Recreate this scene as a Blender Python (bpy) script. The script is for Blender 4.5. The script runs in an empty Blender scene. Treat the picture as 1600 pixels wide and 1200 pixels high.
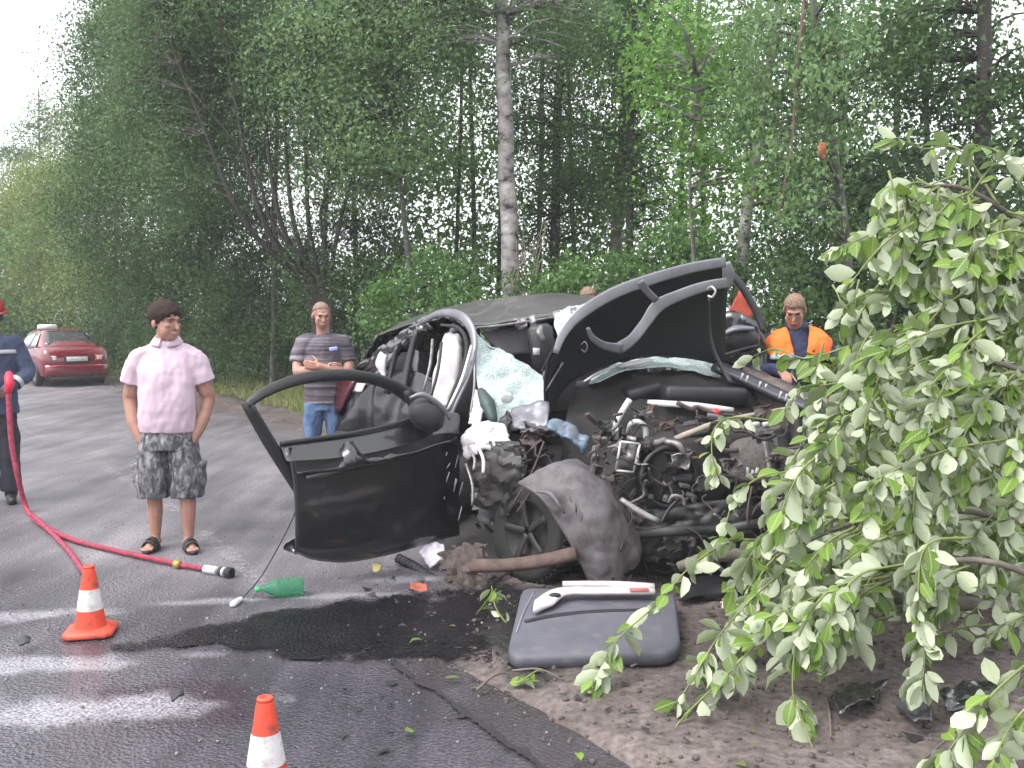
import bpy, math, random
import numpy as np
from mathutils import Vector, Matrix, noise

R = math.radians
scene = bpy.context.scene
# ------------------------------------------------------------------ camera
CAM_H = 1.65
F_PX = 1500.0
PITCH = math.atan(105.0 / F_PX)
cam_data = bpy.data.cameras.new('camera')
cam = bpy.data.objects.new('camera', cam_data)
scene.collection.objects.link(cam)
cam.location = (0, 0, CAM_H)
cam.rotation_euler = (math.pi / 2 - PITCH, 0, 0)
cam_data.sensor_width = 36.0
cam_data.lens = 36.0 * F_PX / 1600.0
cam_data.clip_end = 2000
cam_data.clip_start = 0.05
scene.camera = cam
# ------------------------------------------------------------------ world, sun, exposure
SUN_EL, SUN_ROT = R(52), R(-60)
world = bpy.data.worlds.new('World')
scene.world = world
world.use_nodes = True
wn, wl = world.node_tree.nodes, world.node_tree.links
wn.clear()
w_out = wn.new('ShaderNodeOutputWorld')
w_bg = wn.new('ShaderNodeBackground')
w_sky = wn.new('ShaderNodeTexSky')
w_sky.sky_type = 'NISHITA'
w_sky.sun_disc = False
w_sky.sun_elevation = SUN_EL
w_sky.sun_rotation = SUN_ROT
w_sky.air_density = 1.0
w_sky.dust_density = 6.0
w_sky.ozone_density = 1.0
w_hsv = wn.new('ShaderNodeHueSaturation')
w_hsv.inputs['Saturation'].default_value = 0.22
w_mix = wn.new('ShaderNodeMix'); w_mix.data_type = 'RGBA'
w_mix.inputs[0].default_value = 0.6                      # even cloud cover
w_mix.inputs[7].default_value = (7.6, 7.7, 8.1, 1)
wl.new(w_sky.outputs[0], w_hsv.inputs['Color'])
wl.new(w_hsv.outputs[0], w_mix.inputs[6])
wl.new(w_mix.outputs[2], w_bg.inputs[0])
w_bg.inputs[1].default_value = 0.15
wl.new(w_bg.outputs[0], w_out.inputs[0])
sun_d = bpy.data.lights.new('sun', 'SUN')
sun_d.energy = 1.1
sun_d.angle = R(35)
sun_d.color = (1.0, 0.97, 0.93)
sun = bpy.data.objects.new('sun', sun_d)
scene.collection.objects.link(sun)
sd = Vector((math.sin(SUN_ROT) * math.cos(SUN_EL), math.cos(SUN_ROT) * math.cos(SUN_EL) * -1, math.sin(SUN_EL)))
sun.rotation_euler = sd.to_track_quat('Z', 'Y').to_euler()
sun.location = sd * 60
w_sky.sun_rotation = math.atan2(sd.x, sd.y)
vs = scene.view_settings
vs.view_transform = 'Standard'
vs.look = 'None'
vs.gamma = 1.0
vs.use_curve_mapping = False
vs.exposure = 1.34
scene.cycles.max_bounces = 6
scene.cycles.transparent_max_bounces = 8
scene.cycles.sample_clamp_indirect = 4.0

# ------------------------------------------------------------------ helpers
COL = scene.collection
_sp, _cp = math.sin(PITCH), math.cos(PITCH)

def ray(u, v):
    x, y = (u - 800) / F_PX, -(v - 600) / F_PX
    return Vector((x, _cp + y * _sp, -_sp + y * _cp))

def P(u, v, Y):
    d = ray(u, v)
    t = Y / d.y
    return Vector((d.x * t, Y, CAM_H + d.z * t))

def G(u, v, z=0.0):
    d = ray(u, v)
    t = (z - CAM_H) / d.z
    return Vector((d.x * t, d.y * t, z))

def link(o):
    COL.objects.link(o)
    return o

def tag(o, label, cat, group=None):
    o['label'] = label
    o['category'] = cat
    if group:
        o['group'] = group
    return o

def thing(name, label, cat, loc=(0, 0, 0), rz=0.0, group=None):
    o = link(bpy.data.objects.new(name, None))
    o.empty_display_size = 0.2
    o.location = loc
    o.rotation_euler = (0, 0, rz)
    return tag(o, label, cat, group)

def adopt(o, parent, world=True):
    """parent o; world=True when o's mesh is in world coordinates"""
    if parent is None:
        return o
    o.parent = parent
    if world:
        m = Matrix.Translation(parent.location) @ parent.rotation_euler.to_matrix().to_4x4() if parent.type == 'EMPTY' else Matrix.Identity(4)
        o.matrix_parent_inverse = m.inverted()
    return o

def fbm(p, s, o=3):
    q = Vector(p) * s
    return noise.fractal(q, 1.0, 2.0, o)

def catmull(pts, n):
    pts = [Vector(p) for p in pts]
    if len(pts) < 3:
        return [pts[0].lerp(pts[-1], i / n) for i in range(n + 1)]
    out = []
    N = len(pts) - 1
    for i in range(n + 1):
        t = i / n * N
        k = min(int(t), N - 1)
        f = t - k
        p1, p2 = pts[k], pts[k + 1]
        p0 = pts[k - 1] if k > 0 else p1 * 2 - p2
        p3 = pts[k + 2] if k + 2 <= N else p2 * 2 - p1
        out.append(0.5 * ((2 * p1) + (p2 - p0) * f + (2 * p0 - 5 * p1 + 4 * p2 - p3) * f * f + (3 * p1 - p0 - 3 * p2 + p3) * f ** 3))
    return out

def interp(xs, n):
    xs = list(xs)
    return [float(np.interp(i / n * (len(xs) - 1), range(len(xs)), xs)) for i in range(n + 1)]

class MB:
    def __init__(self):
        self.v, self.f = [], []

    def add(self, vs_, fs_):
        b = len(self.v)
        self.v += [tuple(x) for x in vs_]
        self.f += [tuple(i + b for i in f) for f in fs_]
        return self

    def tube(self, pts, rad, seg=8, n=None, flat=1.0, up=None, caps=True):
        """swept tube; flat squeezes it along 'up'"""
        if n is None:
            n = max(1, len(pts) - 1) if len(pts) < 3 else (len(pts) - 1) * 4
        c = catmull(pts, n) if len(pts) > 2 else [Vector(p) for p in pts]
        n = len(c) - 1
        r = interp(rad, n) if hasattr(rad, '__len__') else [rad] * (n + 1)
        prev = None
        vs_, fs_ = [], []
        for i, p in enumerate(c):
            t = (c[min(i + 1, n)] - c[max(i - 1, 0)])
            if t.length < 1e-9:
                t = Vector((0, 0, 1))
            t.normalize()
            if up is not None:
                a = Vector(up) - t * t.dot(Vector(up))
                if a.length < 1e-4:
                    a = t.orthogonal()
            elif prev is None:
                a = t.orthogonal()
            else:
                a = prev - t * prev.dot(t)
            a.normalize()
            prev = a
            b = t.cross(a)
            for k in range(seg):
                an = 2 * math.pi * k / seg
                vs_.append(p + a * math.cos(an) * r[i] * flat + b * math.sin(an) * r[i])
        for i in range(n):
            for k in range(seg):
                k2 = (k + 1) % seg
                fs_.append((i * seg + k, i * seg + k2, (i + 1) * seg + k2, (i + 1) * seg + k))
        if caps:
            fs_.append(tuple(range(seg))[::-1])
            fs_.append(tuple(n * seg + k for k in range(seg)))
        return self.add(vs_, fs_)

    def strip(self, pts, w, th, up, n=None):
        """rectangular bar swept along pts: w across, th along 'up'"""
        if n is None:
            n = max(1, len(pts) - 1) if len(pts) < 3 else (len(pts) - 1) * 4
        c = catmull(pts, n) if len(pts) > 2 else [Vector(p) for p in pts]
        n = len(c) - 1
        w = interp(w, n) if hasattr(w, '__len__') else [w] * (n + 1)
        up = Vector(up).normalized()
        vs_, fs_ = [], []
        for i, p in enumerate(c):
            t = (c[min(i + 1, n)] - c[max(i - 1, 0)]).normalized()
            a = (up - t * t.dot(up)).normalized()
            b = t.cross(a)
            e = 0.3
            for sx, sy in ((-1, -e), (-1 + e, -1), (1 - e, -1), (1, -e), (1, e), (1 - e, 1), (-1 + e, 1), (-1, e)):
                vs_.append(p + b * sx * w[i] / 2 + a * sy * th / 2)
        s = 8
        for i in range(n):
            for k in range(s):
                k2 = (k + 1) % s
                fs_.append((i * s + k, i * s + k2, (i + 1) * s + k2, (i + 1) * s + k))
        fs_.append(tuple(range(s))[::-1])
        fs_.append(tuple(n * s + k for k in range(s)))
        return self.add(vs_, fs_)

    def box(self, c, sx, sy, sz, rot=None, bev=0.12):
        """chamfered box (24 corner verts)"""
        c = Vector(c)
        m = rot.to_3x3() if rot is not None else Matrix.Identity(3)
        h = Vector((sx, sy, sz)) / 2
        b = min(h) * bev * 2 if bev else 0
        vs_, idx = [], {}
        for X in (-1, 1):
            for Y in (-1, 1):
                for Z in (-1, 1):
                    for ax in range(3):
                        q = [X * h.x, Y * h.y, Z * h.z]
                        for k, s_ in enumerate((X, Y, Z)):
                            if k != ax:
                                q[k] -= s_ * b
                        idx[(X, Y, Z, ax)] = len(vs_)
                        vs_.append(c + m @ Vector(q))
        fs_ = []
        S = (-1, 1)
        for ax in range(3):
            o1, o2 = [(1, 2), (2, 0), (0, 1)][ax]
            for s_ in S:
                ring = []
                for (p, q) in ((-1, -1), (1, -1), (1, 1), (-1, 1)):
                    k = [0, 0, 0]
                    k[ax], k[o1], k[o2] = s_, p, q
                    ring.append(idx[(k[0], k[1], k[2], ax)])
                fs_.append(tuple(ring if s_ > 0 else ring[::-1]))
        for ax in range(3):
            o1, o2 = [(1, 2), (2, 0), (0, 1)][ax]
            for p in S:
                for q in S:
                    k0, k1 = [0, 0, 0], [0, 0, 0]
                    k0[ax], k0[o1], k0[o2] = -1, p, q
                    k1[ax], k1[o1], k1[o2] = 1, p, q
                    ring = [idx[(*k0, o1)], idx[(*k1, o1)], idx[(*k1, o2)], idx[(*k0, o2)]]
                    fs_.append(tuple(ring if p * q < 0 else ring[::-1]))
        for X in S:
            for Y in S:
                for Z in S:
                    ring = [idx[(X, Y, Z, 0)], idx[(X, Y, Z, 1)], idx[(X, Y, Z, 2)]]
                    fs_.append(tuple(ring if X * Y * Z > 0 else ring[::-1]))
        return self.add(vs_, fs_)

    def loft(self, rings, caps=True):
        s = len(rings[0])
        n = len(rings)
        vs_ = [p for r_ in rings for p in r_]
        fs_ = []
        for i in range(n - 1):
            for k in range(s):
                k2 = (k + 1) % s
                fs_.append((i * s + k, i * s + k2, (i + 1) * s + k2, (i + 1) * s + k))
        if caps:
            fs_.append(tuple(range(s))[::-1])
            fs_.append(tuple((n - 1) * s + k for k in range(s)))
        return self.add(vs_, fs_)

    def lathe(self, prof, c=(0, 0, 0), axis=(0, 0, 1), seg=24, caps=True):
        ax = Vector(axis).normalized()
        a = ax.orthogonal().normalized()
        b = ax.cross(a)
        c = Vector(c)
        rings = [[c + ax * z + (a * math.cos(2 * math.pi * k / seg) + b * math.sin(2 * math.pi * k / seg)) * r_ for k in range(seg)] for r_, z in prof]
        return self.loft(rings, caps)

    def ellipsoid(self, c, r, rot=None, seg=14, rows=9):
        c = Vector(c)
        m = rot.to_3x3() if rot is not None else Matrix.Identity(3)
        rings = []
        for i in range(1, rows):
            th = math.pi * i / rows
            rings.append([c + m @ Vector((r[0] * math.sin(th) * math.cos(2 * math.pi * k / seg), r[1] * math.sin(th) * math.sin(2 * math.pi * k / seg), -r[2] * math.cos(th))) for k in range(seg)])
        return self.loft(rings)

    def limb(self, pts, rad, seg=10, n=None):
        """rounded tapered limb"""
        pts = [Vector(p) for p in pts]
        n = n or max(4, (len(pts) - 1) * 4)
        c = catmull(pts, n)
        r = interp(rad, n)
        d0 = (c[0] - c[1]).normalized()
        d1 = (c[-1] - c[-2]).normalized()
        pre = [(c[0] + d0 * r[0] * s, r[0] * k) for s, k in ((0.95, 0.3), (0.7, 0.71))]
        post = [(c[-1] + d1 * r[-1] * s, r[-1] * k) for s, k in ((0.7, 0.71), (0.95, 0.3))]
        cc = [p for p, _ in pre] + c + [p for p, _ in post]
        rr = [k for _, k in pre] + r + [k for _, k in post]
        prev = None
        rings = []
        for i, p in enumerate(cc):
            t = (cc[min(i + 1, len(cc) - 1)] - cc[max(i - 1, 0)]).normalized()
            a = t.orthogonal() if prev is None else prev - t * prev.dot(t)
            a.normalize()
            prev = a
            b = t.cross(a)
            rings.append([p + (a * math.cos(2 * math.pi * k / seg) + b * math.sin(2 * math.pi * k / seg)) * rr[i] for k in range(seg)])
        return self.loft(rings)

    def grid(self, ctrl, n=4, th=0.0, crumple=0.0, cs=6.0, seed=0.0, hole=None, sharp=False):
        """bicubic sheet through a control grid; crumple = noise amplitude; th = thickness"""
        rows = [catmull(r_, (len(r_) - 1) * n) for r_ in ctrl]
        cols = len(rows[0])
        m = (len(rows) - 1) * n
        full = []
        for j in range(cols):
            full.append(catmull([r_[j] for r_ in rows], m))
        A = np.array([[tuple(full[j][i]) for j in range(cols)] for i in range(m + 1)])
        du = np.gradient(A, axis=1)
        dv = np.gradient(A, axis=0)
        N = np.cross(du, dv)
        N /= np.linalg.norm(N, axis=2, keepdims=True) + 1e-9
        if crumple:
            for i in range(m + 1):
                for j in range(cols):
                    p = Vector(A[i, j]) * cs + Vector((seed, seed * 1.7, -seed))
                    d = noise.fractal(p, 0.9, 2.1, 3)
                    if sharp:
                        d = abs(d) * 1.6 - 0.4
                    A[i, j] += N[i, j] * d * crumple
            du = np.gradient(A, axis=1); dv = np.gradient(A, axis=0)
            N = np.cross(du, dv)
            N /= np.linalg.norm(N, axis=2, keepdims=True) + 1e-9
        H, W = m + 1, cols
        top = A.reshape(-1, 3)
        fs_ = []
        idx = lambda i, j: i * W + j
        keep = np.ones((m, W - 1), bool)
        if hole is not None:
            for i in range(m):
                for j in range(W - 1):
                    keep[i, j] = not hole((i + .5) / m, (j + .5) / (W - 1), A[i, j])
        for i in range(m):
            for j in range(W - 1):
                if keep[i, j]:
                    fs_.append((idx(i, j), idx(i, j + 1), idx(i + 1, j + 1), idx(i + 1, j)))
        if th == 0:
            return self.add(top, fs_)
        bot = (A - N * th).reshape(-1, 3)
        o = H * W
        fs2 = [tuple(k + o for k in f[::-1]) for f in fs_]
        side = []
        K = lambda i, j: 0 <= i < m and 0 <= j < W - 1 and keep[i, j]
        for i in range(m):
            for j in range(W - 1):
                if not keep[i, j]:
                    continue
                for (di, dj, a, b) in ((-1, 0, (i, j), (i, j + 1)), (1, 0, (i + 1, j + 1), (i + 1, j)), (0, -1, (i + 1, j), (i, j)), (0, 1, (i, j + 1), (i + 1, j + 1))):
                    if not K(i + di, j + dj):
                        a_, b_ = idx(*a), idx(*b)
                        side.append((b_, a_, a_ + o, b_ + o))
        return self.add(np.vstack([top, bot]), fs_ + fs2 + side)

    def build(self, name, m, parent=None, smooth=True, world=True, auto=None):
        me = bpy.data.meshes.new(name)
        me.from_pydata(self.v, [], self.f)
        if smooth:
            me.polygons.foreach_set('use_smooth', [True] * len(me.polygons))
            if auto is not None:
                try:
                    me.set_sharp_from_angle(angle=R(auto))
                except Exception:
                    pass
        me.materials.append(m)
        o = link(bpy.data.objects.new(name, me))
        return adopt(o, parent, world)

def np_mesh(name, V, Fc, m, rnd=None, smooth=False):
    """V (n,3), Fc (k, c) constant polygon size"""
    me = bpy.data.meshes.new(name)
    n, (k, c) = len(V), Fc.shape
    me.vertices.add(n)
    me.vertices.foreach_set('co', np.ascontiguousarray(V, np.float32).ravel())
    me.loops.add(k * c)
    me.loops.foreach_set('vertex_index', np.ascontiguousarray(Fc, np.int32).ravel())
    me.polygons.add(k)
    me.polygons.foreach_set('loop_start', np.arange(0, k * c, c, dtype=np.int32))
    me.polygons.foreach_set('loop_total', np.full(k, c, np.int32))
    if smooth:
        me.polygons.foreach_set('use_smooth', np.ones(k, bool))
    me.update(calc_edges=True)
    if rnd is not None:
        a = me.attributes.new('rnd', 'FLOAT', 'FACE')
        a.data.foreach_set('value', np.ascontiguousarray(rnd, np.float32))
    me.materials.append(m)
    return me

def unit(a):
    return a / (np.linalg.norm(a, axis=-1, keepdims=True) + 1e-9)

def leaf_coords(me, T):
    for nm, k in (('across', 0), ('along', 1)):
        a = me.attributes.new(nm, 'FLOAT', 'POINT')
        a.data.foreach_set('value', np.ascontiguousarray(T[:, k], np.float32))

def leaf_cloud(name, C, D, N, L, W, m, rng, tmpl='diamond', parent=None, tone=None):
    """n leaves: centre, length direction, normal, length, width"""
    n = len(C)
    D = unit(D)
    S = unit(np.cross(D, N))
    N = np.cross(S, D)
    if tmpl == 'diamond':
        T = np.array([(-.42, -.38, .05), (.5, -.12, .06), (-.05, .55, -.05)])
        Fq = np.array([[0, 1, 2]])
    else:
        T, Fq = LEAF_T, LEAF_F
    L = np.broadcast_to(L, n)[:, None, None]
    W = np.broadcast_to(W, n)[:, None, None]
    V = C[:, None, :] + S[:, None, :] * T[None, :, 0:1] * W + D[:, None, :] * T[None, :, 1:2] * L + N[:, None, :] * T[None, :, 2:3] * W
    k = len(T)
    Fc = (Fq[None] + (np.arange(n) * k)[:, None, None]).reshape(-1, Fq.shape[1])
    rnd = np.repeat(rng.random(n) if tone is None else tone, len(Fq))
    me = np_mesh(name, V.reshape(-1, 3), Fc, m, rnd)
    if tmpl != 'diamond':
        leaf_coords(me, np.tile(T, (n, 1)))
    o = link(bpy.data.objects.new(name, me))
    return adopt(o, parent)

# big leaf template: two halves folded along the midrib, curled tip (quads)
LEAF_T = np.array([(0, -.5, 0), (.30, -.30, .10), (.47, -.02, .13), (.36, .26, .07), (0, .5, -.16),
                   (-.36, .26, .07), (-.47, -.02, .13), (-.30, -.30, .10), (0, -.1, 0), (0, .22, -.05)], float)
LEAF_F = np.array([[0, 1, 2, 8], [8, 2, 3, 9], [9, 3, 4, 4], [0, 8, 6, 7], [8, 9, 5, 6], [9, 4, 4, 5]])
LEAF_F = np.array([[0, 1, 8], [1, 2, 8], [8, 2, 9], [2, 3, 9], [9, 3, 4], [0, 8, 7], [7, 8, 6], [8, 9, 6], [6, 9, 5], [9, 4, 5]])

# ------------------------------------------------------------------ materials
MATS = {}

def nodes_of(name):
    m = bpy.data.materials.new(name)
    m.use_nodes = True
    nt = m.node_tree
    return m, nt, nt.nodes, nt.links, nt.nodes['Principled BSDF']

def ramp(n, stops):
    r_ = n.new('ShaderNodeValToRGB')
    e = r_.color_ramp.elements
    while len(e) < len(stops):
        e.new(0.5)
    for el, (p, c) in zip(e, stops):
        el.position = p
        el.color = (*c, 1) if len(c) == 3 else c
    return r_

def mat(name, col, rough=0.6, metal=0.0, var=0.25, scale=6.0, bump=0.0, bscale=40.0, dirt=None, dirt_amt=0.4, dscale=4.0, coat=0.0, spec=0.5, rvar=0.0):
    """colour broken by noise, optional patches of dirt, fine relief"""
    if name in MATS:
        return MATS[name]
    m, nt, n, l, b = nodes_of(name)
    tc = n.new('ShaderNodeTexCoord')
    nz = n.new('ShaderNodeTexNoise')
    nz.inputs['Scale'].default_value = scale
    nz.inputs['Detail'].default_value = 6
    l.new(tc.outputs['Object'], nz.inputs['Vector'])
    lo = tuple(max(0, c * (1 - var)) for c in col)
    hi = tuple(min(1, c * (1 + var)) for c in col)
    r_ = ramp(n, [(0.3, lo), (0.7, hi)])
    l.new(nz.outputs['Fac'], r_.inputs[0])
    src = r_.outputs[0]
    if dirt is not None:
        dz = n.new('ShaderNodeTexNoise')
        dz.inputs['Scale'].default_value = dscale
        dz.inputs['Detail'].default_value = 8
        dz.inputs['Roughness'].default_value = 0.65
        l.new(tc.outputs['Object'], dz.inputs['Vector'])
        dr = ramp(n, [(0.62 - 0.35 * dirt_amt, (0, 0, 0)), (0.75 - 0.2 * dirt_amt, (1, 1, 1))])
        l.new(dz.outputs['Fac'], dr.inputs[0])
        mx = n.new('ShaderNodeMix'); mx.data_type = 'RGBA'
        l.new(dr.outputs[0], mx.inputs[0])
        l.new(src, mx.inputs[6])
        mx.inputs[7].default_value = (*dirt, 1)
        src = mx.outputs[2]
        rm = n.new('ShaderNodeMapRange')
        rm.inputs[3].default_value = rough
        rm.inputs[4].default_value = 0.85
        l.new(dr.outputs[0], rm.inputs[0])
        l.new(rm.outputs[0], b.inputs['Roughness'])
    elif rvar:
        rm = n.new('ShaderNodeMapRange')
        rm.inputs[3].default_value = max(0.02, rough - rvar)
        rm.inputs[4].default_value = min(1, rough + rvar)
        l.new(nz.outputs['Fac'], rm.inputs[0])
        l.new(rm.outputs[0], b.inputs['Roughness'])
    else:
        b.inputs['Roughness'].default_value = rough
    l.new(src, b.inputs['Base Color'])
    b.inputs['Metallic'].default_value = metal
    b.inputs['Specular IOR Level'].default_value = spec
    if coat:
        b.inputs['Coat Weight'].default_value = coat
        b.inputs['Coat IOR'].default_value = 1.7
        b.inputs['Coat Roughness'].default_value = 0.06
    if bump:
        bz = n.new('ShaderNodeTexNoise')
        bz.inputs['Scale'].default_value = bscale
        bz.inputs['Detail'].default_value = 5
        l.new(tc.outputs['Object'], bz.inputs['Vector'])
        bp = n.new('ShaderNodeBump')
        bp.inputs['Strength'].default_value = bump
        bp.inputs['Distance'].default_value = 0.01
        l.new(bz.outputs['Fac'], bp.inputs['Height'])
        l.new(bp.outputs[0], b.inputs['Normal'])
    MATS[name] = m
    return m

def leaf_mat(name, c1, c2, under=None, trans=0.42, rough=0.5):
    """leaf: colour varies leaf by leaf; the underside may have its own colour"""
    if name in MATS:
        return MATS[name]
    m, nt, n, l, b = nodes_of(name)
    at = n.new('ShaderNodeAttribute'); at.attribute_name = 'rnd'
    oi = n.new('ShaderNodeObjectInfo')
    ad = n.new('ShaderNodeMath'); ad.operation = 'ADD'
    l.new(at.outputs['Fac'], ad.inputs[0])
    if under is not None:
        l.new(oi.outputs['Random'], ad.inputs[1])
    else:
        ad.inputs[1].default_value = 0.0
    fr = n.new('ShaderNodeMath'); fr.operation = 'FRACT'
    l.new(ad.outputs[0], fr.inputs[0])
    r_ = ramp(n, [(0.0, c1), (1.0, c2)])
    l.new(fr.outputs[0], r_.inputs[0])
    src = r_.outputs[0]
    if under is not None:
        ge = n.new('ShaderNodeNewGeometry')
        r2 = ramp(n, [(0.0, tuple(c * 0.78 for c in under)), (1.0, tuple(min(1, c * 1.15) for c in under))])
        l.new(fr.outputs[0], r2.inputs[0])
        mx = n.new('ShaderNodeMix'); mx.data_type = 'RGBA'
        l.new(ge.outputs['Backfacing'], mx.inputs[0])
        l.new(src, mx.inputs[6]); l.new(r2.outputs[0], mx.inputs[7])
        # midrib and side veins, paler than the blade
        ax_ = n.new('ShaderNodeAttribute'); ax_.attribute_name = 'across'
        ay_ = n.new('ShaderNodeAttribute'); ay_.attribute_name = 'along'
        def mth(op, a_, b_=None):
            q = n.new('ShaderNodeMath'); q.operation = op
            for k_, v_ in enumerate((a_, b_)):
                if v_ is None:
                    continue
                if isinstance(v_, (int, float)):
                    q.inputs[k_].default_value = v_
                else:
                    l.new(v_, q.inputs[k_])
            return q.outputs[0]
        aa = mth('ABSOLUTE', ax_.outputs['Fac'])
        rib = mth('LESS_THAN', aa, .035)
        ph = mth('SUBTRACT', mth('MULTIPLY', ay_.outputs['Fac'], 44.0), mth('MULTIPLY', aa, 34.0))
        side_ = mth('MULTIPLY', mth('GREATER_THAN', mth('SINE', ph), .80), .45)
        vein = mth('MULTIPLY', mth('MAXIMUM', rib, side_), .55)
        mv = n.new('ShaderNodeMix'); mv.data_type = 'RGBA'
        l.new(vein, mv.inputs[0]); l.new(mx.outputs[2], mv.inputs[6]); mv.inputs[7].default_value = (.40, .47, .22, 1)
        nb = n.new('ShaderNodeTexNoise'); nb.inputs['Scale'].default_value = 26; nb.inputs['Detail'].default_value = 3
        gp = n.new('ShaderNodeNewGeometry'); l.new(gp.outputs['Position'], nb.inputs['Vector'])
        sp_ = ramp(n, [(.66, (0, 0, 0)), (.74, (.75, .75, .75))])
        l.new(nb.outputs['Fac'], sp_.inputs[0])
        mb_ = n.new('ShaderNodeMix'); mb_.data_type = 'RGBA'
        l.new(sp_.outputs[0], mb_.inputs[0]); l.new(mv.outputs[2], mb_.inputs[6]); mb_.inputs[7].default_value = (.16, .13, .06, 1)
        src = mb_.outputs[2]
    l.new(src, b.inputs['Base Color'])
    b.inputs['Roughness'].default_value = rough
    b.inputs['Specular IOR Level'].default_value = 0.35
    tr = n.new('ShaderNodeBsdfTranslucent')
    l.new(r_.outputs[0], tr.inputs['Color'])
    ms = n.new('ShaderNodeMixShader')
    ms.inputs[0].default_value = trans
    l.new(b.outputs[0], ms.inputs[1]); l.new(tr.outputs[0], ms.inputs[2])
    l.new(ms.outputs[0], n['Material Output'].inputs['Surface'])
    MATS[name] = m
    return m

# ------------------------------------------------------------------ ground and road
RE_Y = [-6, 1.0, 2.5, 3.56, 4.0, 4.55, 5.0, 5.6, 6.2, 7.5, 9.5, 11.5, 14.1, 18.3, 24, 30, 37, 44, 60]
RE_X = [4.5, 1.35, 0.85, 0.36, 0.06, -0.36, -0.40, -0.20, 0.0, 0.25, -0.2, -1.35, -3.0, -5.7, -10.2, -16, -24, -34, -60]

def road_right(y):
    return float(np.interp(y, RE_Y, RE_X))

def road_left(y):
    k = np.interp(y, [-6, 4, 13, 24, 44, 60], [9.0, 7.9, 8.6, 10.4, 13, 14])
    base = np.interp(y, [-6, 3.56, 6.43, 13, 18.3, 24, 30, 37, 44, 60], [3.6, 1.6, 1.5, -2.2, -5.7, -10.2, -16, -24, -34, -60])
    return float(base - k)

def gz(x, y):
    """height of the earth beside and under the road"""
    e = x - road_right(y)
    el = road_left(y) - x
    if e < 0 and el < 0:
        return -0.06
    z = min(1, max(0, e / 0.5)) * 0.025 if e >= 0 else 0.02
    z += 0.022 * noise.fractal(Vector((x * 2.6, y * 2.6, 3.1)), 0.9, 2.0, 4)
    z += 0.01 * noise.noise(Vector((x * 11, y * 11, 1.2)))
    far = max(0, min(1, (y - 8.6) / 1.2))
    z += far * 0.16 * min(1, max(0, max(e, el) / 1.0))
    if e >= 0 and e < 0.08:
        z = min(z, -0.005)
    return z

# earth sheet
def axis(dense0, dense1, step, far):
    a = list(np.arange(dense0, dense1 + 1e-6, step))
    d, s_ = dense1, step
    while d < far:
        s_ *= 1.22
        d += s_
        a.append(d)
    d, s_ = dense0, step
    pre = []
    while d > -far:
        s_ *= 1.22
        d -= s_
        pre.append(d)
    return np.array(pre[::-1] + a)

gx = axis(-1.2, 4.2, 0.05, 700)
gy = axis(2.2, 8.0, 0.05, 700)
gv = np.zeros((len(gy), len(gx), 3))
for j, y in enumerate(gy):
    for i, x in enumerate(gx):
        gv[j, i] = (x, y, gz(x, y))
W_ = len(gx)
ii, jj = np.meshgrid(np.arange(len(gx) - 1), np.arange(len(gy) - 1))
b0 = (jj * W_ + ii).ravel()
gf = np.stack([b0, b0 + 1, b0 + W_ + 1, b0 + W_], 1)

m, nt, n, l, b = nodes_of('earth')
tc = n.new('ShaderNodeTexCoord')
n1 = n.new('ShaderNodeTexNoise'); n1.inputs['Scale'].default_value = 1.6; n1.inputs['Detail'].default_value = 8; n1.inputs['Roughness'].default_value = 0.7
n2 = n.new('ShaderNodeTexNoise'); n2.inputs['Scale'].default_value = 26; n2.inputs['Detail'].default_value = 6
for q in (n1, n2):
    l.new(tc.outputs['Object'], q.inputs['Vector'])
soil = ramp(n, [(0.30, (0.040, 0.031, 0.029)), (0.5, (0.096, 0.076, 0.070)), (0.68, (0.155, 0.127, 0.117))])
l.new(n1.outputs['Fac'], soil.inputs[0])
fine = ramp(n, [(0.3, (0.55, 0.55, 0.55)), (0.7, (1.35, 1.35, 1.35))])
l.new(n2.outputs['Fac'], fine.inputs[0])
mul = n.new('ShaderNodeMix'); mul.data_type = 'RGBA'; mul.blend_type = 'MULTIPLY'; mul.inputs[0].default_value = 1
l.new(soil.outputs[0], mul.inputs[6]); l.new(fine.outputs[0], mul.inputs[7])
at = n.new('ShaderNodeAttribute'); at.attribute_name = 'wood'
fl = ramp(n, [(0.3, (0.018, 0.024, 0.010)), (0.7, (0.05, 0.055, 0.022))])
l.new(n1.outputs['Fac'], fl.inputs[0])
mx = n.new('ShaderNodeMix'); mx.data_type = 'RGBA'
l.new(at.outputs['Fac'], mx.inputs[0]); l.new(mul.outputs[2], mx.inputs[6]); l.new(fl.outputs[0], mx.inputs[7])
at2 = n.new('ShaderNodeAttribute'); at2.attribute_name = 'oiled'
mx2 = n.new('ShaderNodeMix'); mx2.data_type = 'RGBA'
l.new(at2.outputs['Fac'], mx2.inputs[0]); l.new(mx.outputs[2], mx2.inputs[6]); mx2.inputs[7].default_value = (0.012, 0.010, 0.011, 1)
l.new(mx2.outputs[2], b.inputs['Base Color'])
rr = n.new('ShaderNodeMapRange'); rr.inputs[3].default_value = 0.9; rr.inputs[4].default_value = 0.38
l.new(at2.outputs['Fac'], rr.inputs[0]); l.new(rr.outputs[0], b.inputs['Roughness'])
bp = n.new('ShaderNodeBump'); bp.inputs['Strength'].default_value = 0.8; bp.inputs['Distance'].default_value = 0.02
l.new(n2.outputs['Fac'], bp.inputs['Height']); l.new(bp.outputs[0], b.inputs['Normal'])
MATS['earth'] = m
me = np_mesh('ground', gv.reshape(-1, 3), gf, m, smooth=True)
wood = np.zeros(len(gv.reshape(-1, 3)), np.float32)
oiled = np.zeros_like(wood)
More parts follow.
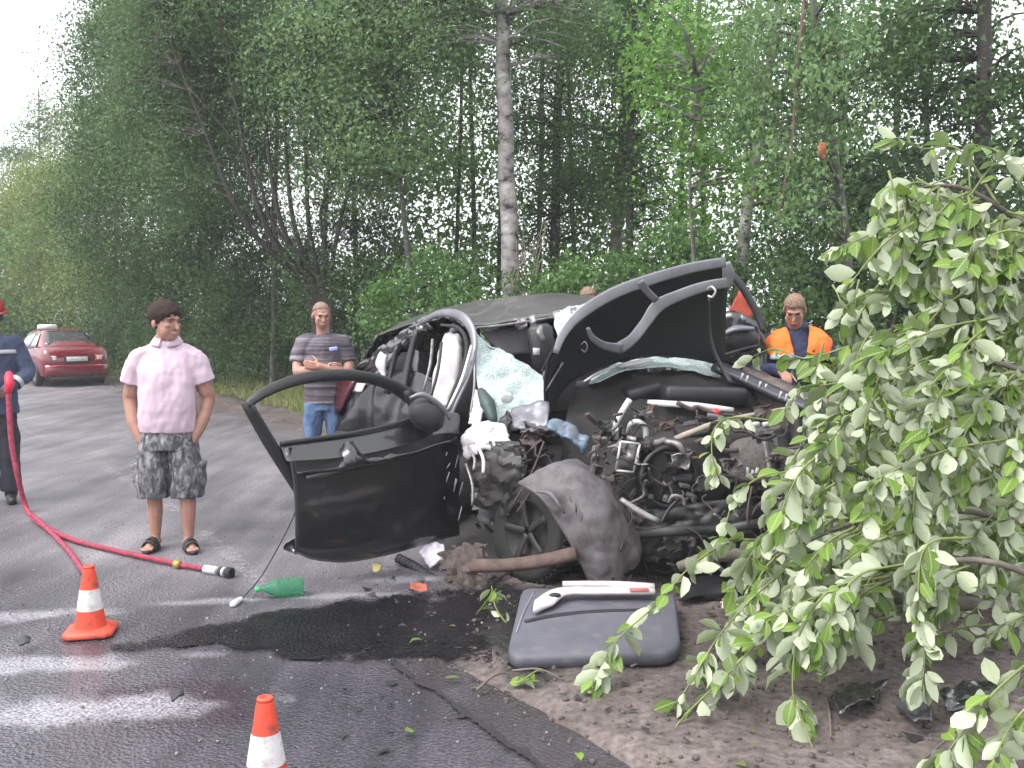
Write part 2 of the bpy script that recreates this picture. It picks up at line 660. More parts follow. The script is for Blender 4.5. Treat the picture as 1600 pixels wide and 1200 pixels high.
for k, (x, y, z) in enumerate(gv.reshape(-1, 3)):
    e = x - road_right(y)
    el = road_left(y) - x
    d = max(e, el)
    wd = 3.0 if y > 9 else 3.2
    wood[k] = min(1, max(0, (d - wd + 0.5 * noise.noise(Vector((x, y, 0)))) / 0.6))
    c = math.hypot((x + 0.18) / 0.95, (y - 5.1) / 0.80) + 0.5 * noise.fractal(Vector((x * 3, y * 3, 5)), 0.9, 2, 4)
    oiled[k] = min(1, max(0, (1.15 - c) / 0.35))
for nm, arr in (('wood', wood), ('oiled', oiled)):
    a = me.attributes.new(nm, 'FLOAT', 'POINT')
    a.data.foreach_set('value', arr)
ground = link(bpy.data.objects.new('ground', me))
ground['kind'] = 'structure'
ground['label'] = 'brown trodden earth and forest floor beside the road'

# asphalt
m, nt, n, l, b = nodes_of('asphalt')
tc = n.new('ShaderNodeTexCoord')
n1 = n.new('ShaderNodeTexNoise'); n1.inputs['Scale'].default_value = 0.55; n1.inputs['Detail'].default_value = 7; n1.inputs['Roughness'].default_value = 0.6
n2 = n.new('ShaderNodeTexNoise'); n2.inputs['Scale'].default_value = 75; n2.inputs['Detail'].default_value = 3
vo = n.new('ShaderNodeTexVoronoi'); vo.inputs['Scale'].default_value = 62
n4 = n.new('ShaderNodeTexNoise'); n4.inputs['Scale'].default_value = 2.6; n4.inputs['Detail'].default_value = 6
for q in (n1, n2, vo, n4):
    l.new(tc.outputs['Object'], q.inputs['Vector'])
base = ramp(n, [(0.32, (0.078, 0.073, 0.083)), (0.5, (0.118, 0.110, 0.122)), (0.68, (0.165, 0.155, 0.163))])
l.new(n1.outputs['Fac'], base.inputs[0])
gr = ramp(n, [(0.28, (0.55, 0.55, 0.55)), (0.72, (1.45, 1.45, 1.45))])
l.new(n2.outputs['Fac'], gr.inputs[0])
mul = n.new('ShaderNodeMix'); mul.data_type = 'RGBA'; mul.blend_type = 'MULTIPLY'; mul.inputs[0].default_value = 1
l.new(base.outputs[0], mul.inputs[6]); l.new(gr.outputs[0], mul.inputs[7])
mpp = n.new('ShaderNodeMapping'); mpp.inputs['Rotation'].default_value = (0, 0, R(32)); mpp.inputs['Scale'].default_value = (1.5, .22, 1)
l.new(tc.outputs['Object'], mpp.inputs[0]); l.new(mpp.outputs[0], n4.inputs['Vector'])
stk = ramp(n, [(0.32, (0.68, 0.68, 0.70)), (0.5, (1, 1, 1)), (0.72, (1.42, 1.40, 1.38))])
l.new(n4.outputs['Fac'], stk.inputs[0])
mu2 = n.new('ShaderNodeMix'); mu2.data_type = 'RGBA'; mu2.blend_type = 'MULTIPLY'; mu2.inputs[0].default_value = 1
l.new(mul.outputs[2], mu2.inputs[6]); l.new(stk.outputs[0], mu2.inputs[7])
mul = mu2
at = n.new('ShaderNodeAttribute'); at.attribute_name = 'stain'
mx = n.new('ShaderNodeMix'); mx.data_type = 'RGBA'
l.new(at.outputs['Fac'], mx.inputs[0]); l.new(mul.outputs[2], mx.inputs[6]); mx.inputs[7].default_value = (0.060, 0.022, 0.040, 1)
aw = n.new('ShaderNodeAttribute'); aw.attribute_name = 'wet'
ad_ = n.new('ShaderNodeAttribute'); ad_.attribute_name = 'dust'
ms_ = n.new('ShaderNodeMix'); ms_.data_type = 'RGBA'
l.new(ad_.outputs['Fac'], ms_.inputs[0]); l.new(mx.outputs[2], ms_.inputs[6]); ms_.inputs[7].default_value = (0.085, 0.069, 0.064, 1)
mx = ms_
dk = n.new('ShaderNodeMix'); dk.data_type = 'RGBA'; dk.blend_type = 'MULTIPLY'
l.new(aw.outputs['Fac'], dk.inputs[0]); l.new(mx.outputs[2], dk.inputs[6]); dk.inputs[7].default_value = (0.44, 0.43, 0.48, 1)
ap0 = n.new('ShaderNodeAttribute'); ap0.attribute_name = 'sky_sheen'
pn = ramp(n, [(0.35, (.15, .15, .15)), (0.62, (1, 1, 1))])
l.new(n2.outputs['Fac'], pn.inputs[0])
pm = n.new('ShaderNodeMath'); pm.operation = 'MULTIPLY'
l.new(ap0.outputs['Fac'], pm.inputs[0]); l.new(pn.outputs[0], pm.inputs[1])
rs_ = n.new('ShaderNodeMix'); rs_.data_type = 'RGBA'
l.new(pm.outputs[0], rs_.inputs[0]); l.new(dk.outputs[2], rs_.inputs[6]); rs_.inputs[7].default_value = (0.30, 0.29, 0.32, 1)  # sky reflected on the wet road, painted as pale base colour
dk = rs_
l.new(dk.outputs[2], b.inputs['Base Color'])
rw = n.new('ShaderNodeMapRange'); rw.inputs[3].default_value = 0.74; rw.inputs[4].default_value = 0.27
ap = n.new('ShaderNodeAttribute'); ap.attribute_name = 'sky_sheen'
rp = n.new('ShaderNodeMix'); rp.data_type = 'FLOAT'
l.new(aw.outputs['Fac'], rw.inputs[0]); l.new(ap.outputs['Fac'], rp.inputs[0]); l.new(rw.outputs[0], rp.inputs[2]); rp.inputs[3].default_value = 0.30
l.new(rp.outputs[0], b.inputs['Roughness'])
bp = n.new('ShaderNodeBump'); bp.inputs['Distance'].default_value = 0.008
bs = n.new('ShaderNodeMapRange'); bs.inputs[3].default_value = 0.8; bs.inputs[4].default_value = 0.55
bq = n.new('ShaderNodeMix'); bq.data_type = 'FLOAT'
l.new(aw.outputs['Fac'], bs.inputs[0]); l.new(ap.outputs['Fac'], bq.inputs[0]); l.new(bs.outputs[0], bq.inputs[2]); bq.inputs[3].default_value = 0.30
l.new(bq.outputs[0], bp.inputs['Strength'])
hh = n.new('ShaderNodeMath'); hh.operation = 'MULTIPLY'
l.new(vo.outputs['Distance'], hh.inputs[0])
h2 = n.new('ShaderNodeMapRange'); h2.inputs[1].default_value = .3; h2.inputs[2].default_value = .7; h2.inputs[3].default_value = .25; h2.inputs[4].default_value = 1.3
l.new(n4.outputs['Fac'], h2.inputs[0]); l.new(h2.outputs[0], hh.inputs[1])
l.new(hh.outputs[0], bp.inputs['Height']); l.new(bp.outputs[0], b.inputs['Normal'])
MATS['asphalt'] = m
ry = np.concatenate([np.arange(-6, 1, 0.5), np.arange(1, 9, 0.06), np.arange(9, 20, 0.3), np.arange(20, 60.1, 1.0)])
NC = 120
rv = np.zeros((len(ry), NC + 1, 3))
wet = np.zeros((len(ry), NC + 1), np.float32)
stain = np.zeros_like(wet)
sky_sheen = np.zeros_like(wet)
dust = np.zeros_like(wet)
SHEENS = [(G(40, 1042), .72, .13), (G(60, 1112), .80, .15), (G(20, 960), .5, .12), (G(640, 905), .35, .10), (G(560, 930), .35, .05), (G(330, 940), .4, .05)]  # centres and radii of the painted sky reflections
for j, y in enumerate(ry):
    xr, xl = road_right(y), road_left(y)
    xr += (0.07 * noise.fractal(Vector((y * 2.2, 0, 0)), 0.8, 2.2, 4)) * (1 if y < 12 else 2.0)
    for i in range(NC + 1):
        f = i / NC
        f = 1 - (1 - f) ** 1.7
        x = xl + (xr - xl) * f
        z = 0.006 * noise.fractal(Vector((x * 0.9, y * 0.9, 7)), 1, 2, 3)
        if i == NC:
            z = -0.05
        rv[j, i] = (x, y, z)
        q = noise.fractal(Vector((x * 0.55, y * 0.4, 2)), 0.9, 2.1, 5)
        w = 0.42 + 0.9 * q
        w += min(1, max(0, (6.6 - y) / 2.2)) * 0.62
        if y > 6:
            w -= (y - 6) * 0.07
        w -= max(0, (x + 3.0 - (y - 8) * -0.6)) * 0.15 if y > 6.5 else 0
        wet[j, i] = min(1, max(0, w))
        c = math.hypot((x + 1.45) / 0.34, (y - 4.0) / 0.28) + 0.6 * noise.fractal(Vector((x * 4, y * 4, 9)), 0.9, 2, 4)
        c2 = math.hypot((x + 0.8) / 0.30, (y - 5.2) / 0.2) + 0.6 * noise.fractal(Vector((x * 4, y * 4, 19)), 0.9, 2, 4)
        dd_ = (xr - x) / (.45 if y < 9 else .9)
        dust[j, i] = min(1, max(0, 1.0 - dd_ + .9 * noise.fractal(Vector((x * 4, y * 4, 13)), 0.8, 2, 5))) * .9
        for (pc, rx_, ry_) in SHEENS:
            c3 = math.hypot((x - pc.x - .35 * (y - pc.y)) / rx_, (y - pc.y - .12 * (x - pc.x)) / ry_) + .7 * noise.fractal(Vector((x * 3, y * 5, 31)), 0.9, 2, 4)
            sky_sheen[j, i] = max(sky_sheen[j, i], min(1, max(0, (1.1 - c3) / .45)))
        stain[j, i] = max(min(1, max(0, (1.15 - c) / 0.5)), min(1, max(0, (1.1 - c2) / 0.4))) * 0.65
W_ = NC + 1
ii, jj = np.meshgrid(np.arange(NC), np.arange(len(ry) - 1))
b0 = (jj * W_ + ii).ravel()
me = np_mesh('road', rv.reshape(-1, 3), np.stack([b0, b0 + 1, b0 + W_ + 1, b0 + W_], 1), m, smooth=True)
for nm, arr in (('wet', wet), ('stain', stain), ('sky_sheen', sky_sheen), ('dust', dust)):
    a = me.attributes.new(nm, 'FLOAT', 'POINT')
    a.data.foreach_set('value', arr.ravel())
road = link(bpy.data.objects.new('road', me))
road['kind'] = 'structure'
road['label'] = 'wet grey asphalt road with a broken edge'

# worn centre line dashes (paint lies on the road)
m, nt, n, l, b = nodes_of('worn_paint')
tc = n.new('ShaderNodeTexCoord')
nz = n.new('ShaderNodeTexNoise'); nz.inputs['Scale'].default_value = 14; nz.inputs['Detail'].default_value = 8; nz.inputs['Roughness'].default_value = 0.75
l.new(tc.outputs['Object'], nz.inputs['Vector'])
al = ramp(n, [(0.45, (0.0, 0.0, 0.0)), (0.68, (0.28, 0.28, 0.28))])
l.new(nz.outputs['Fac'], al.inputs[0])
l.new(al.outputs[0], b.inputs['Alpha'])
b.inputs['Base Color'].default_value = (0.55, 0.53, 0.52, 1)
b.inputs['Roughness'].default_value = 0.6
MATS['worn_paint'] = m
for (a0, a1) in (((-20, 648), (78, 690)), ((158, 728), (278, 800)), ((318, 832), (412, 916))):
    p0, p1 = G(*a0), G(*a1)
    d = (p1 - p0).normalized()
    s_ = Vector((-d.y, d.x, 0)) * 0.055
    mb = MB()
    vs_, fs_ = [], []
    for k in range(13):
        c = p0.lerp(p1, k / 12)
        vs_ += [c + s_ + Vector((0, 0, 0.011)), c - s_ + Vector((0, 0, 0.011))]
        if k:
            fs_.append((2 * k - 2, 2 * k - 1, 2 * k + 1, 2 * k))
    o = mb.add(vs_, fs_).build('lane_marking', m, road, smooth=False)

# oil running from the wreck across the road
m, nt, n, l, b = nodes_of('oil')
tc = n.new('ShaderNodeTexCoord')
vo = n.new('ShaderNodeTexVoronoi'); vo.inputs['Scale'].default_value = 60
nz = n.new('ShaderNodeTexNoise'); nz.inputs['Scale'].default_value = 5; nz.inputs['Detail'].default_value = 6
l.new(tc.outputs['Object'], vo.inputs['Vector']); l.new(tc.outputs['Object'], nz.inputs['Vector'])
cr = ramp(n, [(0.3, (0.003, 0.003, 0.004)), (0.75, (0.012, 0.010, 0.012))])
l.new(nz.outputs['Fac'], cr.inputs[0]); l.new(cr.outputs[0], b.inputs['Base Color'])
b.inputs['Roughness'].default_value = 0.30
b.inputs['Specular IOR Level'].default_value = 0.16
al = n.new('ShaderNodeAttribute'); al.attribute_name = 'film'
n5 = n.new('ShaderNodeTexNoise'); n5.inputs['Scale'].default_value = 38; n5.inputs['Detail'].default_value = 4
l.new(tc.outputs['Object'], n5.inputs['Vector'])
ad = n.new('ShaderNodeMath'); ad.operation = 'ADD'
l.new(al.outputs['Fac'], ad.inputs[0]); l.new(n5.outputs['Fac'], ad.inputs[1])
ar = ramp(n, [(0.55, (0, 0, 0)), (0.92, (1, 1, 1))])
l.new(ad.outputs[0], ar.inputs[0]); l.new(ar.outputs[0], b.inputs['Alpha'])
bp = n.new('ShaderNodeBump'); bp.inputs['Strength'].default_value = 0.7; bp.inputs['Distance'].default_value = 0.008
l.new(vo.outputs['Distance'], bp.inputs['Height']); l.new(bp.outputs[0], b.inputs['Normal'])
MATS['oil'] = m
top = [(170, 1012), (260, 992), (340, 975), (430, 955), (520, 940), (610, 928), (690, 920), (760, 915)]
bot = [(175, 1026), (262, 1018), (345, 1008), (380, 1030), (480, 1034), (590, 1040), (690, 1046), (770, 1040)]
A = [[G(*p) for p in top], [G((a[0] + c[0]) / 2, (a[1] + c[1]) / 2) for a, c in zip(top, bot)], [G(*p) for p in bot]]
mb = MB(); mb.grid(A, n=16)
k = len(mb.v)
rows_ = 2 * 16 + 1
cols_ = k // rows_
film = []
for q, (x, y, z) in enumerate(mb.v):
    i, j = divmod(q, cols_)
    a_ = abs(i / (rows_ - 1) - 0.5) * 2
    e_ = min(1, j / (cols_ - 1) * 3) * min(1, (1 - j / (cols_ - 1)) * 8 + 0.6)
    film.append((1 - a_ ** 2) * e_ * 0.9 + 0.55 * noise.fractal(Vector((x * 3.5, y * 3.5, 4)), 0.9, 2, 4) - 0.02)
mb.v = [(x, y, 0.012) for x, y, z in mb.v]
oil = mb.build('oil_spill', m, None)
a = oil.data.attributes.new('film', 'FLOAT', 'POINT')
a.data.foreach_set('value', np.array(film, np.float32))
oil['kind'] = 'stuff'
oil['label'] = 'black oil spilled across the asphalt under the wreck'
oil['category'] = 'spill'

# the open seam in the asphalt, as a raised and broken lip of tar
mb = MB()
rs = random.Random(4)
pts = [G(612, 1036), G(640, 1058), G(690, 1088), G(745, 1130), G(800, 1170), G(850, 1205)]
c = [p + Vector((.02 * noise.noise(p * 7), .02 * noise.noise(p * 11), 0)) for p in catmull(pts, 60)]
L_, R_ = [], []
for p in c:
    w = 0.012 + 0.012 * noise.noise(p * 9) + 0.012 * noise.noise(p * 60)
    L_.append(p + Vector((-w, -w * 0.6, 0.012)))
    R_.append(p + Vector((w, w * 0.6, 0.012)))
mb.add(L_ + R_, [(i, i + 1, i + 62, i + 61) for i in range(60)])
o = mb.build('crack', mat('tar_crack', (0.012, 0.011, 0.012), 0.7), road)

# ------------------------------------------------------------------ the wrecked car
BLACK = mat('black_paint', (0.008, 0.008, 0.010), 0.16, 0.0, 0.2, 3, coat=1.0, dirt=(0.02, 0.018, 0.018), dirt_amt=0.10, dscale=5)
BLACK2 = mat('black_paint_scuffed', (0.012, 0.012, 0.014), 0.22, 0.0, 0.3, 9, coat=0.5, dirt=(0.035, 0.031, 0.031), dirt_amt=0.22, dscale=16, bump=0.12, bscale=30)
ROOFM = mat('roof_paint_dusty', (0.055, 0.053, 0.052), 0.40, 0.0, 0.2, 3, coat=0.35, dirt=(0.085, 0.08, 0.077), dirt_amt=0.12, dscale=13)
PLAST = mat('black_plastic', (0.014, 0.014, 0.016), 0.5, 0, 0.2, 8, bump=0.1, bscale=120)
RUBBER = mat('rubber', (0.014, 0.014, 0.014), 0.75, 0, 0.25, 20)
STEEL = mat('bare_steel', (0.22, 0.21, 0.215), 0.48, 0.6, 0.25, 14, dirt=(0.10, 0.08, 0.07), dirt_amt=0.35, dscale=18)
ALU = mat('bright_aluminium', (0.46, 0.45, 0.46), 0.42, 0.3, 0.12, 14)
GREYP = mat('grey_metal_frame', (0.15, 0.15, 0.17), 0.36, 0.35, 0.2, 8, dirt=(.05, .05, .055), dirt_amt=.15)
MUD = mat('muddy_taupe', (0.088, 0.078, 0.083), 0.60, 0, 0.2, 5, dirt=(0.040, 0.034, 0.036), dirt_amt=0.36, dscale=6, bump=0.25, bscale=30)
BROWN = mat('mud_brown', (0.065, 0.050, 0.046), 0.85, 0, 0.35, 9, bump=0.5, bscale=35)
RUST = mat('rusty_steel', (0.085, 0.055, 0.046), 0.8, 0.1, 0.35, 16, dirt=(0.05, 0.035, 0.03), dirt_amt=0.3, bump=0.4, bscale=60)
WHITEF = mat('white_airbag', (0.48, 0.46, 0.47), 0.8, 0, 0.1, 8, bump=0.3, bscale=16)
GREYF = mat('grey_seat_fabric', (0.10, 0.095, 0.10), 0.85, 0, 0.25, 12, bump=0.2, bscale=90)
DARK = mat('dark_interior', (0.012, 0.012, 0.013), 0.8, 0, 0.3, 8)
UNDER = mat('underbody', (0.013, 0.012, 0.012), 0.75, 0, 0.4, 10, dirt=(0.042, 0.035, 0.034), dirt_amt=0.34)
BLUEP = mat('pale_blue_plastic', (0.085, 0.14, 0.20), 0.4, 0, 0.3, 14, dirt=(0.10, 0.085, 0.08), dirt_amt=0.45, dscale=14)
REDP = mat('red_plastic', (0.42, 0.02, 0.03), 0.4)

# cracked laminated glass
m, nt, n, l, b = nodes_of('cracked_glass')
tc = n.new('ShaderNodeTexCoord')
v1 = n.new('ShaderNodeTexVoronoi'); v1.feature = 'DISTANCE_TO_EDGE'; v1.inputs['Scale'].default_value = 75
v2 = n.new('ShaderNodeTexVoronoi'); v2.feature = 'DISTANCE_TO_EDGE'; v2.inputs['Scale'].default_value = 13
nz = n.new('ShaderNodeTexNoise'); nz.inputs['Scale'].default_value = 6; nz.inputs['Detail'].default_value = 5
for q in (v1, v2, nz):
    l.new(tc.outputs['Object'], q.inputs['Vector'])
r1 = ramp(n, [(0.0, (.7, .7, .7)), (0.12, (0, 0, 0))])
r2 = ramp(n, [(0.0, (.5, .5, .5)), (0.04, (0, 0, 0))])
l.new(v1.outputs['Distance'], r1.inputs[0]); l.new(v2.outputs['Distance'], r2.inputs[0])
mxx = n.new('ShaderNodeMath'); mxx.operation = 'MAXIMUM'
l.new(r1.outputs[0], mxx.inputs[0]); l.new(r2.outputs[0], mxx.inputs[1])
cr = ramp(n, [(0.30, (0.15, 0.22, 0.21)), (0.5, (0.30, 0.38, 0.37)), (0.70, (0.50, 0.57, 0.56))])
l.new(nz.outputs['Fac'], cr.inputs[0])
mx = n.new('ShaderNodeMix'); mx.data_type = 'RGBA'
l.new(mxx.outputs[0], mx.inputs[0]); l.new(cr.outputs[0], mx.inputs[6]); mx.inputs[7].default_value = (0.66, 0.73, 0.72, 1)
l.new(mx.outputs[2], b.inputs['Base Color'])
b.inputs['Roughness'].default_value = 0.12
ar = n.new('ShaderNodeMapRange'); ar.inputs[3].default_value = 0.78; ar.inputs[4].default_value = 1.0
l.new(mxx.outputs[0], ar.inputs[0]); l.new(ar.outputs[0], b.inputs['Alpha'])
bp = n.new('ShaderNodeBump'); bp.inputs['Strength'].default_value = 0.5; bp.inputs['Distance'].default_value = 0.01
l.new(v1.outputs['Distance'], bp.inputs['Height']); l.new(bp.outputs[0], b.inputs['Normal'])
GLASS = m

wreck = thing('wrecked_car', 'black wrecked car with crushed front, raised hood and torn open front door', 'car', (0.2, 7.4, 0))
def W(mb, name, mt, parent=wreck, **k):
    return mb.build(name, mt, parent, **k)
def PP(*pts):
    return [P(*p) for p in pts]

rs = random.Random(11)
# roof
o = W(MB().grid([
    PP((588, 523, 8.6), (655, 501, 8.0), (700, 494, 7.62), (742, 508, 7.2)),
    PP((628, 503, 8.8), (715, 485, 8.15), (765, 484, 7.75), (808, 501, 7.28)),
    PP((680, 485, 9.05), (790, 468, 8.4), (840, 470, 7.9), (868, 491, 7.42)),
    PP((730, 473, 9.35), (850, 459, 8.65), (905, 462, 8.15), (945, 474, 7.65)),
    PP((760, 478, 9.6), (880, 465, 8.9), (935, 468, 8.3), (965, 484, 7.8))],
    n=8, th=0.012, crumple=0.012, cs=5), 'roof', ROOFM)
# rim of bright torn metal along the windscreen header
W(MB().strip(PP((742, 512, 7.17), (770, 510, 7.2), (808, 505, 7.25), (840, 500, 7.32), (868, 495, 7.38), (905, 484, 7.5)), [0.02, 0.035, 0.03, 0.045, 0.03, 0.04], 0.02, (0, 0, 1)), 'header_rail', STEEL)
for k in range(9):
    u = 800 + rs.random() * 140
    v = 505 - (u - 800) * 0.19
    W(MB().grid([PP((u, v - 6, 7.3), (u + 9, v - 8, 7.3)), PP((u + 3, v + 4 + rs.random() * 8, 7.26), (u + 12, v + 3 + rs.random() * 6, 7.25))], n=3, th=0.004, crumple=0.01, cs=20, seed=k), 'torn_edge', STEEL)
# scraped folds of the right roof rail
W(MB().grid([PP((650, 500, 8.0), (690, 486, 7.65), (725, 491, 7.3), (748, 515, 7.1)), PP((655, 512, 7.95), (690, 499, 7.6), (718, 505, 7.25), (736, 525, 7.08))], n=8, th=0.015, crumple=0.03, cs=9, seed=3, sharp=True), 'roof_rail', BLACK2)
W(MB().grid([PP((560, 570, 8.75), (600, 540, 8.4), (640, 512, 8.0), (668, 498, 7.8)), PP((575, 585, 8.7), (612, 556, 8.3), (648, 528, 7.95), (675, 512, 7.75))], n=9, th=0.02, crumple=0.05, cs=8, seed=8, sharp=True), 'roof_rail', BLACK)
# hatch and rear glass behind the C pillar
W(MB().grid([PP((588, 524, 8.62), (640, 505, 8.9), (740, 480, 9.4)), PP((566, 562, 8.85), (640, 550, 9.2), (740, 530, 9.7)), PP((542, 600, 9.0), (640, 596, 9.4), (740, 590, 9.9)), PP((530, 690, 9.0), (640, 690, 9.4), (740, 690, 9.9)), PP((535, 755, 8.95), (640, 750, 9.4), (740, 750, 9.9))], n=5, th=0.02, crumple=0.02), 'tailgate', BLACK)
# rear quarter and rear door, heavily creased
W(MB().grid([
    PP((540, 600, 8.98), (565, 588, 8.7), (605, 580, 8.25), (650, 580, 7.75), (690, 600, 7.25)),
    PP((527, 640, 8.95), (558, 625, 8.6), (600, 620, 8.15), (648, 620, 7.65), (700, 640, 7.1)),
    PP((522, 690, 8.9), (553, 680, 8.55), (598, 675, 8.1), (650, 685, 7.6), (705, 705, 7.05)),
    PP((530, 750, 8.9), (560, 750, 8.6), (605, 760, 8.15), (655, 780, 7.65), (710, 810, 7.1))],
    n=10, th=0.015, crumple=0.055, cs=3.0, seed=5), 'quarter_panel', mat('quarter_black', (.008, .008, .009), .22, 0, .2, 5, spec=.4))
# tail lamp wrapping the corner
tl = W(MB().grid([PP((529, 600, 8.97), (538, 597, 8.82), (558, 597, 8.6)), PP((526, 622, 8.97), (535, 618, 8.8), (550, 612, 8.62)), PP((526, 648, 8.98), (530, 645, 8.84), (538, 638, 8.75))], n=4, th=0.03), 'tail_light', mat('smoked_red', (.06, .010, .015), .25))
W(MB().grid([PP((538, 599, 8.76), (552, 598, 8.66), (572, 600, 8.5)), PP((537, 613, 8.76), (552, 612, 8.64), (566, 613, 8.5))], n=4, th=0.01), 'lens', mat('clear_lens', (0.45, 0.42, 0.44), 0.15), tl)
# pillars
W(MB().strip(PP((655, 506, 7.95), (622, 545, 8.2), (588, 585, 8.45), (560, 605, 8.65)), [0.10, 0.13, 0.14, 0.2], 0.04, (-.5, -.6, .3)), 'pillar', BLACK)
W(MB().strip(PP((714, 508, 7.35), (700, 545, 7.38), (684, 600, 7.32), (668, 660, 7.25)), [0.08, 0.085, 0.09, 0.10], 0.05, (-.6, -.7, 0)), 'pillar', BLACK2)
W(MB().strip(PP((652, 515, 7.85), (640, 560, 7.85), (628, 620, 7.8)), [0.05, 0.06, 0.07], 0.04, (-.6, -.7, 0)), 'pillar', PLAST)
W(MB().strip(PP((622, 540, 8.1), (612, 575, 8.1), (604, 615, 8.05)), [0.04, 0.05, 0.05], 0.04, (-.6, -.7, 0)), 'pillar', PLAST)
# the A pillar bent back into an arch, a lighter grey than the other pillars
W(MB().strip(PP((658, 505, 7.75), (685, 490, 7.45), (716, 492, 7.2), (736, 512, 7.05), (741, 545, 6.95), (732, 585, 6.85), (714, 625, 6.75), (700, 660, 6.7)), [0.04, 0.06, 0.075, 0.07, 0.05, 0.045, 0.04, 0.03], 0.025, (-.5, -.8, .2)), 'pillar', GREYP)
W(MB().strip(PP((690, 508, 7.3), (715, 512, 7.12), (728, 530, 7.02), (728, 560, 6.95), (712, 605, 6.85), (694, 650, 6.8)), [0.02, 0.03, 0.03, 0.03, 0.03, 0.02], 0.03, (-.5, -.8, .2)), 'door_seal', RUBBER)
W(MB().strip(PP((737, 540, 6.9), (722, 592, 6.8), (700, 640, 6.7)), [0.02, 0.025, 0.02], 0.02, (-.5, -.8, .2)), 'pillar_trim', ALU)
for k, (a0, a1) in enumerate((((676, 530), (662, 610)), ((690, 535), (672, 625)), ((742, 560), (735, 650)))):
    W(MB().tube(PP((*a0, 7.2 - .1 * k), ((a0[0] + a1[0]) / 2 + 3, (a0[1] + a1[1]) / 2, 7.1 - .1 * k), (*a1, 7.05 - .1 * k)), 0.011, n=8), 'belt_strap', [STEEL, PLAST, ALU][k])
# cabin: floor, dark tub, seats, airbags
W(MB().grid([PP((560, 720, 8.9), (700, 740, 7.2), (760, 740, 6.8), (1150, 700, 7.2)), PP((700, 690, 10.1), (850, 700, 9.4), (950, 700, 8.6), (1180, 660, 8.2))], n=4, th=0.05), 'floor_pan', UNDER)
W(MB().grid([PP((760, 485, 9.6), (890, 472, 8.95), (960, 490, 7.85)), PP((770, 560, 9.65), (900, 560, 9.0), (1010, 570, 7.9)), PP((780, 680, 9.6), (900, 680, 9.0), (1050, 680, 8.0))], n=4, th=0.03, crumple=0.02), 'side_panel', BLACK2)
def seat(u, v, Y, wpx, tilt, name='seat'):
    c = P(u, v, Y)
    w = wpx * Y / F_PX
    rot = Matrix.Rotation(R(28), 3, 'Z') @ Matrix.Rotation(R(tilt), 3, 'X')
    s_ = MB().box(c + Vector((0, 0, -0.25)), w, 0.16, 0.62, rot, 0.4).build(name, GREYF, wreck)
    MB().box(c + Vector((0, 0.02, 0.17)), w * .55, 0.11, 0.17, rot, 0.45).build('headrest', GREYF, s_)
    return s_
seat(735, 575, 8.0, 90, 10); seat(850, 570, 8.1, 85, 10)
seat(640, 560, 8.7, 80, 8); seat(730, 550, 9.1, 80, 8)
W(MB().grid([PP((700, 520, 7.35), (722, 530, 7.25)), PP((690, 560, 7.3), (724, 560, 7.15)), PP((682, 600, 7.25), (715, 605, 7.1)), PP((684, 632, 7.2), (703, 638, 7.08))], n=6, th=0.05, crumple=0.03, cs=8), 'airbag', WHITEF)
W(MB().grid([PP((597, 552, 8.15), (606, 556, 8.1)), PP((592, 570, 8.15), (604, 574, 8.1)), PP((598, 590, 8.1), (604, 588, 8.1))], n=5, th=0.03, crumple=0.02, cs=9), 'airbag', WHITEF)
W(MB().grid([PP((646, 545, 7.9), (654, 548, 7.9)), PP((643, 562, 7.9), (654, 564, 7.9)), PP((647, 580, 7.9), (653, 580, 7.9))], n=5, th=0.03, crumple=0.02, cs=9), 'airbag', WHITEF)
# sun visor, mirror housing and dashboard seen through the missing half of the windscreen
W(MB().grid([PP((752, 520, 7.35), (822, 508, 7.5)), PP((768, 540, 7.35), (822, 535, 7.5)), PP((790, 556, 7.35), (824, 552, 7.5))], n=3, th=0.03), 'sun_visor', mat('visor_grey', (0.15, 0.14, 0.15), 0.8))
W(MB().grid([PP((745, 560, 7.7), (830, 545, 7.9), (960, 520, 8.1)), PP((745, 660, 7.3), (830, 650, 7.5), (960, 640, 7.7))], n=3, th=0.05), 'dashboard', DARK)
c = P(848, 548, 7.15)
mi = W(MB().box(c, 0.19, 0.12, 0.40, Matrix.Rotation(R(-8), 3, 'Y'), 0.3), 'overhead_console', PLAST)
MB().box(P(838, 549, 7.07), 0.05, 0.01, 0.05, None, 0.1).build('label', ALU, mi)
MB().limb([P(845, 512, 7.1), P(843, 520, 7.06), P(848, 530, 7.05)], [0.02, 0.028, 0.02]).build('camera_pod', STEEL, mi)

# windscreen: the lower left part still hangs, sagging and whitened by cracks
W(MB().grid([
    PP((742, 521, 7.08), (752, 528, 7.08), (764, 537, 7.06), (776, 547, 7.05)),
    PP((742, 560, 6.95), (768, 553, 7.0), (795, 557, 7.0), (822, 572, 6.98)),
    PP((746, 600, 6.8), (778, 592, 6.85), (812, 588, 6.9), (853, 592, 6.9)),
    PP((754, 638, 6.66), (785, 632, 6.72), (818, 628, 6.74), (856, 622, 6.74)),
    PP((774, 668, 6.52), (798, 664, 6.58), (824, 658, 6.6), (856, 648, 6.62))],
    n=10, th=0.006, crumple=0.03, cs=7, seed=2), 'windscreen', GLASS, auto=None)
W(MB().ellipsoid(P(792, 622, 6.62), (0.045, 0.012, 0.045), Matrix.Rotation(R(30), 3, 'X')), 'impact_mark', mat('crushed_glass', (0.8, 0.86, 0.86), 0.5, bump=0.6))
W(MB().grid([PP((872, 484, 7.3), (900, 478, 7.35), (945, 470, 7.5)), PP((866, 505, 7.2), (898, 500, 7.22), (925, 492, 7.3)), PP((872, 528, 7.1), (888, 520, 7.12), (905, 505, 7.2))], n=9, th=0.006, crumple=0.03, cs=11, seed=5), 'windscreen_shard', GLASS)
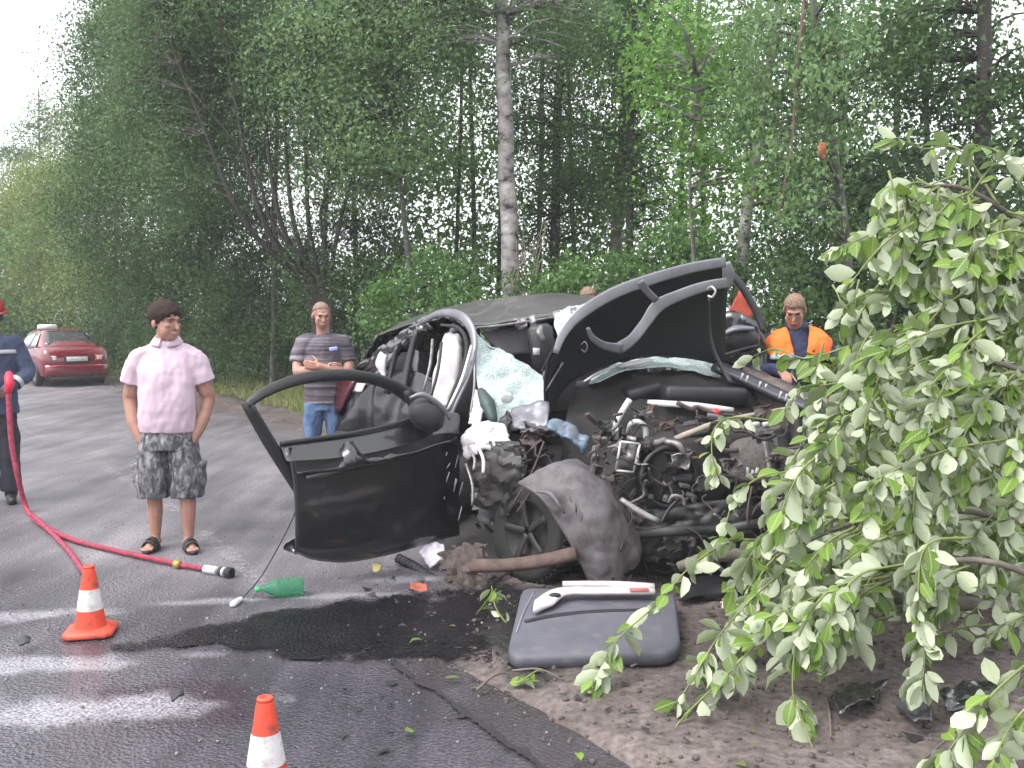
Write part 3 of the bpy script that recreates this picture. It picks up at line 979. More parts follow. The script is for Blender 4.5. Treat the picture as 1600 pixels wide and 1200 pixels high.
W(MB().grid([PP((915, 596, 6.95), (960, 570, 7.0), (1010, 560, 7.1), (1070, 562, 7.15), (1122, 572, 7.2)), PP((925, 604, 6.75), (965, 584, 6.8), (1012, 575, 6.9), (1070, 578, 6.95), (1118, 590, 7.0))], n=7, th=0.006, crumple=0.02, cs=9, seed=7), 'windscreen_shard', GLASS)
W(MB().strip(PP((910, 598, 6.85), (935, 583, 6.85), (965, 571, 6.88)), [0.012, 0.025, 0.02], 0.012, (0, -1, .4)), 'wiper_edge', ALU)
W(MB().strip(PP((968, 572, 6.85), (1000, 566, 6.88), (1020, 563, 6.9)), [0.03, 0.04, 0.02], 0.012, (0, -1, .4)), 'wiper_edge', ALU)
# scuttle: folded metal, airbag cloth and mud between door and engine
W(MB().grid([PP((800, 640, 6.5), (830, 632, 6.48), (857, 628, 6.45)), PP((795, 655, 6.4), (830, 652, 6.38), (858, 648, 6.35)), PP((790, 672, 6.35), (830, 672, 6.3), (856, 668, 6.28))], n=6, th=0.01, crumple=0.03, cs=8), 'scuttle_panel', GREYP)
W(MB().grid([PP((736, 668, 6.35), (760, 660, 6.35), (790, 668, 6.3)), PP((728, 690, 6.25), (760, 684, 6.2), (796, 690, 6.2)), PP((725, 715, 6.2), (755, 706, 6.15), (792, 702, 6.15))], n=9, th=0.03, crumple=0.055, cs=9, seed=4), 'airbag_cloth', WHITEF)
W(MB().grid([PP((744, 612, 6.75), (756, 618, 6.7)), PP((738, 640, 6.6), (756, 645, 6.55)), PP((734, 665, 6.5), (748, 668, 6.45))], n=6, th=0.02, crumple=0.02, cs=9), 'airbag_cloth', WHITEF)
W(MB().limb(PP((752, 612, 6.66), (762, 632, 6.58), (770, 655, 6.5)), [0.03, 0.055, 0.035]), 'mirror_cap', mat('dark_green_plastic', (0.02, 0.045, 0.04), 0.5, bump=0.4))
for k in range(16):
    u, v = 785 + rs.random() * 75, 662 + rs.random() * 62
    c = P(u, v, 6.2 + rs.random() * 0.15)
    rot = Matrix.Rotation(rs.random() * 6, 3, Vector((rs.random() - .5, rs.random() - .5, rs.random() - .5)).normalized())
    a, e = 0.05 + rs.random() * .08, 0.03 + rs.random() * .05
    g = [[c + rot @ Vector((x * a, y * e, 0.02 * (rs.random() - .5))) for x in (-1, 0, 1)] for y in (-1, 0, 1)]
    W(MB().grid(g, n=4, th=0.008, crumple=0.045, cs=12, seed=k, sharp=True), 'crumpled_sheet', [BROWN, BROWN, MUD, PLAST][k % 4])

# inner wing: black, dented
W(MB().grid([PP((726, 700, 6.3), (765, 690, 6.15), (815, 690, 6.05)), PP((730, 745, 6.25), (770, 735, 6.05), (825, 720, 5.95)), PP((738, 790, 6.2), (780, 785, 6.05), (818, 755, 5.95)), PP((745, 830, 6.2), (775, 830, 6.1), (800, 800, 6.0))], n=12, th=0.006, crumple=0.03, cs=7, seed=6, sharp=True, hole=lambda i, j, p: (max(abs(i - .5), abs(j - .5)) * 2 > .8) and noise.noise(Vector(p) * 22) > .05), 'inner_wing', mat('liner_black', (.013, .012, .013), .45, 0, .3, 9, dirt=(.045, .038, .037), dirt_amt=.3), auto=20)
for k, (a0, a1, rr_) in enumerate((((745, 695), (755, 740), .012), ((733, 700), (740, 735), .01), ((728, 725), (738, 790), .009), ((850, 690), (800, 790), .006), ((840, 735), (808, 800), .006))):
    W(MB().tube(PP((*a0, 6.0), ((a0[0] + a1[0]) / 2 + 5, (a0[1] + a1[1]) / 2, 5.9), (*a1, 5.85)), rr_, seg=6, n=8), 'wire', [ALU, STEEL, STEEL, RUST, BROWN][k])

# front door, torn open
def dY(u):
    return 5.75 + (u - 430) / 285 * 0.70
cols = [437, 452, 490, 540, 600, 650, 690, 718]
belt = [692, 690, 686, 680, 669, 655, 643, 646]
bott = [760, 866, 875, 879, 869, 855, 843, 836]
rowsf = [0, .16, .19, .45, .75, .95, 1]
offs = [.03, .115, .128, .125, .122, .110, .06]
ctrl = []
for f, of in zip(rowsf, offs):
    row = []
    for k, u in enumerate(cols):
        v = belt[k] + (bott[k] - belt[k]) * f
        uu = u
        if k <= 1:
            uu = u + [0, 10, 17, 22, 24, 24, 26][rowsf.index(f)] * (1 if k == 0 else .55)
        if k == 0:
            v = 692 + (868 - 692) * f
        ed = 0.75 if k == 0 else (.95 if k == 1 else (.6 if k == 7 else 1))
        row.append(P(uu, v, dY(uu) - of * ed))
    ctrl.append(row)
door = W(MB().grid(ctrl, n=8, th=-0.09, crumple=0.0012, cs=3.0, seed=1), 'front_door', mat('door_paint', (.007, .007, .009), .30, 0, .2, 3, coat=.55, dirt=(.016, .015, .016), dirt_amt=.15, dscale=14))
up = (-.25, -.95, 0)
W(MB().strip([P(u, v, dY(u) - .0) for u, v in ((470, 775), (447, 735), (420, 690), (384, 628))], [0.05, 0.075, 0.085, 0.075], 0.03, up), 'window_frame', PLAST, door)
W(MB().strip([P(u, v, dY(u) - .01) for u, v in ((386, 633), (412, 614), (455, 596), (505, 587), (555, 587), (600, 597), (638, 618), (668, 645))], [0.05, 0.062, 0.07, 0.072, 0.072, 0.08, 0.10, 0.11], 0.03, up), 'window_frame', PLAST, door)
W(MB().strip([P(u, v, dY(u) - .03) for u, v in ((634, 610), (646, 640), (652, 672))], [0.05, 0.05, 0.05], 0.04, up), 'window_frame', PLAST, door)
W(MB().strip([P(u, v, dY(u) - .045) for u, v in ((438, 693), (490, 686), (545, 678), (605, 666), (650, 653))], 0.028, 0.02, up), 'belt_moulding', PLAST, door)
hd = W(MB().strip([P(u, v, dY(u) - .145) for u, v in ((478, 746), (504, 741), (534, 735))], [0.03, 0.038, 0.028], 0.022, up), 'door_handle', mat('handle_black', (0.05, 0.05, 0.055), 0.2, coat=.6), door)
mr = MB()
mr.loft([[P(667 + a * 29 + b_ * 5, 648 + b_ * 28, 6.2 - .02 + dY_) for a, b_ in [(math.cos(t) * s_, math.sin(t) * s_) for t in [2 * math.pi * q / 16 for q in range(16)]]] for s_, dY_ in ((.55, -.16), (.85, -.14), (1, -.08), (.95, 0), (.6, .05))])
mr = W(mr, 'wing_mirror', PLAST, door)
W(MB().strip(PP((640, 622, 6.02), (662, 617, 6.02), (690, 636, 6.05), (703, 655, 6.08)), [0.02, 0.035, 0.035, 0.02], 0.02, up), 'trim', GREYP, mr)
for k in range(10):   # scratches of bare primer at the hinge edge
    u, v = 690 + rs.random() * 38, 690 + rs.random() * 130
    W(MB().tube([P(u, v, dY(u) - .11), P(u + 3 + rs.random() * 5, v - 8 - rs.random() * 14, dY(u) - .11)], 0.004, seg=5), 'scratch', ALU, door)
# wire hanging from the door to the road
wr = W(MB().tube(PP((468, 782, 5.75), (455, 815, 5.72), (432, 860, 5.68), (405, 905, 5.66)) + [G(374, 940, 0.015)], 0.004, seg=6), 'hanging_wire', RUBBER, door)
W(MB().limb([G(376, 936, 0.02), G(364, 944, 0.02)], [0.014, 0.02]), 'plug', mat('white_plug', (0.7, 0.68, 0.68), 0.5), wr)

# hood: folded up and twisted, underside to the camera
hood = W(MB().grid([
    PP((857, 657, 6.62), (880, 612, 6.7), (920, 582, 6.82), (1000, 558, 6.95), (1070, 560, 7.02), (1132, 572, 7.08)),
    PP((852, 610, 6.5), (880, 562, 6.6), (930, 532, 6.72), (1005, 508, 6.86), (1075, 505, 6.95), (1134, 512, 7.02)),
    PP((858, 566, 6.42), (890, 518, 6.5), (945, 487, 6.62), (1010, 466, 6.76), (1078, 455, 6.86), (1136, 452, 6.94)),
    PP((872, 540, 6.38), (905, 492, 6.42), (955, 460, 6.52), (1012, 438, 6.66), (1078, 420, 6.78), (1134, 409, 6.86))],
    n=7, th=-0.0 + 0.02, crumple=0.012, cs=4), 'hood', mat('hood_underside', (0.006, 0.006, 0.007), 0.55, 0, 0.3, 8))
upn = (-.1, -.95, -.2)
rim = [
    ([(868, 552, 6.33), (880, 522, 6.34), (905, 492, 6.37), (955, 460, 6.46), (1012, 438, 6.6), (1078, 419, 6.72), (1134, 409, 6.8)], [.03, .045, .06, .065, .065, .06, .055]),
    ([(1134, 410, 6.8), (1138, 428, 6.82), (1136, 446, 6.85)], [.05, .07, .06]),
    ([(1140, 441, 6.84), (1100, 448, 6.78), (1060, 462, 6.72), (1028, 478, 6.68), (1008, 505, 6.66), (988, 530, 6.62), (968, 544, 6.6)], [.06, .06, .065, .075, .06, .06, .07]),
    ([(1000, 440, 6.545), (1011, 455, 6.6), (1026, 470, 6.66)], [.05, .04, .04]),
    ([(972, 545, 6.58), (945, 540, 6.52), (926, 528, 6.48), (918, 512, 6.44)], [.06, .045, .035, .02]),
]
for path, w in rim:
    W(MB().strip(PP(*path), [x * 1.25 for x in w], 0.008, upn), 'inner_frame', mat('hood_frame', (.20, .20, .22), .38, .3, .2, 6), hood)
W(MB().tube(PP((1105, 452, 6.7), (1112, 448, 6.66), (1118, 455, 6.64), (1113, 464, 6.66), (1106, 462, 6.68)), 0.008, seg=6), 'latch_hook', ALU, hood)
W(MB().tube(PP((1108, 464, 6.75), (1108, 500, 6.8), (1113, 540, 6.82), (1128, 575, 6.8), (1143, 600, 6.75)), [.008, .009, .012, .016, .02], seg=6), 'hood_cable', PLAST, hood)
W(MB().tube(PP((908, 538, 6.42), (914, 534, 6.4), (918, 542, 6.4), (914, 550, 6.42), (909, 546, 6.42)), 0.005, seg=6), 'bracket', GREYP, hood)
W(MB().grid([PP((853, 612, 6.47), (880, 566, 6.56)), PP((848, 580, 6.6), (872, 535, 6.68)), PP((868, 545, 6.4), (905, 494, 6.44))], n=5, th=0.01), 'outer_skin', BLACK, hood)

# far side: wing rail with white clips, door frame, mirror
fr = W(MB().strip(PP((1118, 572, 7.0), (1160, 590, 6.85), (1215, 616, 6.6), (1290, 648, 6.3)), [0.12, 0.12, 0.12, 0.10], 0.06, (.1, -.5, .9)), 'wing_rail', mat('rail_navy', (0.022, 0.022, 0.034), 0.4, 0, .2, 9))
for (u, v, Y) in ((1159, 588, 6.83), (1167, 592, 6.80), (1187, 601, 6.70), (1196, 605, 6.68), (1219, 617, 6.56), (1228, 621, 6.53)):
    W(MB().box(P(u, v, Y - .035), 0.012, 0.02, 0.05, Matrix.Rotation(R(18), 3, 'Y'), .1), 'clip', ALU, fr)
W(MB().grid([PP((1165, 572, 7.1), (1230, 602, 6.8), (1300, 636, 6.45)), PP((1160, 590, 6.95), (1228, 618, 6.65), (1300, 650, 6.3)), PP((1165, 700, 7.0), (1230, 740, 6.6), (1300, 780, 6.2))], n=6, th=0.015, crumple=0.03, cs=6), 'far_wing', mat('far_wing_paint', (0.03, 0.028, 0.03), .4, 0, .3, 8, dirt=(.16, .12, .10), dirt_amt=.4))
fd = W(MB().grid([PP((1126, 430, 7.6), (1140, 432, 7.6), (1150, 445, 7.6)), PP((1128, 500, 7.6), (1160, 500, 7.55), (1190, 515, 7.5)), PP((1126, 560, 7.6), (1165, 570, 7.55), (1200, 575, 7.5)), PP((1126, 660, 7.6), (1165, 670, 7.55), (1205, 680, 7.5))], n=6, th=0.08, crumple=0.02, hole=lambda i, j, p: i < .30 and .1 < j), 'far_door', BLACK2)
W(MB().tube(PP((1136, 424, 7.55), (1150, 436, 7.52), (1168, 462, 7.5), (1185, 495, 7.48), (1192, 520, 7.46)), 0.03, seg=8), 'window_frame', PLAST, fd)
fm = MB().loft([[P(1158 + a * 30, 530 + b_ * 21, 7.2 + q) for a, b_ in [(math.cos(t) * s_, math.sin(t) * s_) for t in [2 * math.pi * k / 16 for k in range(16)]]] for s_, q in ((.6, -.1), (.9, -.08), (1, 0), (.8, .08))])
fm = W(fm, 'wing_mirror', PLAST, fd)
W(MB().strip(PP((1132, 522, 7.1), (1150, 513, 7.08), (1178, 514, 7.08)), [.04, .07, .03], .03, (0, -.5, .9)), 'mirror_cap', GREYP, fm)
W(MB().strip(PP((1130, 556, 7.1), (1160, 546, 7.08), (1186, 540, 7.1)), .025, .02, (0, -1, 0)), 'mirror_foot', PLAST, fm)

# engine bay
bay = W(MB().grid([PP((900, 600, 6.85), (1000, 580, 7.0), (1120, 590, 7.05), (1200, 615, 6.9)), PP((880, 680, 6.5), (1000, 660, 6.6), (1120, 660, 6.65), (1230, 690, 6.5)), PP((880, 800, 6.3), (1000, 800, 6.3), (1120, 800, 6.35), (1250, 790, 6.2)), PP((880, 890, 5.9), (1000, 880, 5.9), (1120, 880, 5.9), (1250, 880, 5.9))], n=6, th=0.02, crumple=0.06, cs=6, seed=9), 'firewall', UNDER)
eng = W(MB().box(P(1075, 730, 6.05), 0.75, 0.5, 0.5, Matrix.Rotation(R(14), 3, 'Z') @ Matrix.Rotation(R(-5), 3, 'Y'), .12), 'engine_block', UNDER)
W(MB().box(P(1095, 617, 6.75), 0.62, 0.28, 0.13, Matrix.Rotation(R(12), 3, 'Z') @ Matrix.Rotation(R(3), 3, 'Y'), .2), 'air_box', PLAST)
W(MB().box(P(1000, 612, 6.8), 0.26, 0.24, 0.10, Matrix.Rotation(R(12), 3, 'Z') @ Matrix.Rotation(R(-14), 3, 'Y'), .2), 'air_box', PLAST)
W(MB().strip(PP((1012, 628, 6.45), (1030, 630, 6.42), (1090, 634, 6.4), (1146, 641, 6.4)), [.03, .045, .045, .035], .02, (0, -.9, .4)), 'strut_bar', ALU)
W(MB().strip(PP((959, 668, 6.1), (971, 645, 6.12), (984, 624, 6.15)), [.035, .04, .04], .02, (0, -.9, .4)), 'bracket_bar', ALU)
W(MB().tube(PP((982, 676, 5.95), (986, 663, 5.9), (997, 659, 5.88), (1007, 667, 5.88), (1009, 685, 5.88), (1005, 705, 5.9)), .019, seg=8), 'coolant_pipe', ALU)
alt = W(MB().box(P(984, 712, 5.8), .13, .12, .17, Matrix.Rotation(R(14), 3, 'Y'), .2), 'alternator', mat('grey_casting', (.13, .13, .135), .5, .5, .3, 20))
for (a0, a1) in (((970, 690), (962, 735)), ((1000, 694), (990, 738)), ((970, 690), (1000, 694)), ((962, 735), (990, 738))):
    W(MB().tube([P(*a0, 5.7), P(*a1, 5.7)], .008, seg=6), 'rib', ALU, alt)
W(MB().lathe([(.0, 0), (.035, 0.005), (.04, .03), (.0, .035)], P(984, 712, 5.74), (0.1, -1, .1), 16), 'pulley', STEEL, alt)
W(MB().tube(PP((1034, 694, 5.85), (1060, 684, 5.82), (1090, 672, 5.85), (1120, 662, 5.9), (1180, 648, 6.0), (1245, 636, 6.1)), [.03, .02, .02, .022, .016, .013], seg=8), 'split_rail', mat('pale_wood_grey', (.27, .23, .19), .7, 0, .3, 14, bump=.3))
W(MB().strip(PP((980, 684, 5.8), (1005, 690, 5.75), (1025, 692, 5.75), (1040, 686, 5.78)), [.03, .035, .04, .03], .02, (0, -.9, .4)), 'bracket_bar', STEEL)
W(MB().tube(PP((1040, 690, 5.75), (1060, 695, 5.7), (1068, 712, 5.7), (1062, 725, 5.72)), [.018, .02, .014, .01], seg=7), 'hose', STEEL)
rad = W(MB().grid([PP((1138, 672, 5.95), (1205, 672, 5.95)), PP((1140, 710, 5.85), (1205, 712, 5.85)), PP((1138, 752, 5.8), (1206, 756, 5.8))], n=6, th=.04, crumple=.03, cs=6), 'radiator', mat('radiator_grey', (.12, .108, .10), .75, .2, .3, 50, bump=.8, bscale=140))
W(MB().strip(PP((1190, 668, 5.85), (1197, 700, 5.8), (1204, 742, 5.75)), .03, .02, (0, -1, 0)), 'frame', STEEL, rad)
for q in range(6):
    W(MB().box(P(1168 + q * 7, 737 + (q % 2) * 4, 5.68), .014, .02, .05, Matrix.Rotation(R(10 * q), 3, 'Y'), .1), 'connector', ALU, rad)
for (u, v) in ((1181, 663), (1197, 663)):
    W(MB().box(P(u, v, 5.85), .045, .03, .03, Matrix.Rotation(R(-6), 3, 'Y'), .2), 'connector', ALU)
W(MB().ellipsoid(P(1118, 645, 6.3), (.035, .03, .03)), 'filler_cap', REDP)
W(MB().grid([PP((858, 660, 6.12), (885, 662, 6.1), (918, 690, 6.05)), PP((856, 675, 6.05), (882, 682, 6.02), (912, 708, 5.98))], n=8, th=.02, crumple=.035, cs=14), 'washer_bottle', BLUEP)
# fan shroud
sh = W(MB().lathe([(.17, 0), (.19, .01), (.19, .05), (.165, .05), (.165, 0)], P(1042, 745, 5.75), (.25, -1, .1), 28, caps=False), 'fan_shroud', PLAST)
for q in range(7):
    a = 2 * math.pi * q / 7
    ctr = P(1042, 745, 5.76)
    W(MB().grid([[ctr + Vector((math.cos(a) * r_ - math.sin(a) * w_, -.02 + w_ * .4, math.sin(a) * r_ + math.cos(a) * w_)) for r_ in (.03, .1, .16)] for w_ in (-.025, .025)], n=3, th=.006), 'fan_blade', PLAST, sh)
# tangled hoses, wires, brackets and castings
mats_ = [PLAST, RUBBER, STEEL, BROWN, RUST, MUD, MUD, BROWN, UNDER]
for k in range(230):
    u, v = 925 + rs.random() * 310, 640 + rs.random() * (210 if k < 160 else 235)
    if k >= 160:
        v = max(v, 770 + rs.random() * 90)
        u = max(u, 1000 + rs.random() * 60)
    if u < 1000 and v > 760 + (u - 925):
        v -= 80
    Y = 5.62 + rs.random() * .35 + max(0, (700 - v)) * .004
    p0 = P(u, v, Y)
    kind = rs.random()
    mt = rs.choice(mats_)
    if kind < .45:
        pts = [p0]
        d = Vector((rs.uniform(-1, 1), rs.uniform(-.5, .3), rs.uniform(-1, .5))) * .06
        for _ in range(4):
            pts.append(pts[-1] + d + Vector((rs.uniform(-1, 1), rs.uniform(-.6, .3), rs.uniform(-1, 1))) * .06)
        W(MB().tube(pts, rs.choice([.004, .005, .007, .010, .015]), seg=7), 'engine_hose', mt)
    elif kind < .75:
        g = [[p0 + Vector((x, rs.uniform(-.04, .04), z)) + Vector((rs.uniform(-.02, .02), 0, rs.uniform(-.02, .02))) for x in (-.05, 0, .05)] for z in (-.04, 0, .04)]
        W(MB().grid(g, n=3, th=.005, crumple=.03, cs=14, seed=k, sharp=True), 'crumpled_sheet', mt, smooth=False)
    else:
        rot = Matrix.Rotation(rs.random() * 3, 3, Vector((rs.random(), rs.random(), rs.random())).normalized())
        W(MB().box(p0, rs.uniform(.02, .13), rs.uniform(.01, .05), rs.uniform(.01, .06), rot, .15), 'engine_bracket', mt, smooth=False)
# lower front: crushed black bumper carrier
CARR = mat('carrier_black', (.012, .012, .013), .5, 0, .3, 9, dirt=(.04, .034, .032), dirt_amt=.3)
for k, (va, vb, Yb) in enumerate(((830, 816, 5.6),)):
    W(MB().strip(PP((985, va + 6, Yb + .1), (1050, va, Yb - .05), (1120, (va + vb) / 2 + 5, Yb), (1180, (va + vb) / 2 - 4, Yb - .04), (1245, vb, Yb + .1)), [.04, .06, .05, .06, .05], .03, (0, -.9, .4)), 'bumper_beam', CARR)
W(MB().grid([PP((985, 800, 5.75), (1060, 790, 5.7), (1140, 780, 5.7), (1240, 770, 5.75)), PP((985, 835, 5.7), (1060, 830, 5.65), (1140, 825, 5.65), (1240, 815, 5.7)), PP((990, 880, 5.7), (1060, 872, 5.65), (1140, 868, 5.65), (1240, 860, 5.7))], n=10, th=.01, crumple=.05, cs=12, seed=12, sharp=True), 'bumper_carrier', mat('carrier_black', (.012, .012, .013), .5, 0, .3, 9, dirt=(.04, .034, .032), dirt_amt=.3))
W(MB().strip(PP((970, 780, 5.5), (1000, 800, 5.45), (1030, 815, 5.42)), [.03, .04, .03], .03, (0, -.9, .3)), 'bracket_bar', STEEL)
W(MB().tube(PP((1045, 785, 5.45), (1052, 775, 5.42), (1066, 778, 5.42), (1070, 790, 5.42)), .012, seg=7), 'tow_hook', STEEL)
W(MB().tube(PP((1175, 760, 5.6), (1168, 800, 5.55), (1170, 830, 5.55)), .007, seg=6), 'wire', RUST)

# wing liner, mud grey, folded over the wheel
lin = W(MB().grid([
    PP((812, 752, 5.75), (842, 735, 5.72), (868, 724, 5.74), (900, 718, 5.85)),
    PP((846, 774, 5.60), (878, 752, 5.56), (915, 738, 5.58), (948, 752, 5.72)),
    PP((872, 812, 5.52), (908, 788, 5.46), (946, 778, 5.50), (976, 798, 5.64)),
    PP((894, 848, 5.46), (926, 832, 5.38), (962, 828, 5.44), (998, 842, 5.60)),
    PP((912, 884, 5.43), (936, 876, 5.36), (966, 872, 5.40), (1000, 870, 5.52)),
    PP((926, 912, 5.41), (946, 922, 5.37), (962, 926, 5.38), (984, 904, 5.46))],
    n=11, th=.008, crumple=.014, cs=5, seed=3, sharp=True, hole=lambda i, j, p: i > .9 and j > .55 and noise.noise(Vector(p) * 17) > .12), 'wing_liner', MUD, auto=18)
W(MB().tube(PP((838, 768, 5.55), (860, 772, 5.5), (874, 790, 5.45), (882, 802, 5.44)), [.006, .014, .012, .006], seg=8), 'fold', MUD, lin)
W(MB().tube(PP((812, 754, 5.73), (846, 776, 5.6), (872, 813, 5.53), (894, 849, 5.48), (912, 885, 5.45), (928, 918, 5.43)), .014, seg=7), 'lip', MUD, lin)
W(MB().tube(PP((975, 845, 5.36), (968, 862, 5.32)), .006, seg=5), 'slot', PLAST, lin)
for k in range(6):   # gouges in the liner
    f0, f1 = rs.random(), rs.random()
    u, v = 872 + f0 * 85 + f1 * 20, 752 + f0 * 95 + f1 * 30
    W(MB().tube([P(u, v, 5.36), P(u + rs.uniform(-10, 10), v + rs.uniform(5, 20), 5.35)], rs.choice([.0015, .0025, .0035]), seg=5), 'gouge', rs.choice([PLAST, BROWN]), lin)

# front wheel
wc = P(838, 862, 5.95)
wc.z = 0.31
wax = Vector((-.72, -.68, .1)).normalized()
tyre_prof = [(.19, -.09), (.27, -.105), (.305, -.09), (.315, -.05), (.315, .05), (.305, .09), (.27, .105), (.19, .09)]
wheel = W(MB().lathe(tyre_prof, wc, wax, 40, caps=False), 'wheel', RUBBER)
W(MB().lathe([(.0, .05), (.05, .06), (.06, .04), (.15, .03), (.19, .085), (.20, .09), (.2, -.08), (.0, -.08)], wc, wax, 32), 'rim', UNDER, wheel)
a_ = wax.orthogonal().normalized(); b_ = wax.cross(a_)
for q in range(5):
    t = 2 * math.pi * q / 5
    d = a_ * math.cos(t) + b_ * math.sin(t)
    W(MB().strip([wc + wax * .075 + d * .02, wc + wax * .085 + d * .1, wc + wax * .09 + d * .19], [.05, .04, .05], .02, wax), 'spoke', mat('dirty_alloy', (.022, .021, .021), .6, .2, .3, 14), wheel)
for q in range(48):
    t = 2 * math.pi * q / 48
    d = a_ * math.cos(t) + b_ * math.sin(t)
    W(MB().box(wc + d * .316, .012, .16, .02, Matrix((d.cross(wax), wax, d)).transposed(), .1), 'tread_block', RUBBER, wheel)
# suspension arm, sill, underbody
W(MB().strip(PP((738, 884, 5.62), (790, 883, 5.5), (850, 876, 5.42), (900, 864, 5.4)), [.085, .075, .08, .08], .05, (0, -.8, .5)), 'suspension_arm', RUST)
W(MB().grid([PP((680, 862, 6.1), (720, 852, 6.0), (762, 850, 5.9)), PP((690, 890, 5.95), (725, 885, 5.8), (765, 885, 5.75)), PP((705, 928, 5.85), (735, 930, 5.75), (775, 926, 5.75))], n=10, th=.008, crumple=.05, cs=9, seed=21, sharp=True, hole=lambda i, j, p: (max(abs(i - .5), abs(j - .5)) * 2 > .75) and noise.noise(Vector(p) * 24) > .0), 'sill', BROWN, auto=20)
W(MB().grid([PP((700, 820, 6.9), (900, 800, 6.6), (1100, 790, 6.5), (1260, 790, 6.4)), PP((700, 880, 6.4), (900, 860, 6.2), (1100, 860, 6.1), (1260, 860, 6.1)), PP((720, 915, 6.2), (900, 905, 6.05), (1100, 900, 6.0), (1260, 890, 6.0))], n=5, th=.06, crumple=.05, cs=5), 'underbody', UNDER)
W(MB().box(Vector((-.5, 8.0, .42)), 1.5, 2.3, .4, Matrix.Rotation(R(28), 3, 'Z'), .2), 'floor_box', UNDER)
for (x, y) in ((-1.1, 8.6), (0.35, 9.3)):
    w2 = W(MB().lathe(tyre_prof, (x, y, .31), (-.88, -.47, 0), 32, caps=False), 'wheel', RUBBER)
    W(MB().lathe([(.0, .06), (.15, .03), (.2, .09), (.2, -.08), (.0, -.08)], (x, y, .31), (-.88, -.47, 0), 24), 'rim', STEEL, w2)
w2 = W(MB().lathe(tyre_prof, (1.75, 6.55, .31), (.88, .47, 0), 32, caps=False), 'wheel', RUBBER)
W(MB().lathe([(.0, .06), (.15, .03), (.2, .09), (.2, -.08), (.0, -.08)], (1.75, 6.55, .31), (.88, .47, 0), 24), 'rim', STEEL, w2)
# corrugated duct hanging under the sill
cd = []
c = catmull(PP((622, 872, 6.3), (645, 884, 6.22), (668, 900, 6.1), (690, 915, 6.0)), 60)
W(MB().tube(c, [.034 if q % 4 < 2 else .025 for q in range(61)], seg=10, n=60), 'corrugated_duct', mat('duct_dark', (.03, .028, .03), .6))
W(MB().grid([PP((655, 862, 6.3), (672, 850, 6.28), (692, 848, 6.25)), PP((662, 872, 6.22), (676, 866, 6.2), (694, 862, 6.18)), PP((672, 888, 6.15), (684, 880, 6.12), (694, 872, 6.1))], n=7, th=.01, crumple=.03, cs=14), 'white_lining', mat('striped_white', (.62, .60, .66), .7, 0, .2, 30))
# orange red cloth seen through the far door window
W(MB().grid([PP((1142, 480, 7.75), (1158, 452, 7.75), (1170, 460, 7.7)), PP((1136, 500, 7.75), (1158, 490, 7.72), (1178, 484, 7.7)), PP((1134, 520, 7.75), (1150, 520, 7.72), (1166, 512, 7.7))], n=6, th=.02, crumple=.02, cs=9), 'seat_back', mat('orange_red_cloth', (.36, .05, .025), .7, 0, .15, 12))

# ------------------------------------------------------------------ people
SKIN = mat('skin', (0.34, 0.178, 0.132), 0.5, 0, 0.16, 14, bump=0.05, bscale=60)
HAIRD = mat('hair_dark', (0.036, 0.024, 0.020), 0.75, 0, 0.5, 60, bump=0.8, bscale=110, spec=.12)
HAIRL = mat('hair_light', (0.19, 0.118, 0.078), 0.7, 0, 0.5, 70, bump=0.8, bscale=120)
EYEW = mat('eye', (0.03, 0.02, 0.018), 0.3)
LIP = mat('lips', (0.36, 0.15, 0.13), 0.5)

SCRATCH = bpy.data.scenes.new('scratch')

def fuse(mb, name, m, parent, vox=0.009, it=4, fold=0.0, fs=14.0, stretch=(1, 1, .45), seed=0):
    """merge overlapping volumes into one continuous skin"""
    me = bpy.data.meshes.new('tmp')
    me.from_pydata(mb.v, [], mb.f)
    o = bpy.data.objects.new('tmp', me)
    SCRATCH.collection.objects.link(o)
    r_ = o.modifiers.new('r', 'REMESH')
    r_.mode = 'VOXEL'
    r_.voxel_size = vox
    s_ = o.modifiers.new('s', 'SMOOTH')
    s_.factor = 0.5
    s_.iterations = it
    SCRATCH.view_layers[0].update()
    dg = SCRATCH.view_layers[0].depsgraph
    new = bpy.data.meshes.new_from_object(o.evaluated_get(dg))
    bpy.data.objects.remove(o)
    bpy.data.meshes.remove(me)
    new.name = name
    if fold:
        k = len(new.vertices)
        co, nr = np.zeros(k * 3, np.float32), np.zeros(k * 3, np.float32)
        new.vertices.foreach_get('co', co)
        new.vertex_normals.foreach_get('vector', nr)
        co, nr = co.reshape(-1, 3), nr.reshape(-1, 3)
        q = (co * np.array(stretch)) * fs + np.array([seed, seed, 0])
        dd = np.array([noise.fractal(Vector(p), 0.9, 2.0, 3) for p in q])
        co = co + nr * (dd * fold)[:, None]
        new.vertices.foreach_set('co', co.astype(np.float32).ravel())
        new.update()
    new.polygons.foreach_set('use_smooth', [True] * len(new.polygons))
    new.materials.clear()
    new.materials.append(m)
    ob = link(bpy.data.objects.new(name, new))
    ob.parent = parent
    return ob

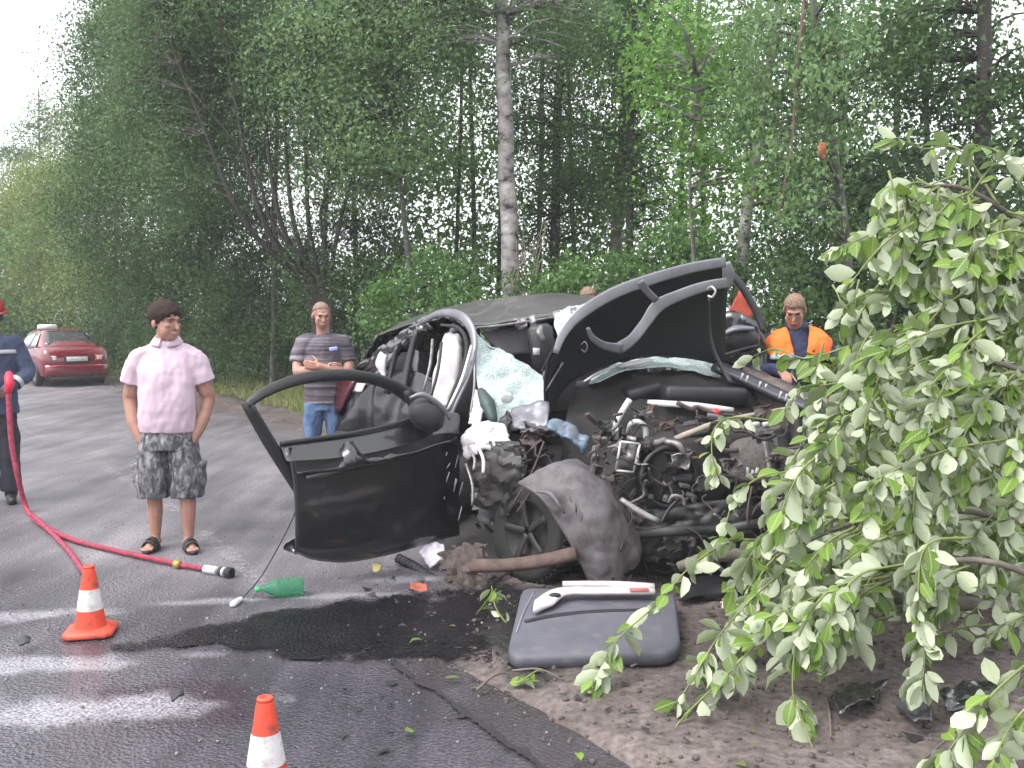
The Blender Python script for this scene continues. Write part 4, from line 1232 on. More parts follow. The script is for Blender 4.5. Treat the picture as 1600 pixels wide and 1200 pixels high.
def hand(mb, w, d, nrm, s=1.0, curl=0.6, side=1):
    """palm, four fingers of different lengths with bent knuckles, a thumb from the side of the palm"""
    w, d, nrm = Vector(w), Vector(d).normalized(), Vector(nrm).normalized()
    nrm = (nrm - d * nrm.dot(d)).normalized()
    sd_ = d.cross(nrm) * side
    for k in (-1, 0, 1):
        mb.limb([w + sd_ * .018 * k * s, w + d * .085 * s + sd_ * .027 * k * s], [.019 * s, .017 * s], seg=8)
    for k, ln in enumerate((.072, .082, .077, .058)):
        b0_ = w + d * .088 * s + sd_ * (-.033 + .022 * k) * s
        p, dd, pts = b0_, d.copy(), [b0_]
        for q in range(3):
            an = curl * (.5 + .25 * q)
            dd = (dd * math.cos(an) + nrm * math.sin(an)).normalized()
            p = p + dd * ln * s * (.45, .32, .26)[q]
            pts.append(p)
        mb.limb(pts, [.0095 * s, .009 * s, .0085 * s, .0075 * s], seg=8)
    t0 = w + d * .025 * s - sd_ * .03 * s
    mb.limb([t0, t0 + (d * .5 - sd_ * .75 + nrm * .3) * .04 * s, t0 + (d * .95 - sd_ * .7 + nrm * .6) * .075 * s], [.013 * s, .0115 * s, .009 * s], seg=8)

HS = 1.0

def head_parts(hc, yaw, pitch, roll=0):
    rot = Matrix.Rotation(yaw, 3, 'Z') @ Matrix.Rotation(pitch, 3, 'X') @ Matrix.Rotation(roll, 3, 'Y')
    hc = Vector(hc)
    T_ = lambda x, y, z: hc + rot @ (Vector((x, y, z)) * HS)
    return rot, T_

def add_head(mb, hc, yaw, pitch, fat=1.0):
    e0, l0 = mb.ellipsoid, mb.limb
    ell_ = lambda c, r, rt: e0(c, tuple(x * HS for x in r), rt)
    lmb_ = lambda p, r, seg=8: l0(p, [x * HS for x in r], seg=seg)
    rot, T_ = head_parts(hc, yaw, pitch)
    ell_(T_(0, .012, .035), (.076, .095, .084), rot)
    ell_(T_(0, -.028, -.028), (.064 * fat, .063, .085), rot)
    ell_(T_(0, -.045, -.083), (.044 * fat, .042, .034), rot)
    ell_(T_(.032 * fat, -.045, -.05), (.034, .035, .045), rot)
    ell_(T_(-.032 * fat, -.045, -.05), (.034, .035, .045), rot)
    lmb_([T_(0, -.087, .008), T_(0, -.102, -.022), T_(0, -.108, -.034)], [.009, .012, .015], seg=8)
    for s_ in (-1, 1):
        ell_(T_(.078 * s_, .014, -.012), (.012, .020, .033), rot)
        lmb_([T_(.012 * s_, -.087, .024), T_(.045 * s_, -.075, .022)], [.010, .009], seg=8)
        ell_(T_(.040 * s_, -.062, -.02), (.022, .022, .018), rot)
    lmb_([T_(-.02, -.084, -.066), T_(0, -.089, -.066), T_(.02, -.084, -.066)], [.007, .010, .007], seg=8)

def add_face(root, hc, yaw, pitch, brow):
    rot, T_ = head_parts(hc, yaw, pitch)
    for s_ in (-1, 1):
        MB().ellipsoid(T_(.031 * s_, -.0815, .004), (.0115, .005, .0045), rot).build('eye', EYEW, root, world=False)
        MB().tube([T_(.014 * s_, -.0965, .022), T_(.032 * s_, -.092, .027), T_(.050 * s_, -.080, .020)], [.0026, .0032, .002], seg=6, n=6).build('eyebrow', brow, root, world=False)
    MB().tube([T_(-.022, -.089, -.066), T_(0, -.0985, -.067), T_(.022, -.089, -.066)], [.002, .004, .002], seg=6, n=6).build('mouth', LIP, root, world=False)

def add_hair(root, hc, yaw, pitch, m, thick=.012, front=.055, back=-.06, side=-.005, rough=.006, fringe=0.0):
    rot, T_ = head_parts(hc, yaw, pitch)
    mb = MB()
    seg, rows = 40, 26
    rings = []
    for i in range(1, rows):
        th = math.pi * i / rows
        ring = []
        for k in range(seg):
            ph = 2 * math.pi * k / seg
            x, y, z = math.sin(th) * math.cos(ph), math.sin(th) * math.sin(ph), -math.cos(th)
            p = Vector((x * (.078 + thick), .012 + y * (.097 + thick), .035 + z * (.086 + thick)))
            fy = -y   # 1 at the face
            line = side + (front - side) * max(0, fy - .25) / .75 if fy > .25 else side + (back - side) * max(0, (.25 - fy)) / 1.25
            line += fringe * noise.noise(Vector((x * 14, y * 14, 2)))
            if p.z < line:
                p = Vector((x * .060, .012 + y * .078, .035 + z * .070))
            else:
                q = noise.fractal(Vector((x * 9, y * 9, z * 4)), .8, 2, 3)
                p += Vector((x, y, z)) * rough * q
            ring.append(T_(*p))
        rings.append(ring)
    mb.loft(rings)
    return mb.build('hair', m, root, world=False)

def ell(cx, cy, z, rx, ry, n=24, tilt=0.0):
    return [Vector((cx + rx * math.cos(2 * math.pi * k / n), cy + ry * math.sin(2 * math.pi * k / n), z + tilt * math.sin(2 * math.pi * k / n))) for k in range(n)]

def torso(mb, secs):
    mb.loft([ell(cx, cy, z, rx, ry) for z, rx, ry, cx, cy in secs])

def shoe(mb, ax, ay, yaw, L=.27, h=.09, w=.045):
    d = Vector((math.sin(yaw), -math.cos(yaw), 0))
    c = Vector((ax, ay, 0))
    mb.limb([c - d * .06 + Vector((0, 0, .045)), c + d * .05 + Vector((0, 0, .042)), c + d * (L - .12) + Vector((0, 0, .035))], [.043, .044, .034], seg=12)
    mb.box(c + d * .045 + Vector((0, 0, .012)), w * 1.7, L, .022, Matrix.Rotation(yaw, 3, 'Z'), .3)

# ---- man in the pink polo shirt
def pink_man():
    g = G(268, 858)
    root = thing('person', 'person in pale pink polo shirt and grey camouflage shorts, hands in pockets', 'person', (g.x, g.y, 0), R(6))
    global HS
    HS = 1.17
    hc = (0.005, -.03, 1.652)
    yaw, pit = R(56), R(6)
    b = MB()
    add_head(b, hc, yaw, pit, 1.12)
    b.limb([(0, .02, 1.45), (.0, .0, 1.60)], [.072, .068])
    torso(b, [(.84, .165, .12, 0, 0), (.95, .175, .135, 0, 0), (1.1, .17, .135, 0, -.01), (1.3, .165, .11, 0, 0), (1.40, .13, .085, 0, 0), (1.47, .075, .065, 0, .01)])
    for s_ in (-1, 1):
        b.limb([(.185 * s_, .01, 1.385), (.262 * s_, .03, 1.17), (.282 * s_, .045, 1.09), (.245 * s_, -.005, .93), (.185 * s_, -.045, .80)], [.066, .057, .051, .047, .034])
        bh = MB()
        hand(b, (.185 * s_, -.045, .80), (-.4 * s_, .1, -1), (-s_, 0, 0), .95, .25, s_)
    for s_, fx, fy in ((-1, -.125, .03), (1, .13, -.03)):
        b.limb([(.09 * s_, 0, .90), (.105 * s_, -.005, .52), (fx, fy + .015, .36), (fx, fy + .02, .26), (fx, fy + .02, .09)], [.095, .07, .058, .056, .037])
        d = Vector((.45 * s_ if s_ > 0 else -.12, -1, 0)).normalized()
        c = Vector((fx, fy, 0))
        b.limb([c - d * .04 + Vector((0, 0, .052)), c + d * .06 + Vector((0, 0, .055)), c + d * .12 + Vector((0, 0, .042))], [.036, .038, .030])
        sdv = Vector((-d.y, d.x, 0))
        for q in range(5):
            b.limb([c + d * .12 + sdv * (q - 2) * .016 + Vector((0, 0, .036)), c + d * (.185 - .008 * abs(q - 1.5)) + sdv * (q - 2) * .018 + Vector((0, 0, .03))], [.012, .010], seg=8)
    fuse(b, 'body', SKIN, root, .0065, 3)
    add_face(root, hc, yaw, pit, HAIRD)
    add_hair(root, hc, yaw, pit, HAIRD, .012, .042, -.085, -.02, .010, .05)
    root.scale = (.95, .95, .98)
    # polo shirt
    s = MB()
    torso(s, [(.862, .208, .158, 0, 0), (.90, .212, .163, 0, -.005), (1.02, .214, .175, 0, -.012), (1.16, .212, .17, 0, -.012), (1.30, .212, .152, 0, -.005), (1.37, .205, .130, 0, 0), (1.43, .165, .108, 0, .005), (1.475, .10, .088, 0, .01), (1.505, .082, .078, 0, .01)])
    for s_ in (-1, 1):
        s.limb([(.07 * s_, .005, 1.44), (.13 * s_, .005, 1.415), (.20 * s_, .006, 1.375)], [.068, .076, .080])
        s.tube([(.18 * s_, .005, 1.40), (.215 * s_, .008, 1.345), (.240 * s_, .012, 1.285), (.262 * s_, .02, 1.215)], [.074, .082, .083, .084], seg=18)
    PINK = mat('pink_cotton', (.50, .385, .455), .85, 0, .06, 5, bump=.25, bscale=14)
    fuse(s, 'polo_shirt', PINK, root, .008, 3, .016, 8, (1, 1, .55), 3)
    # collar
    c2 = MB()
    rings = []
    for k in range(41):
        a = R(14 + k * 8.3)
        ca, sa = math.sin(a), -math.cos(a)
        rings.append([Vector((.070 * ca, .008 + .070 * sa, 1.545 - .022 * math.cos(a))), Vector((.080 * ca, .008 + .080 * sa, 1.550 - .022 * math.cos(a))), Vector((.118 * ca, .01 + .110 * sa, 1.500 - .026 * math.cos(a))), Vector((.110 * ca, .01 + .103 * sa, 1.492 - .026 * math.cos(a)))])
    c2.loft(rings)
    c2.build('collar', PINK, root, world=False)
    # cargo shorts
    m, nt, n, l, bs_ = nodes_of('camouflage')
    tc = n.new('ShaderNodeTexCoord')
    mp = n.new('ShaderNodeMapping'); mp.inputs['Scale'].default_value = (1, 1, .55); mp.inputs['Rotation'].default_value = (0, .5, 0)
    l.new(tc.outputs['Object'], mp.inputs[0])
    nz = n.new('ShaderNodeTexNoise'); nz.inputs['Scale'].default_value = 25; nz.inputs['Detail'].default_value = 5; nz.inputs['Distortion'].default_value = .8
    l.new(mp.outputs[0], nz.inputs['Vector'])
    r_ = ramp(n, [(.34, (.030, .029, .038)), (.47, (.085, .082, .095)), (.55, (.15, .146, .158)), (.66, (.28, .273, .28))])
    r_.color_ramp.interpolation = 'LINEAR'
    l.new(nz.outputs['Fac'], r_.inputs[0]); l.new(r_.outputs[0], bs_.inputs['Base Color'])
    bs_.inputs['Roughness'].default_value = .9
    t = MB()
    torso(t, [(.74, .212, .150, 0, 0), (.80, .216, .153, 0, 0), (.85, .210, .15, 0, 0), (.92, .19, .145, 0, 0)])
    for s_, kx in ((-1, -.120), (1, .122)):
        t.loft([ell(cx, cy, z, rx, ry) for cx, cy, z, rx, ry in ((.095 * s_, 0, .84, .112, .14), (.108 * s_, 0, .72, .112, .132), (.122 * s_, 0, .58, .120, .135), (kx * 1.04, .005, .46, .122, .132), (kx * 1.04, .01, .385, .120, .130))])
        t.box((.238 * s_, .01, .55), .04, .15, .17, Matrix.Rotation(R(3 * s_), 3, 'Y'), .25)
        t.box((.244 * s_, .01, .62), .045, .16, .05, Matrix.Rotation(R(3 * s_), 3, 'Y'), .25)
    fuse(t, 'cargo_shorts', m, root, .008, 3, .014, 9, (1, 1, .6), 7)
    BL = mat('sandal_black', (.018, .017, .018), .6)
    for s_, fx, fy in ((-1, -.125, .03), (1, .13, -.03)):
        d = Vector((.45 if s_ > 0 else -.12, -1, 0)).normalized()
        yw = math.atan2(d.x, -d.y)
        c = Vector((fx, fy, 0)) + d * .065
        sd_ = Vector((-d.y, d.x, 0))
        rg = [[c + d * (math.sin(2 * math.pi * k / 24) * .135 * sc) + sd_ * (math.cos(2 * math.pi * k / 24) * (.046 + .008 * math.sin(2 * math.pi * k / 24)) * sc) + Vector((0, 0, z)) for k in range(24)] for sc, z in ((.96, .002), (1, .008), (1, .02), (.97, .026))]
        sl = MB().loft(rg).build('sandal', BL, root, world=False)
        for off in (.0, .045):
            q0 = c + d * (.005 + off)
            MB().strip([q0 + sd_ * .05 + Vector((0, 0, .02)), q0 + sd_ * .036 + Vector((0, 0, .075 - off * .2)), q0 + Vector((0, 0, .098 - off * .35)), q0 - sd_ * .036 + Vector((0, 0, .075 - off * .2)), q0 - sd_ * .05 + Vector((0, 0, .02))], .05, .012, (0, 0, 1)).build('strap', BL, sl, world=False)
    return root
pink_man()
HS = 1.0

# ---- man with crossed arms
def crossed_man():
    Y = 9.0
    g = P(508, 770, Y)
    root = thing('person', 'person in dark striped T-shirt and blue jeans standing with arms crossed', 'person', (g.x, Y, gz(g.x, Y) if g.x > road_right(Y) else 0.0), R(8))
    hc = (-.01, -.045, 1.665)
    yaw, pit = R(16), R(14)
    b = MB()
    add_head(b, hc, yaw, pit, .98)
    b.limb([(0, .02, 1.46), (-.005, -.01, 1.59)], [.060, .057])
    torso(b, [(.86, .15, .105, 0, 0), (1.0, .15, .11, 0, 0), (1.2, .165, .115, 0, 0), (1.40, .165, .10, 0, 0), (1.48, .07, .06, 0, .01)])
    for s_ in (-1, 1):
        b.limb([(.18 * s_, .0, 1.42), (.228 * s_, -.02, 1.26), (.232 * s_, -.085, 1.145)], [.06, .052, .047])
    b.limb([(-.232, -.085, 1.145), (-.12, -.175, 1.155), (.03, -.20, 1.175)], [.046, .048, .034])
    b.limb([(.232, -.085, 1.145), (.13, -.185, 1.15), (-.02, -.245, 1.20)], [.046, .047, .034])
    hand(b, (-.02, -.245, 1.20), (-.95, .1, .15), (.1, .9, .1), .95, .35, 1)
    hand(b, (.03, -.20, 1.175), (.95, .25, .15), (0, -.6, -.4), .95, .3, 1)
    for s_ in (-1, 1):
        b.limb([(.085 * s_, 0, .9), (.10 * s_, -.005, .5), (.11 * s_, .015, .1)], [.075, .055, .04])
    fuse(b, 'body', SKIN, root, .0075, 3)
    add_face(root, hc, yaw, pit, HAIRD)
    add_hair(root, hc, yaw, pit, mat('stubble_hair', (.19, .12, .095), .7, 0, .2, 60), .0015, .084, -.05, .045, .001)
    m, nt, n, l, bs_ = nodes_of('striped_shirt')
    tc = n.new('ShaderNodeTexCoord')
    mp = n.new('ShaderNodeMapping'); mp.inputs['Scale'].default_value = (.6, .6, 13)
    l.new(tc.outputs['Object'], mp.inputs[0])
    nz = n.new('ShaderNodeTexNoise'); nz.inputs['Scale'].default_value = 2.4; nz.inputs['Detail'].default_value = 3
    l.new(mp.outputs[0], nz.inputs['Vector'])
    r_ = ramp(n, [(.36, (.03, .026, .038)), (.48, (.075, .063, .080)), (.56, (.11, .092, .11)), (.66, (.22, .20, .23))])
    l.new(nz.outputs['Fac'], r_.inputs[0]); l.new(r_.outputs[0], bs_.inputs['Base Color'])
    bs_.inputs['Roughness'].default_value = .9
    s = MB()
    torso(s, [(.84, .178, .125, 0, 0), (.95, .178, .128, 0, 0), (1.08, .180, .13, 0, 0), (1.22, .190, .132, 0, 0), (1.36, .192, .12, 0, 0), (1.43, .165, .10, 0, .005), (1.48, .085, .075, 0, .01), (1.495, .07, .066, 0, .01)])
    for s_ in (-1, 1):
        s.limb([(.10 * s_, 0, 1.435), (.18 * s_, 0, 1.41)], [.068, .080])
        s.tube([(.16 * s_, 0, 1.425), (.196 * s_, -.004, 1.36), (.222 * s_, -.014, 1.29), (.234 * s_, -.03, 1.225)], [.078, .080, .077, .075], seg=18)
    fuse(s, 't_shirt', m, root, .009, 3, .010, 10, (1, 1, .6), 1)
    MB().box((.10, -.135, 1.355), .075, .012, .035, Matrix.Rotation(R(-8), 3, 'Y'), .2).build('chest_print', mat('print_blue', (.30, .36, .62), .8), root, world=False)
    J = mat('blue_denim', (.075, .13, .235), .9, 0, .45, 5, bump=.4, bscale=30)
    t = MB()
    torso(t, [(.78, .160, .118, 0, 0), (.84, .158, .112, 0, 0), (.92, .13, .09, 0, 0)])
    for s_ in (-1, 1):
        t.loft([ell(cx, cy, z, r_, r_ * 1.1) for cx, cy, z, r_ in ((.085 * s_, 0, .85, .096), (.098 * s_, 0, .68, .092), (.108 * s_, -.005, .5, .075), (.112 * s_, .005, .3, .070), (.112 * s_, .01, .06, .068))])
    fuse(t, 'jeans', J, root, .010, 3, .012, 9, (1, 1, .8), 4)
    sh_ = MB()
    for s_ in (-1, 1):
        sh = MB(); shoe(sh, .112 * s_, .0, R(10) * s_)
        fuse(sh, 'shoe', mat('shoe_dark', (.03, .03, .032), .6), root, .01, 2)
crossed_man()

# ---- overalls wearers: one builder, posed by joints
def worker(name_label, loc, rz, hc, yaw, pit, arms, jacket, trousers, hairm, opts):
    root = thing('person', name_label, 'person', loc, rz)
    b = MB()
    add_head(b, hc, yaw, pit, 1.0)
    b.limb([(0, .02, 1.45), (hc[0] * .7, hc[1] * .6, 1.58)], [.060, .056])
    torso(b, [(.86, .14, .10, 0, 0), (1.1, .145, .105, 0, 0), (1.3, .155, .105, 0, 0), (1.42, .15, .09, 0, 0), (1.48, .07, .06, 0, .01)])
    for s_, (e_, w_, hd_, nn) in zip((-1, 1), arms):
        b.limb([(.18 * s_, 0, 1.42), e_, w_], [.05, .042, .032])
        hand(b, w_, hd_, nn, 1.0, .75, s_)
    for s_ in (-1, 1):
        b.limb([(.085 * s_, 0, .9), (.10 * s_, -.005, .5), (.11 * s_, .015, .1)], [.07, .05, .038])
    fuse(b, 'body', SKIN, root, .008, 3)
    add_face(root, hc, yaw, pit, HAIRD)
    if hairm is not None:
        add_hair(root, hc, yaw, pit, hairm, .003, .064, -.06, .006, .005, .035)
    s = MB()
    torso(s, [(.80, .205, .15, 0, 0), (.95, .20, .15, 0, 0), (1.15, .205, .155, 0, -.005), (1.32, .212, .145, 0, 0), (1.42, .19, .115, 0, .005), (1.49, .10, .09, 0, .01), (1.53, .08, .08, 0, .01)])
    for s_, (e_, w_, hd_, nn) in zip((-1, 1), arms):
        e_, w_ = Vector(e_), Vector(w_)
        s.limb([(.15 * s_, 0, 1.42), (.195 * s_, 0, 1.39), tuple(e_), tuple(e_.lerp(w_, .5)), tuple(e_.lerp(w_, .9))], [.075, .082, .064, .058, .050], n=16)
    jk = fuse(s, 'jacket', jacket, root, .010, 3, .016, 8, (1, 1, .8), opts.get('seed', 0))
    t = MB()
    torso(t, [(.78, .17, .13, 0, 0), (.86, .175, .13, 0, 0), (.95, .165, .12, 0, 0)])
    for s_ in (-1, 1):
        t.loft([ell(cx, cy, z, r_, r_ * 1.1) for cx, cy, z, r_ in ((.09 * s_, 0, .85, .105), (.105 * s_, 0, .6, .098), (.112 * s_, -.005, .4, .088), (.116 * s_, .01, .10, .085))])
    fuse(t, 'trousers', trousers, root, .011, 3, .016, 8, (1, 1, .8), 2)
    for s_ in (-1, 1):
        sh = MB(); shoe(sh, .116 * s_, .0, R(8) * s_, .29)
        sh.limb([(.116 * s_, .01, .06), (.116 * s_, .012, .2)], [.055, .06])
        fuse(sh, 'boot', mat('boot_black', (.015, .014, .014), .5), root, .011, 2)
    return root, jk

NAVY = mat('navy_workwear', (.022, .030, .075), .85, 0, .3, 6, bump=.3, bscale=14)
NAVY2 = mat('faded_navy_workwear', (.040, .055, .105), .85, 0, .35, 6, bump=.3, bscale=14)
REFL = mat('reflective_tape', (.40, .41, .44), .4, .2, .15, 10)
ORANGE = mat('orange_high_vis', (.90, .15, .015), .75, 0, .18, 14, bump=.4, bscale=20)

# rescuer beyond the far wing
g = P(1243, 600, 7.55)
hcR = (-.035, -.09, 1.655)
res, jk = worker('rescuer in navy jacket with orange shoulders bending beside the leafy branches', (g.x, 7.55, 0.05), R(-6), hcR, R(-14), R(32),
    [((-.27, -.06, 1.20), (-.16, -.33, 1.18), (.1, -.9, -.2), (0, 0, -1)), ((.29, -.04, 1.16), (.20, -.26, 1.0), (-.1, -.8, -.4), (-1, 0, 0))],
    NAVY, NAVY, HAIRL, {'seed': 5})
for s_ in (-1, 1):   # high-vis yoke and its tape, laid over the jacket
    yk = MB().grid([[Vector((x * s_, y, z)) for x, y, z in r_] for r_ in (
        ((.085, .02, 1.525), (.14, .0, 1.505), (.205, .0, 1.475), (.255, .0, 1.43)),
        ((.082, -.075, 1.50), (.135, -.105, 1.475), (.20, -.10, 1.445), (.255, -.06, 1.40)),
        ((.065, -.145, 1.41), (.125, -.160, 1.40), (.19, -.140, 1.38), (.245, -.075, 1.36)),
        ((.045, -.172, 1.31), (.11, -.178, 1.305), (.18, -.155, 1.30), (.225, -.10, 1.30)))], n=6, th=.012, crumple=.008, cs=14, seed=s_)
    if s_ < 0:
        yk.f = [f[::-1] for f in yk.f]
    y_ = yk.build('shoulder_yoke', ORANGE, res, world=False)
    MB().strip([Vector((x * s_, y, z)) for x, y, z in ((.05, -.178, 1.30), (.11, -.184, 1.295), (.18, -.162, 1.29), (.22, -.115, 1.29))], .04, .012, (0, -1, .1)).build('reflective_tape', REFL, y_, world=False)
MB().loft([[Vector((r_ * math.cos(a), .01 + r_ * math.sin(a), z + .02 * math.sin(a))) for a in [2 * math.pi * k / 24 for k in range(24)]] for r_, z in ((.088, 1.50), (.084, 1.56), (.072, 1.565), (.072, 1.50))]).build('collar', NAVY, res, world=False)

# firefighter at the left edge
g = G(-5, 785)
hcF = (.02, -.05, 1.665)
ff, jk = worker('firefighter in navy jacket and red helmet holding a red hose', (g.x, g.y, 0), R(22), hcF, R(15), R(10),
    [((-.27, -.06, 1.17), (-.02, -.27, 1.06), (.6, -.6, .1), (0, 0, 1)), ((.285, -.05, 1.16), (.10, -.27, .98), (-.7, -.5, .2), (0, 0, 1))],
    NAVY2, mat('dark_trousers', (.022, .022, .034), .85, 0, .3, 6), None, {'seed': 9})
rot, T_ = head_parts(hcF, R(15), R(10))
HELM = mat('red_helmet', (.30, .015, .022), .3, 0, .1, 6, coat=.4)
hl = MB().loft([[T_(r_ * math.cos(a), .008 + r_ * 1.2 * math.sin(a), z) for a in [2 * math.pi * k / 28 for k in range(28)]] for r_, z in ((.098, .03), (.108, .05), (.104, .09), (.088, .125), (.055, .148), (.015, .156))]).build('helmet', HELM, ff, world=False)
MB().loft([[T_(r_ * math.cos(a), .0 + r_ * 1.2 * math.sin(a), z) for a in [2 * math.pi * k / 28 for k in range(28)]] for r_, z in ((.10, .035), (.128, .028), (.128, .036), (.10, .046))]).build('brim', HELM, hl, world=False)
MB().grid([[T_(x, -.118 - .01 * (1 - abs(x) / .07), z) for x in (-.07, -.035, 0, .035, .07)] for z in (.04, .0, -.03)], n=3, th=.004).build('visor', mat('dark_visor', (.05, .05, .06), .15), hl, world=False)
for z, rx in ((1.345, .226), (1.33, .0)):
    if rx:
        MB().strip([(rx * math.sin(a), -.165 * math.cos(a), z) for a in [R(-85 + k * 17) for k in range(11)]], .035, .01, (0, -1, .1)).build('reflective_tape', REFL, ff, world=False)
for (e_, w_) in (((.285, -.05, 1.16), (.10, -.27, .98)),):
    e_, w_ = Vector(e_), Vector(w_)
    d = (w_ - e_).normalized()
    MB().lathe([(.066, -.02), (.068, 0), (.066, .025)], e_.lerp(w_, .45), d, 18, caps=False).build('cuff_tape', REFL, ff, world=False)

# two more people behind the wreck: only the tops of their heads show
DK = mat('dark_jacket', (.02, .02, .024), .85, 0, .3, 6)
arms0 = [((-.25, .0, 1.15), (-.22, -.08, .92), (0, -.2, -1), (1, 0, 0)), ((.25, .0, 1.15), (.22, -.08, .92), (0, -.2, -1), (-1, 0, 0))]
p = P(919, 447, 9.9)
worker('fair haired person standing behind the wrecked car, only the head top showing above the roof', (p.x, p.y, p.z - 1.80), 0, (0, -.03, 1.67), R(10), R(15), arms0, DK, DK, HAIRL, {})
p = P(997, 436, 9.4)
w2, _ = worker('person in a grey cap behind the wreck, next to the raised hood', (p.x, p.y, p.z - 1.81), 0, (0, -.03, 1.67), R(-20), R(10), arms0, DK, DK, None, {})
rot, T_ = head_parts((0, -.03, 1.67), R(-20), R(10))
MB().loft([[T_(r_ * math.cos(a), .01 + r_ * 1.2 * math.sin(a), z) for a in [2 * math.pi * k / 24 for k in range(24)]] for r_, z in ((.085, .03), (.088, .06), (.082, .10), (.06, .125), (.02, .135))]).build('cap', mat('grey_cap', (.12, .12, .14), .8), w2, world=False)

bpy.data.scenes.remove(SCRATCH)

# ------------------------------------------------------------------ parked cars
def sedan(name, label, loc, heading, paint, taxi):
    """local: y forward from the rear bumper, x right, z up"""
    root = thing(name, label, 'car', loc, math.atan2(-heading[0], heading[1]))
    # stations: y, bottom z, bottom half width, waist z, waist half width, belt z, belt half width
    st = [(-.02, .42, .62, .55, .70, .74, .66), (.06, .28, .74, .55, .80, .92, .74), (.25, .22, .79, .56, .83, .98, .77), (.75, .20, .81, .56, .84, 1.0, .79), (1.3, .19, .81, .56, .845, .96, .80), (2.0, .19, .81, .56, .845, .93, .80), (2.9, .19, .81, .55, .84, .92, .79), (3.4, .20, .80, .54, .83, .90, .76), (3.9, .22, .76, .52, .80, .80, .68), (4.15, .28, .66, .50, .72, .70, .60), (4.25, .36, .5, .48, .58, .60, .5)]
    rings = []
    for y, z0, w0, z1, w1, z2, w2 in st:
        half = [(w0 * .85, z0), (w0, z0 + .06), (w1, z1), (w1 * .99, (z1 + z2) / 2 + .03), (w2 + .015, z2 - .02), (w2 * .92, z2 + .008), (w2 * .5, z2 + .02)]
        rings.append([Vector((x, y, z)) for x, z in half] + [Vector((-x, y, z)) for x, z in half[::-1]])
    body = MB().loft(rings).build('body', paint, root, world=False, auto=50)
    # cabin
    cb = [(.55, .98, .70, 1.01, .69), (.95, .98, .74, 1.24, .61), (1.25, .97, .755, 1.385, .545), (1.7, .95, .765, 1.425, .54), (2.3, .93, .765, 1.41, .545), (2.55, .93, .76, 1.37, .56), (3.15, .92, .73, .96, .70)]
    rings = []
    for y, z0, w0, z1, w1 in cb:
        half = [(w0, z0), (w0 * .6 + w1 * .4, z0 + (z1 - z0) * .4), (w1 + .012, z1 - .035 if z1 - z0 > .1 else z1 - .005), (w1 * .93, z1), (w1 * .5, z1 + .015)]
        rings.append([Vector((x, y, z)) for x, z in half] + [Vector((-x, y, z)) for x, z in half[::-1]])
    MB().loft(rings).build('roof', paint, root, world=False, auto=60)
    GL = mat('car_glass', (.02, .024, .028), .06, 0, .2, 4, spec=.9)
    # rear window, side windows, windscreen set proud of the cabin
    def pane(pts, nm='window'):
        return MB().grid(pts, n=3, th=.008).build(nm, GL, root, world=False)
    pane([[(x * .62, .60, 1.035) for x in (1, .4, -.4, -1)], [(x * .56, .90, 1.225) for x in (1, .4, -.4, -1)], [(x * .49, 1.17, 1.385) for x in (1, .4, -.4, -1)]], 'rear_window')
    pane([[(x * .49, 2.58, 1.375) for x in (-1, -.4, .4, 1)], [(x * .60, 3.13, .995) for x in (-1, -.4, .4, 1)]], 'windscreen')
    WG = mat('sky_lit_glass', (.30, .32, .35), .08, 0, .1, 4, spec=1.0)  # paler glass copy with the sky's reflection put into its colour
    for s_ in (-1, 1):
        for (y0, y1, y2, y3) in ((.98, 1.62, 1.22, 1.64), (1.72, 2.78, 1.74, 2.42)):
            q = [[Vector((s_ * .778, y0, .985)), Vector((s_ * .785, (y0 + y1) / 2, .98)), Vector((s_ * .782, y1, .975))], [Vector((s_ * .59, y2, 1.33)), Vector((s_ * .588, (y2 + y3) / 2, 1.345)), Vector((s_ * .60, y3, 1.33))]]
            if s_ < 0:
                q = q[::-1]
            MB().grid(q, n=3, th=-.008 if False else .008).build('window', WG if taxi else GL, root, world=False)
        # door seams and mirror
        MB().tube([(s_ * .848, 1.67, .30), (s_ * .852, 1.67, .6), (s_ * .80, 1.67, .95)], .006, seg=5).build('door_seam', PLAST, root, world=False)
        MB().ellipsoid((s_ * .90, 2.75, 1.0), (.09, .06, .065)).build('wing_mirror', paint, root, world=False)
        # wheels
        for y in (.85, 3.35):
            w_ = MB().lathe([(.17, -.08), (.25, -.09), (.285, -.07), (.29, 0), (.285, .07), (.25, .09), (.17, .08)], (s_ * .77, y, .29), (s_, 0, 0), 28, caps=False).build('wheel', RUBBER, root, world=False)
            MB().lathe([(0, .07), (.06, .075), (.07, .05), (.15, .05), (.18, .085), (.18, -.06), (0, -.06)], (s_ * .77, y, .29), (s_, 0, 0), 20).build('rim', STEEL, w_, world=False)
            MB().lathe([(.33, -.02), (.345, .0), (.33, .02), (.30, .0)], (s_ * .835, y, .30), (s_, 0, 0), 28, caps=False).build('wheel_arch', PLAST, root, world=False)
        # tail lamps
        t_ = MB().grid([[Vector((s_ * x, y, z)) for x, y in ((.46, .0), (.60, -.005), (.72, .06))] for z in (.80, .73, .64)], n=3, th=.02).build('tail_light', mat('lamp_red', (.5, .015, .02), .2, coat=.5), root, world=False)
        MB().grid([[Vector((s_ * x, y - .022, z)) for x, y in ((.50, .0), (.58, -.003), (.66, .03))] for z in (.785, .735, .68)], n=3, th=.012).build('lens', mat('lamp_clear', (.85, .74, .72), .2), t_, world=False)
        MB().box((s_ * .52, -.05, .52), .16, .02, .06, None, .2).build('reflector', mat('lamp_pink', (.75, .12, .12), .25), root, world=False)
    # rear: lid seam, plate, bumper, exhaust
    MB().strip([(-.70, -.01, .60), (0, -.045, .59), (.70, -.01, .60)], .012, .02, (0, -1, 0)).build('lid_seam', PLAST, root, world=False)
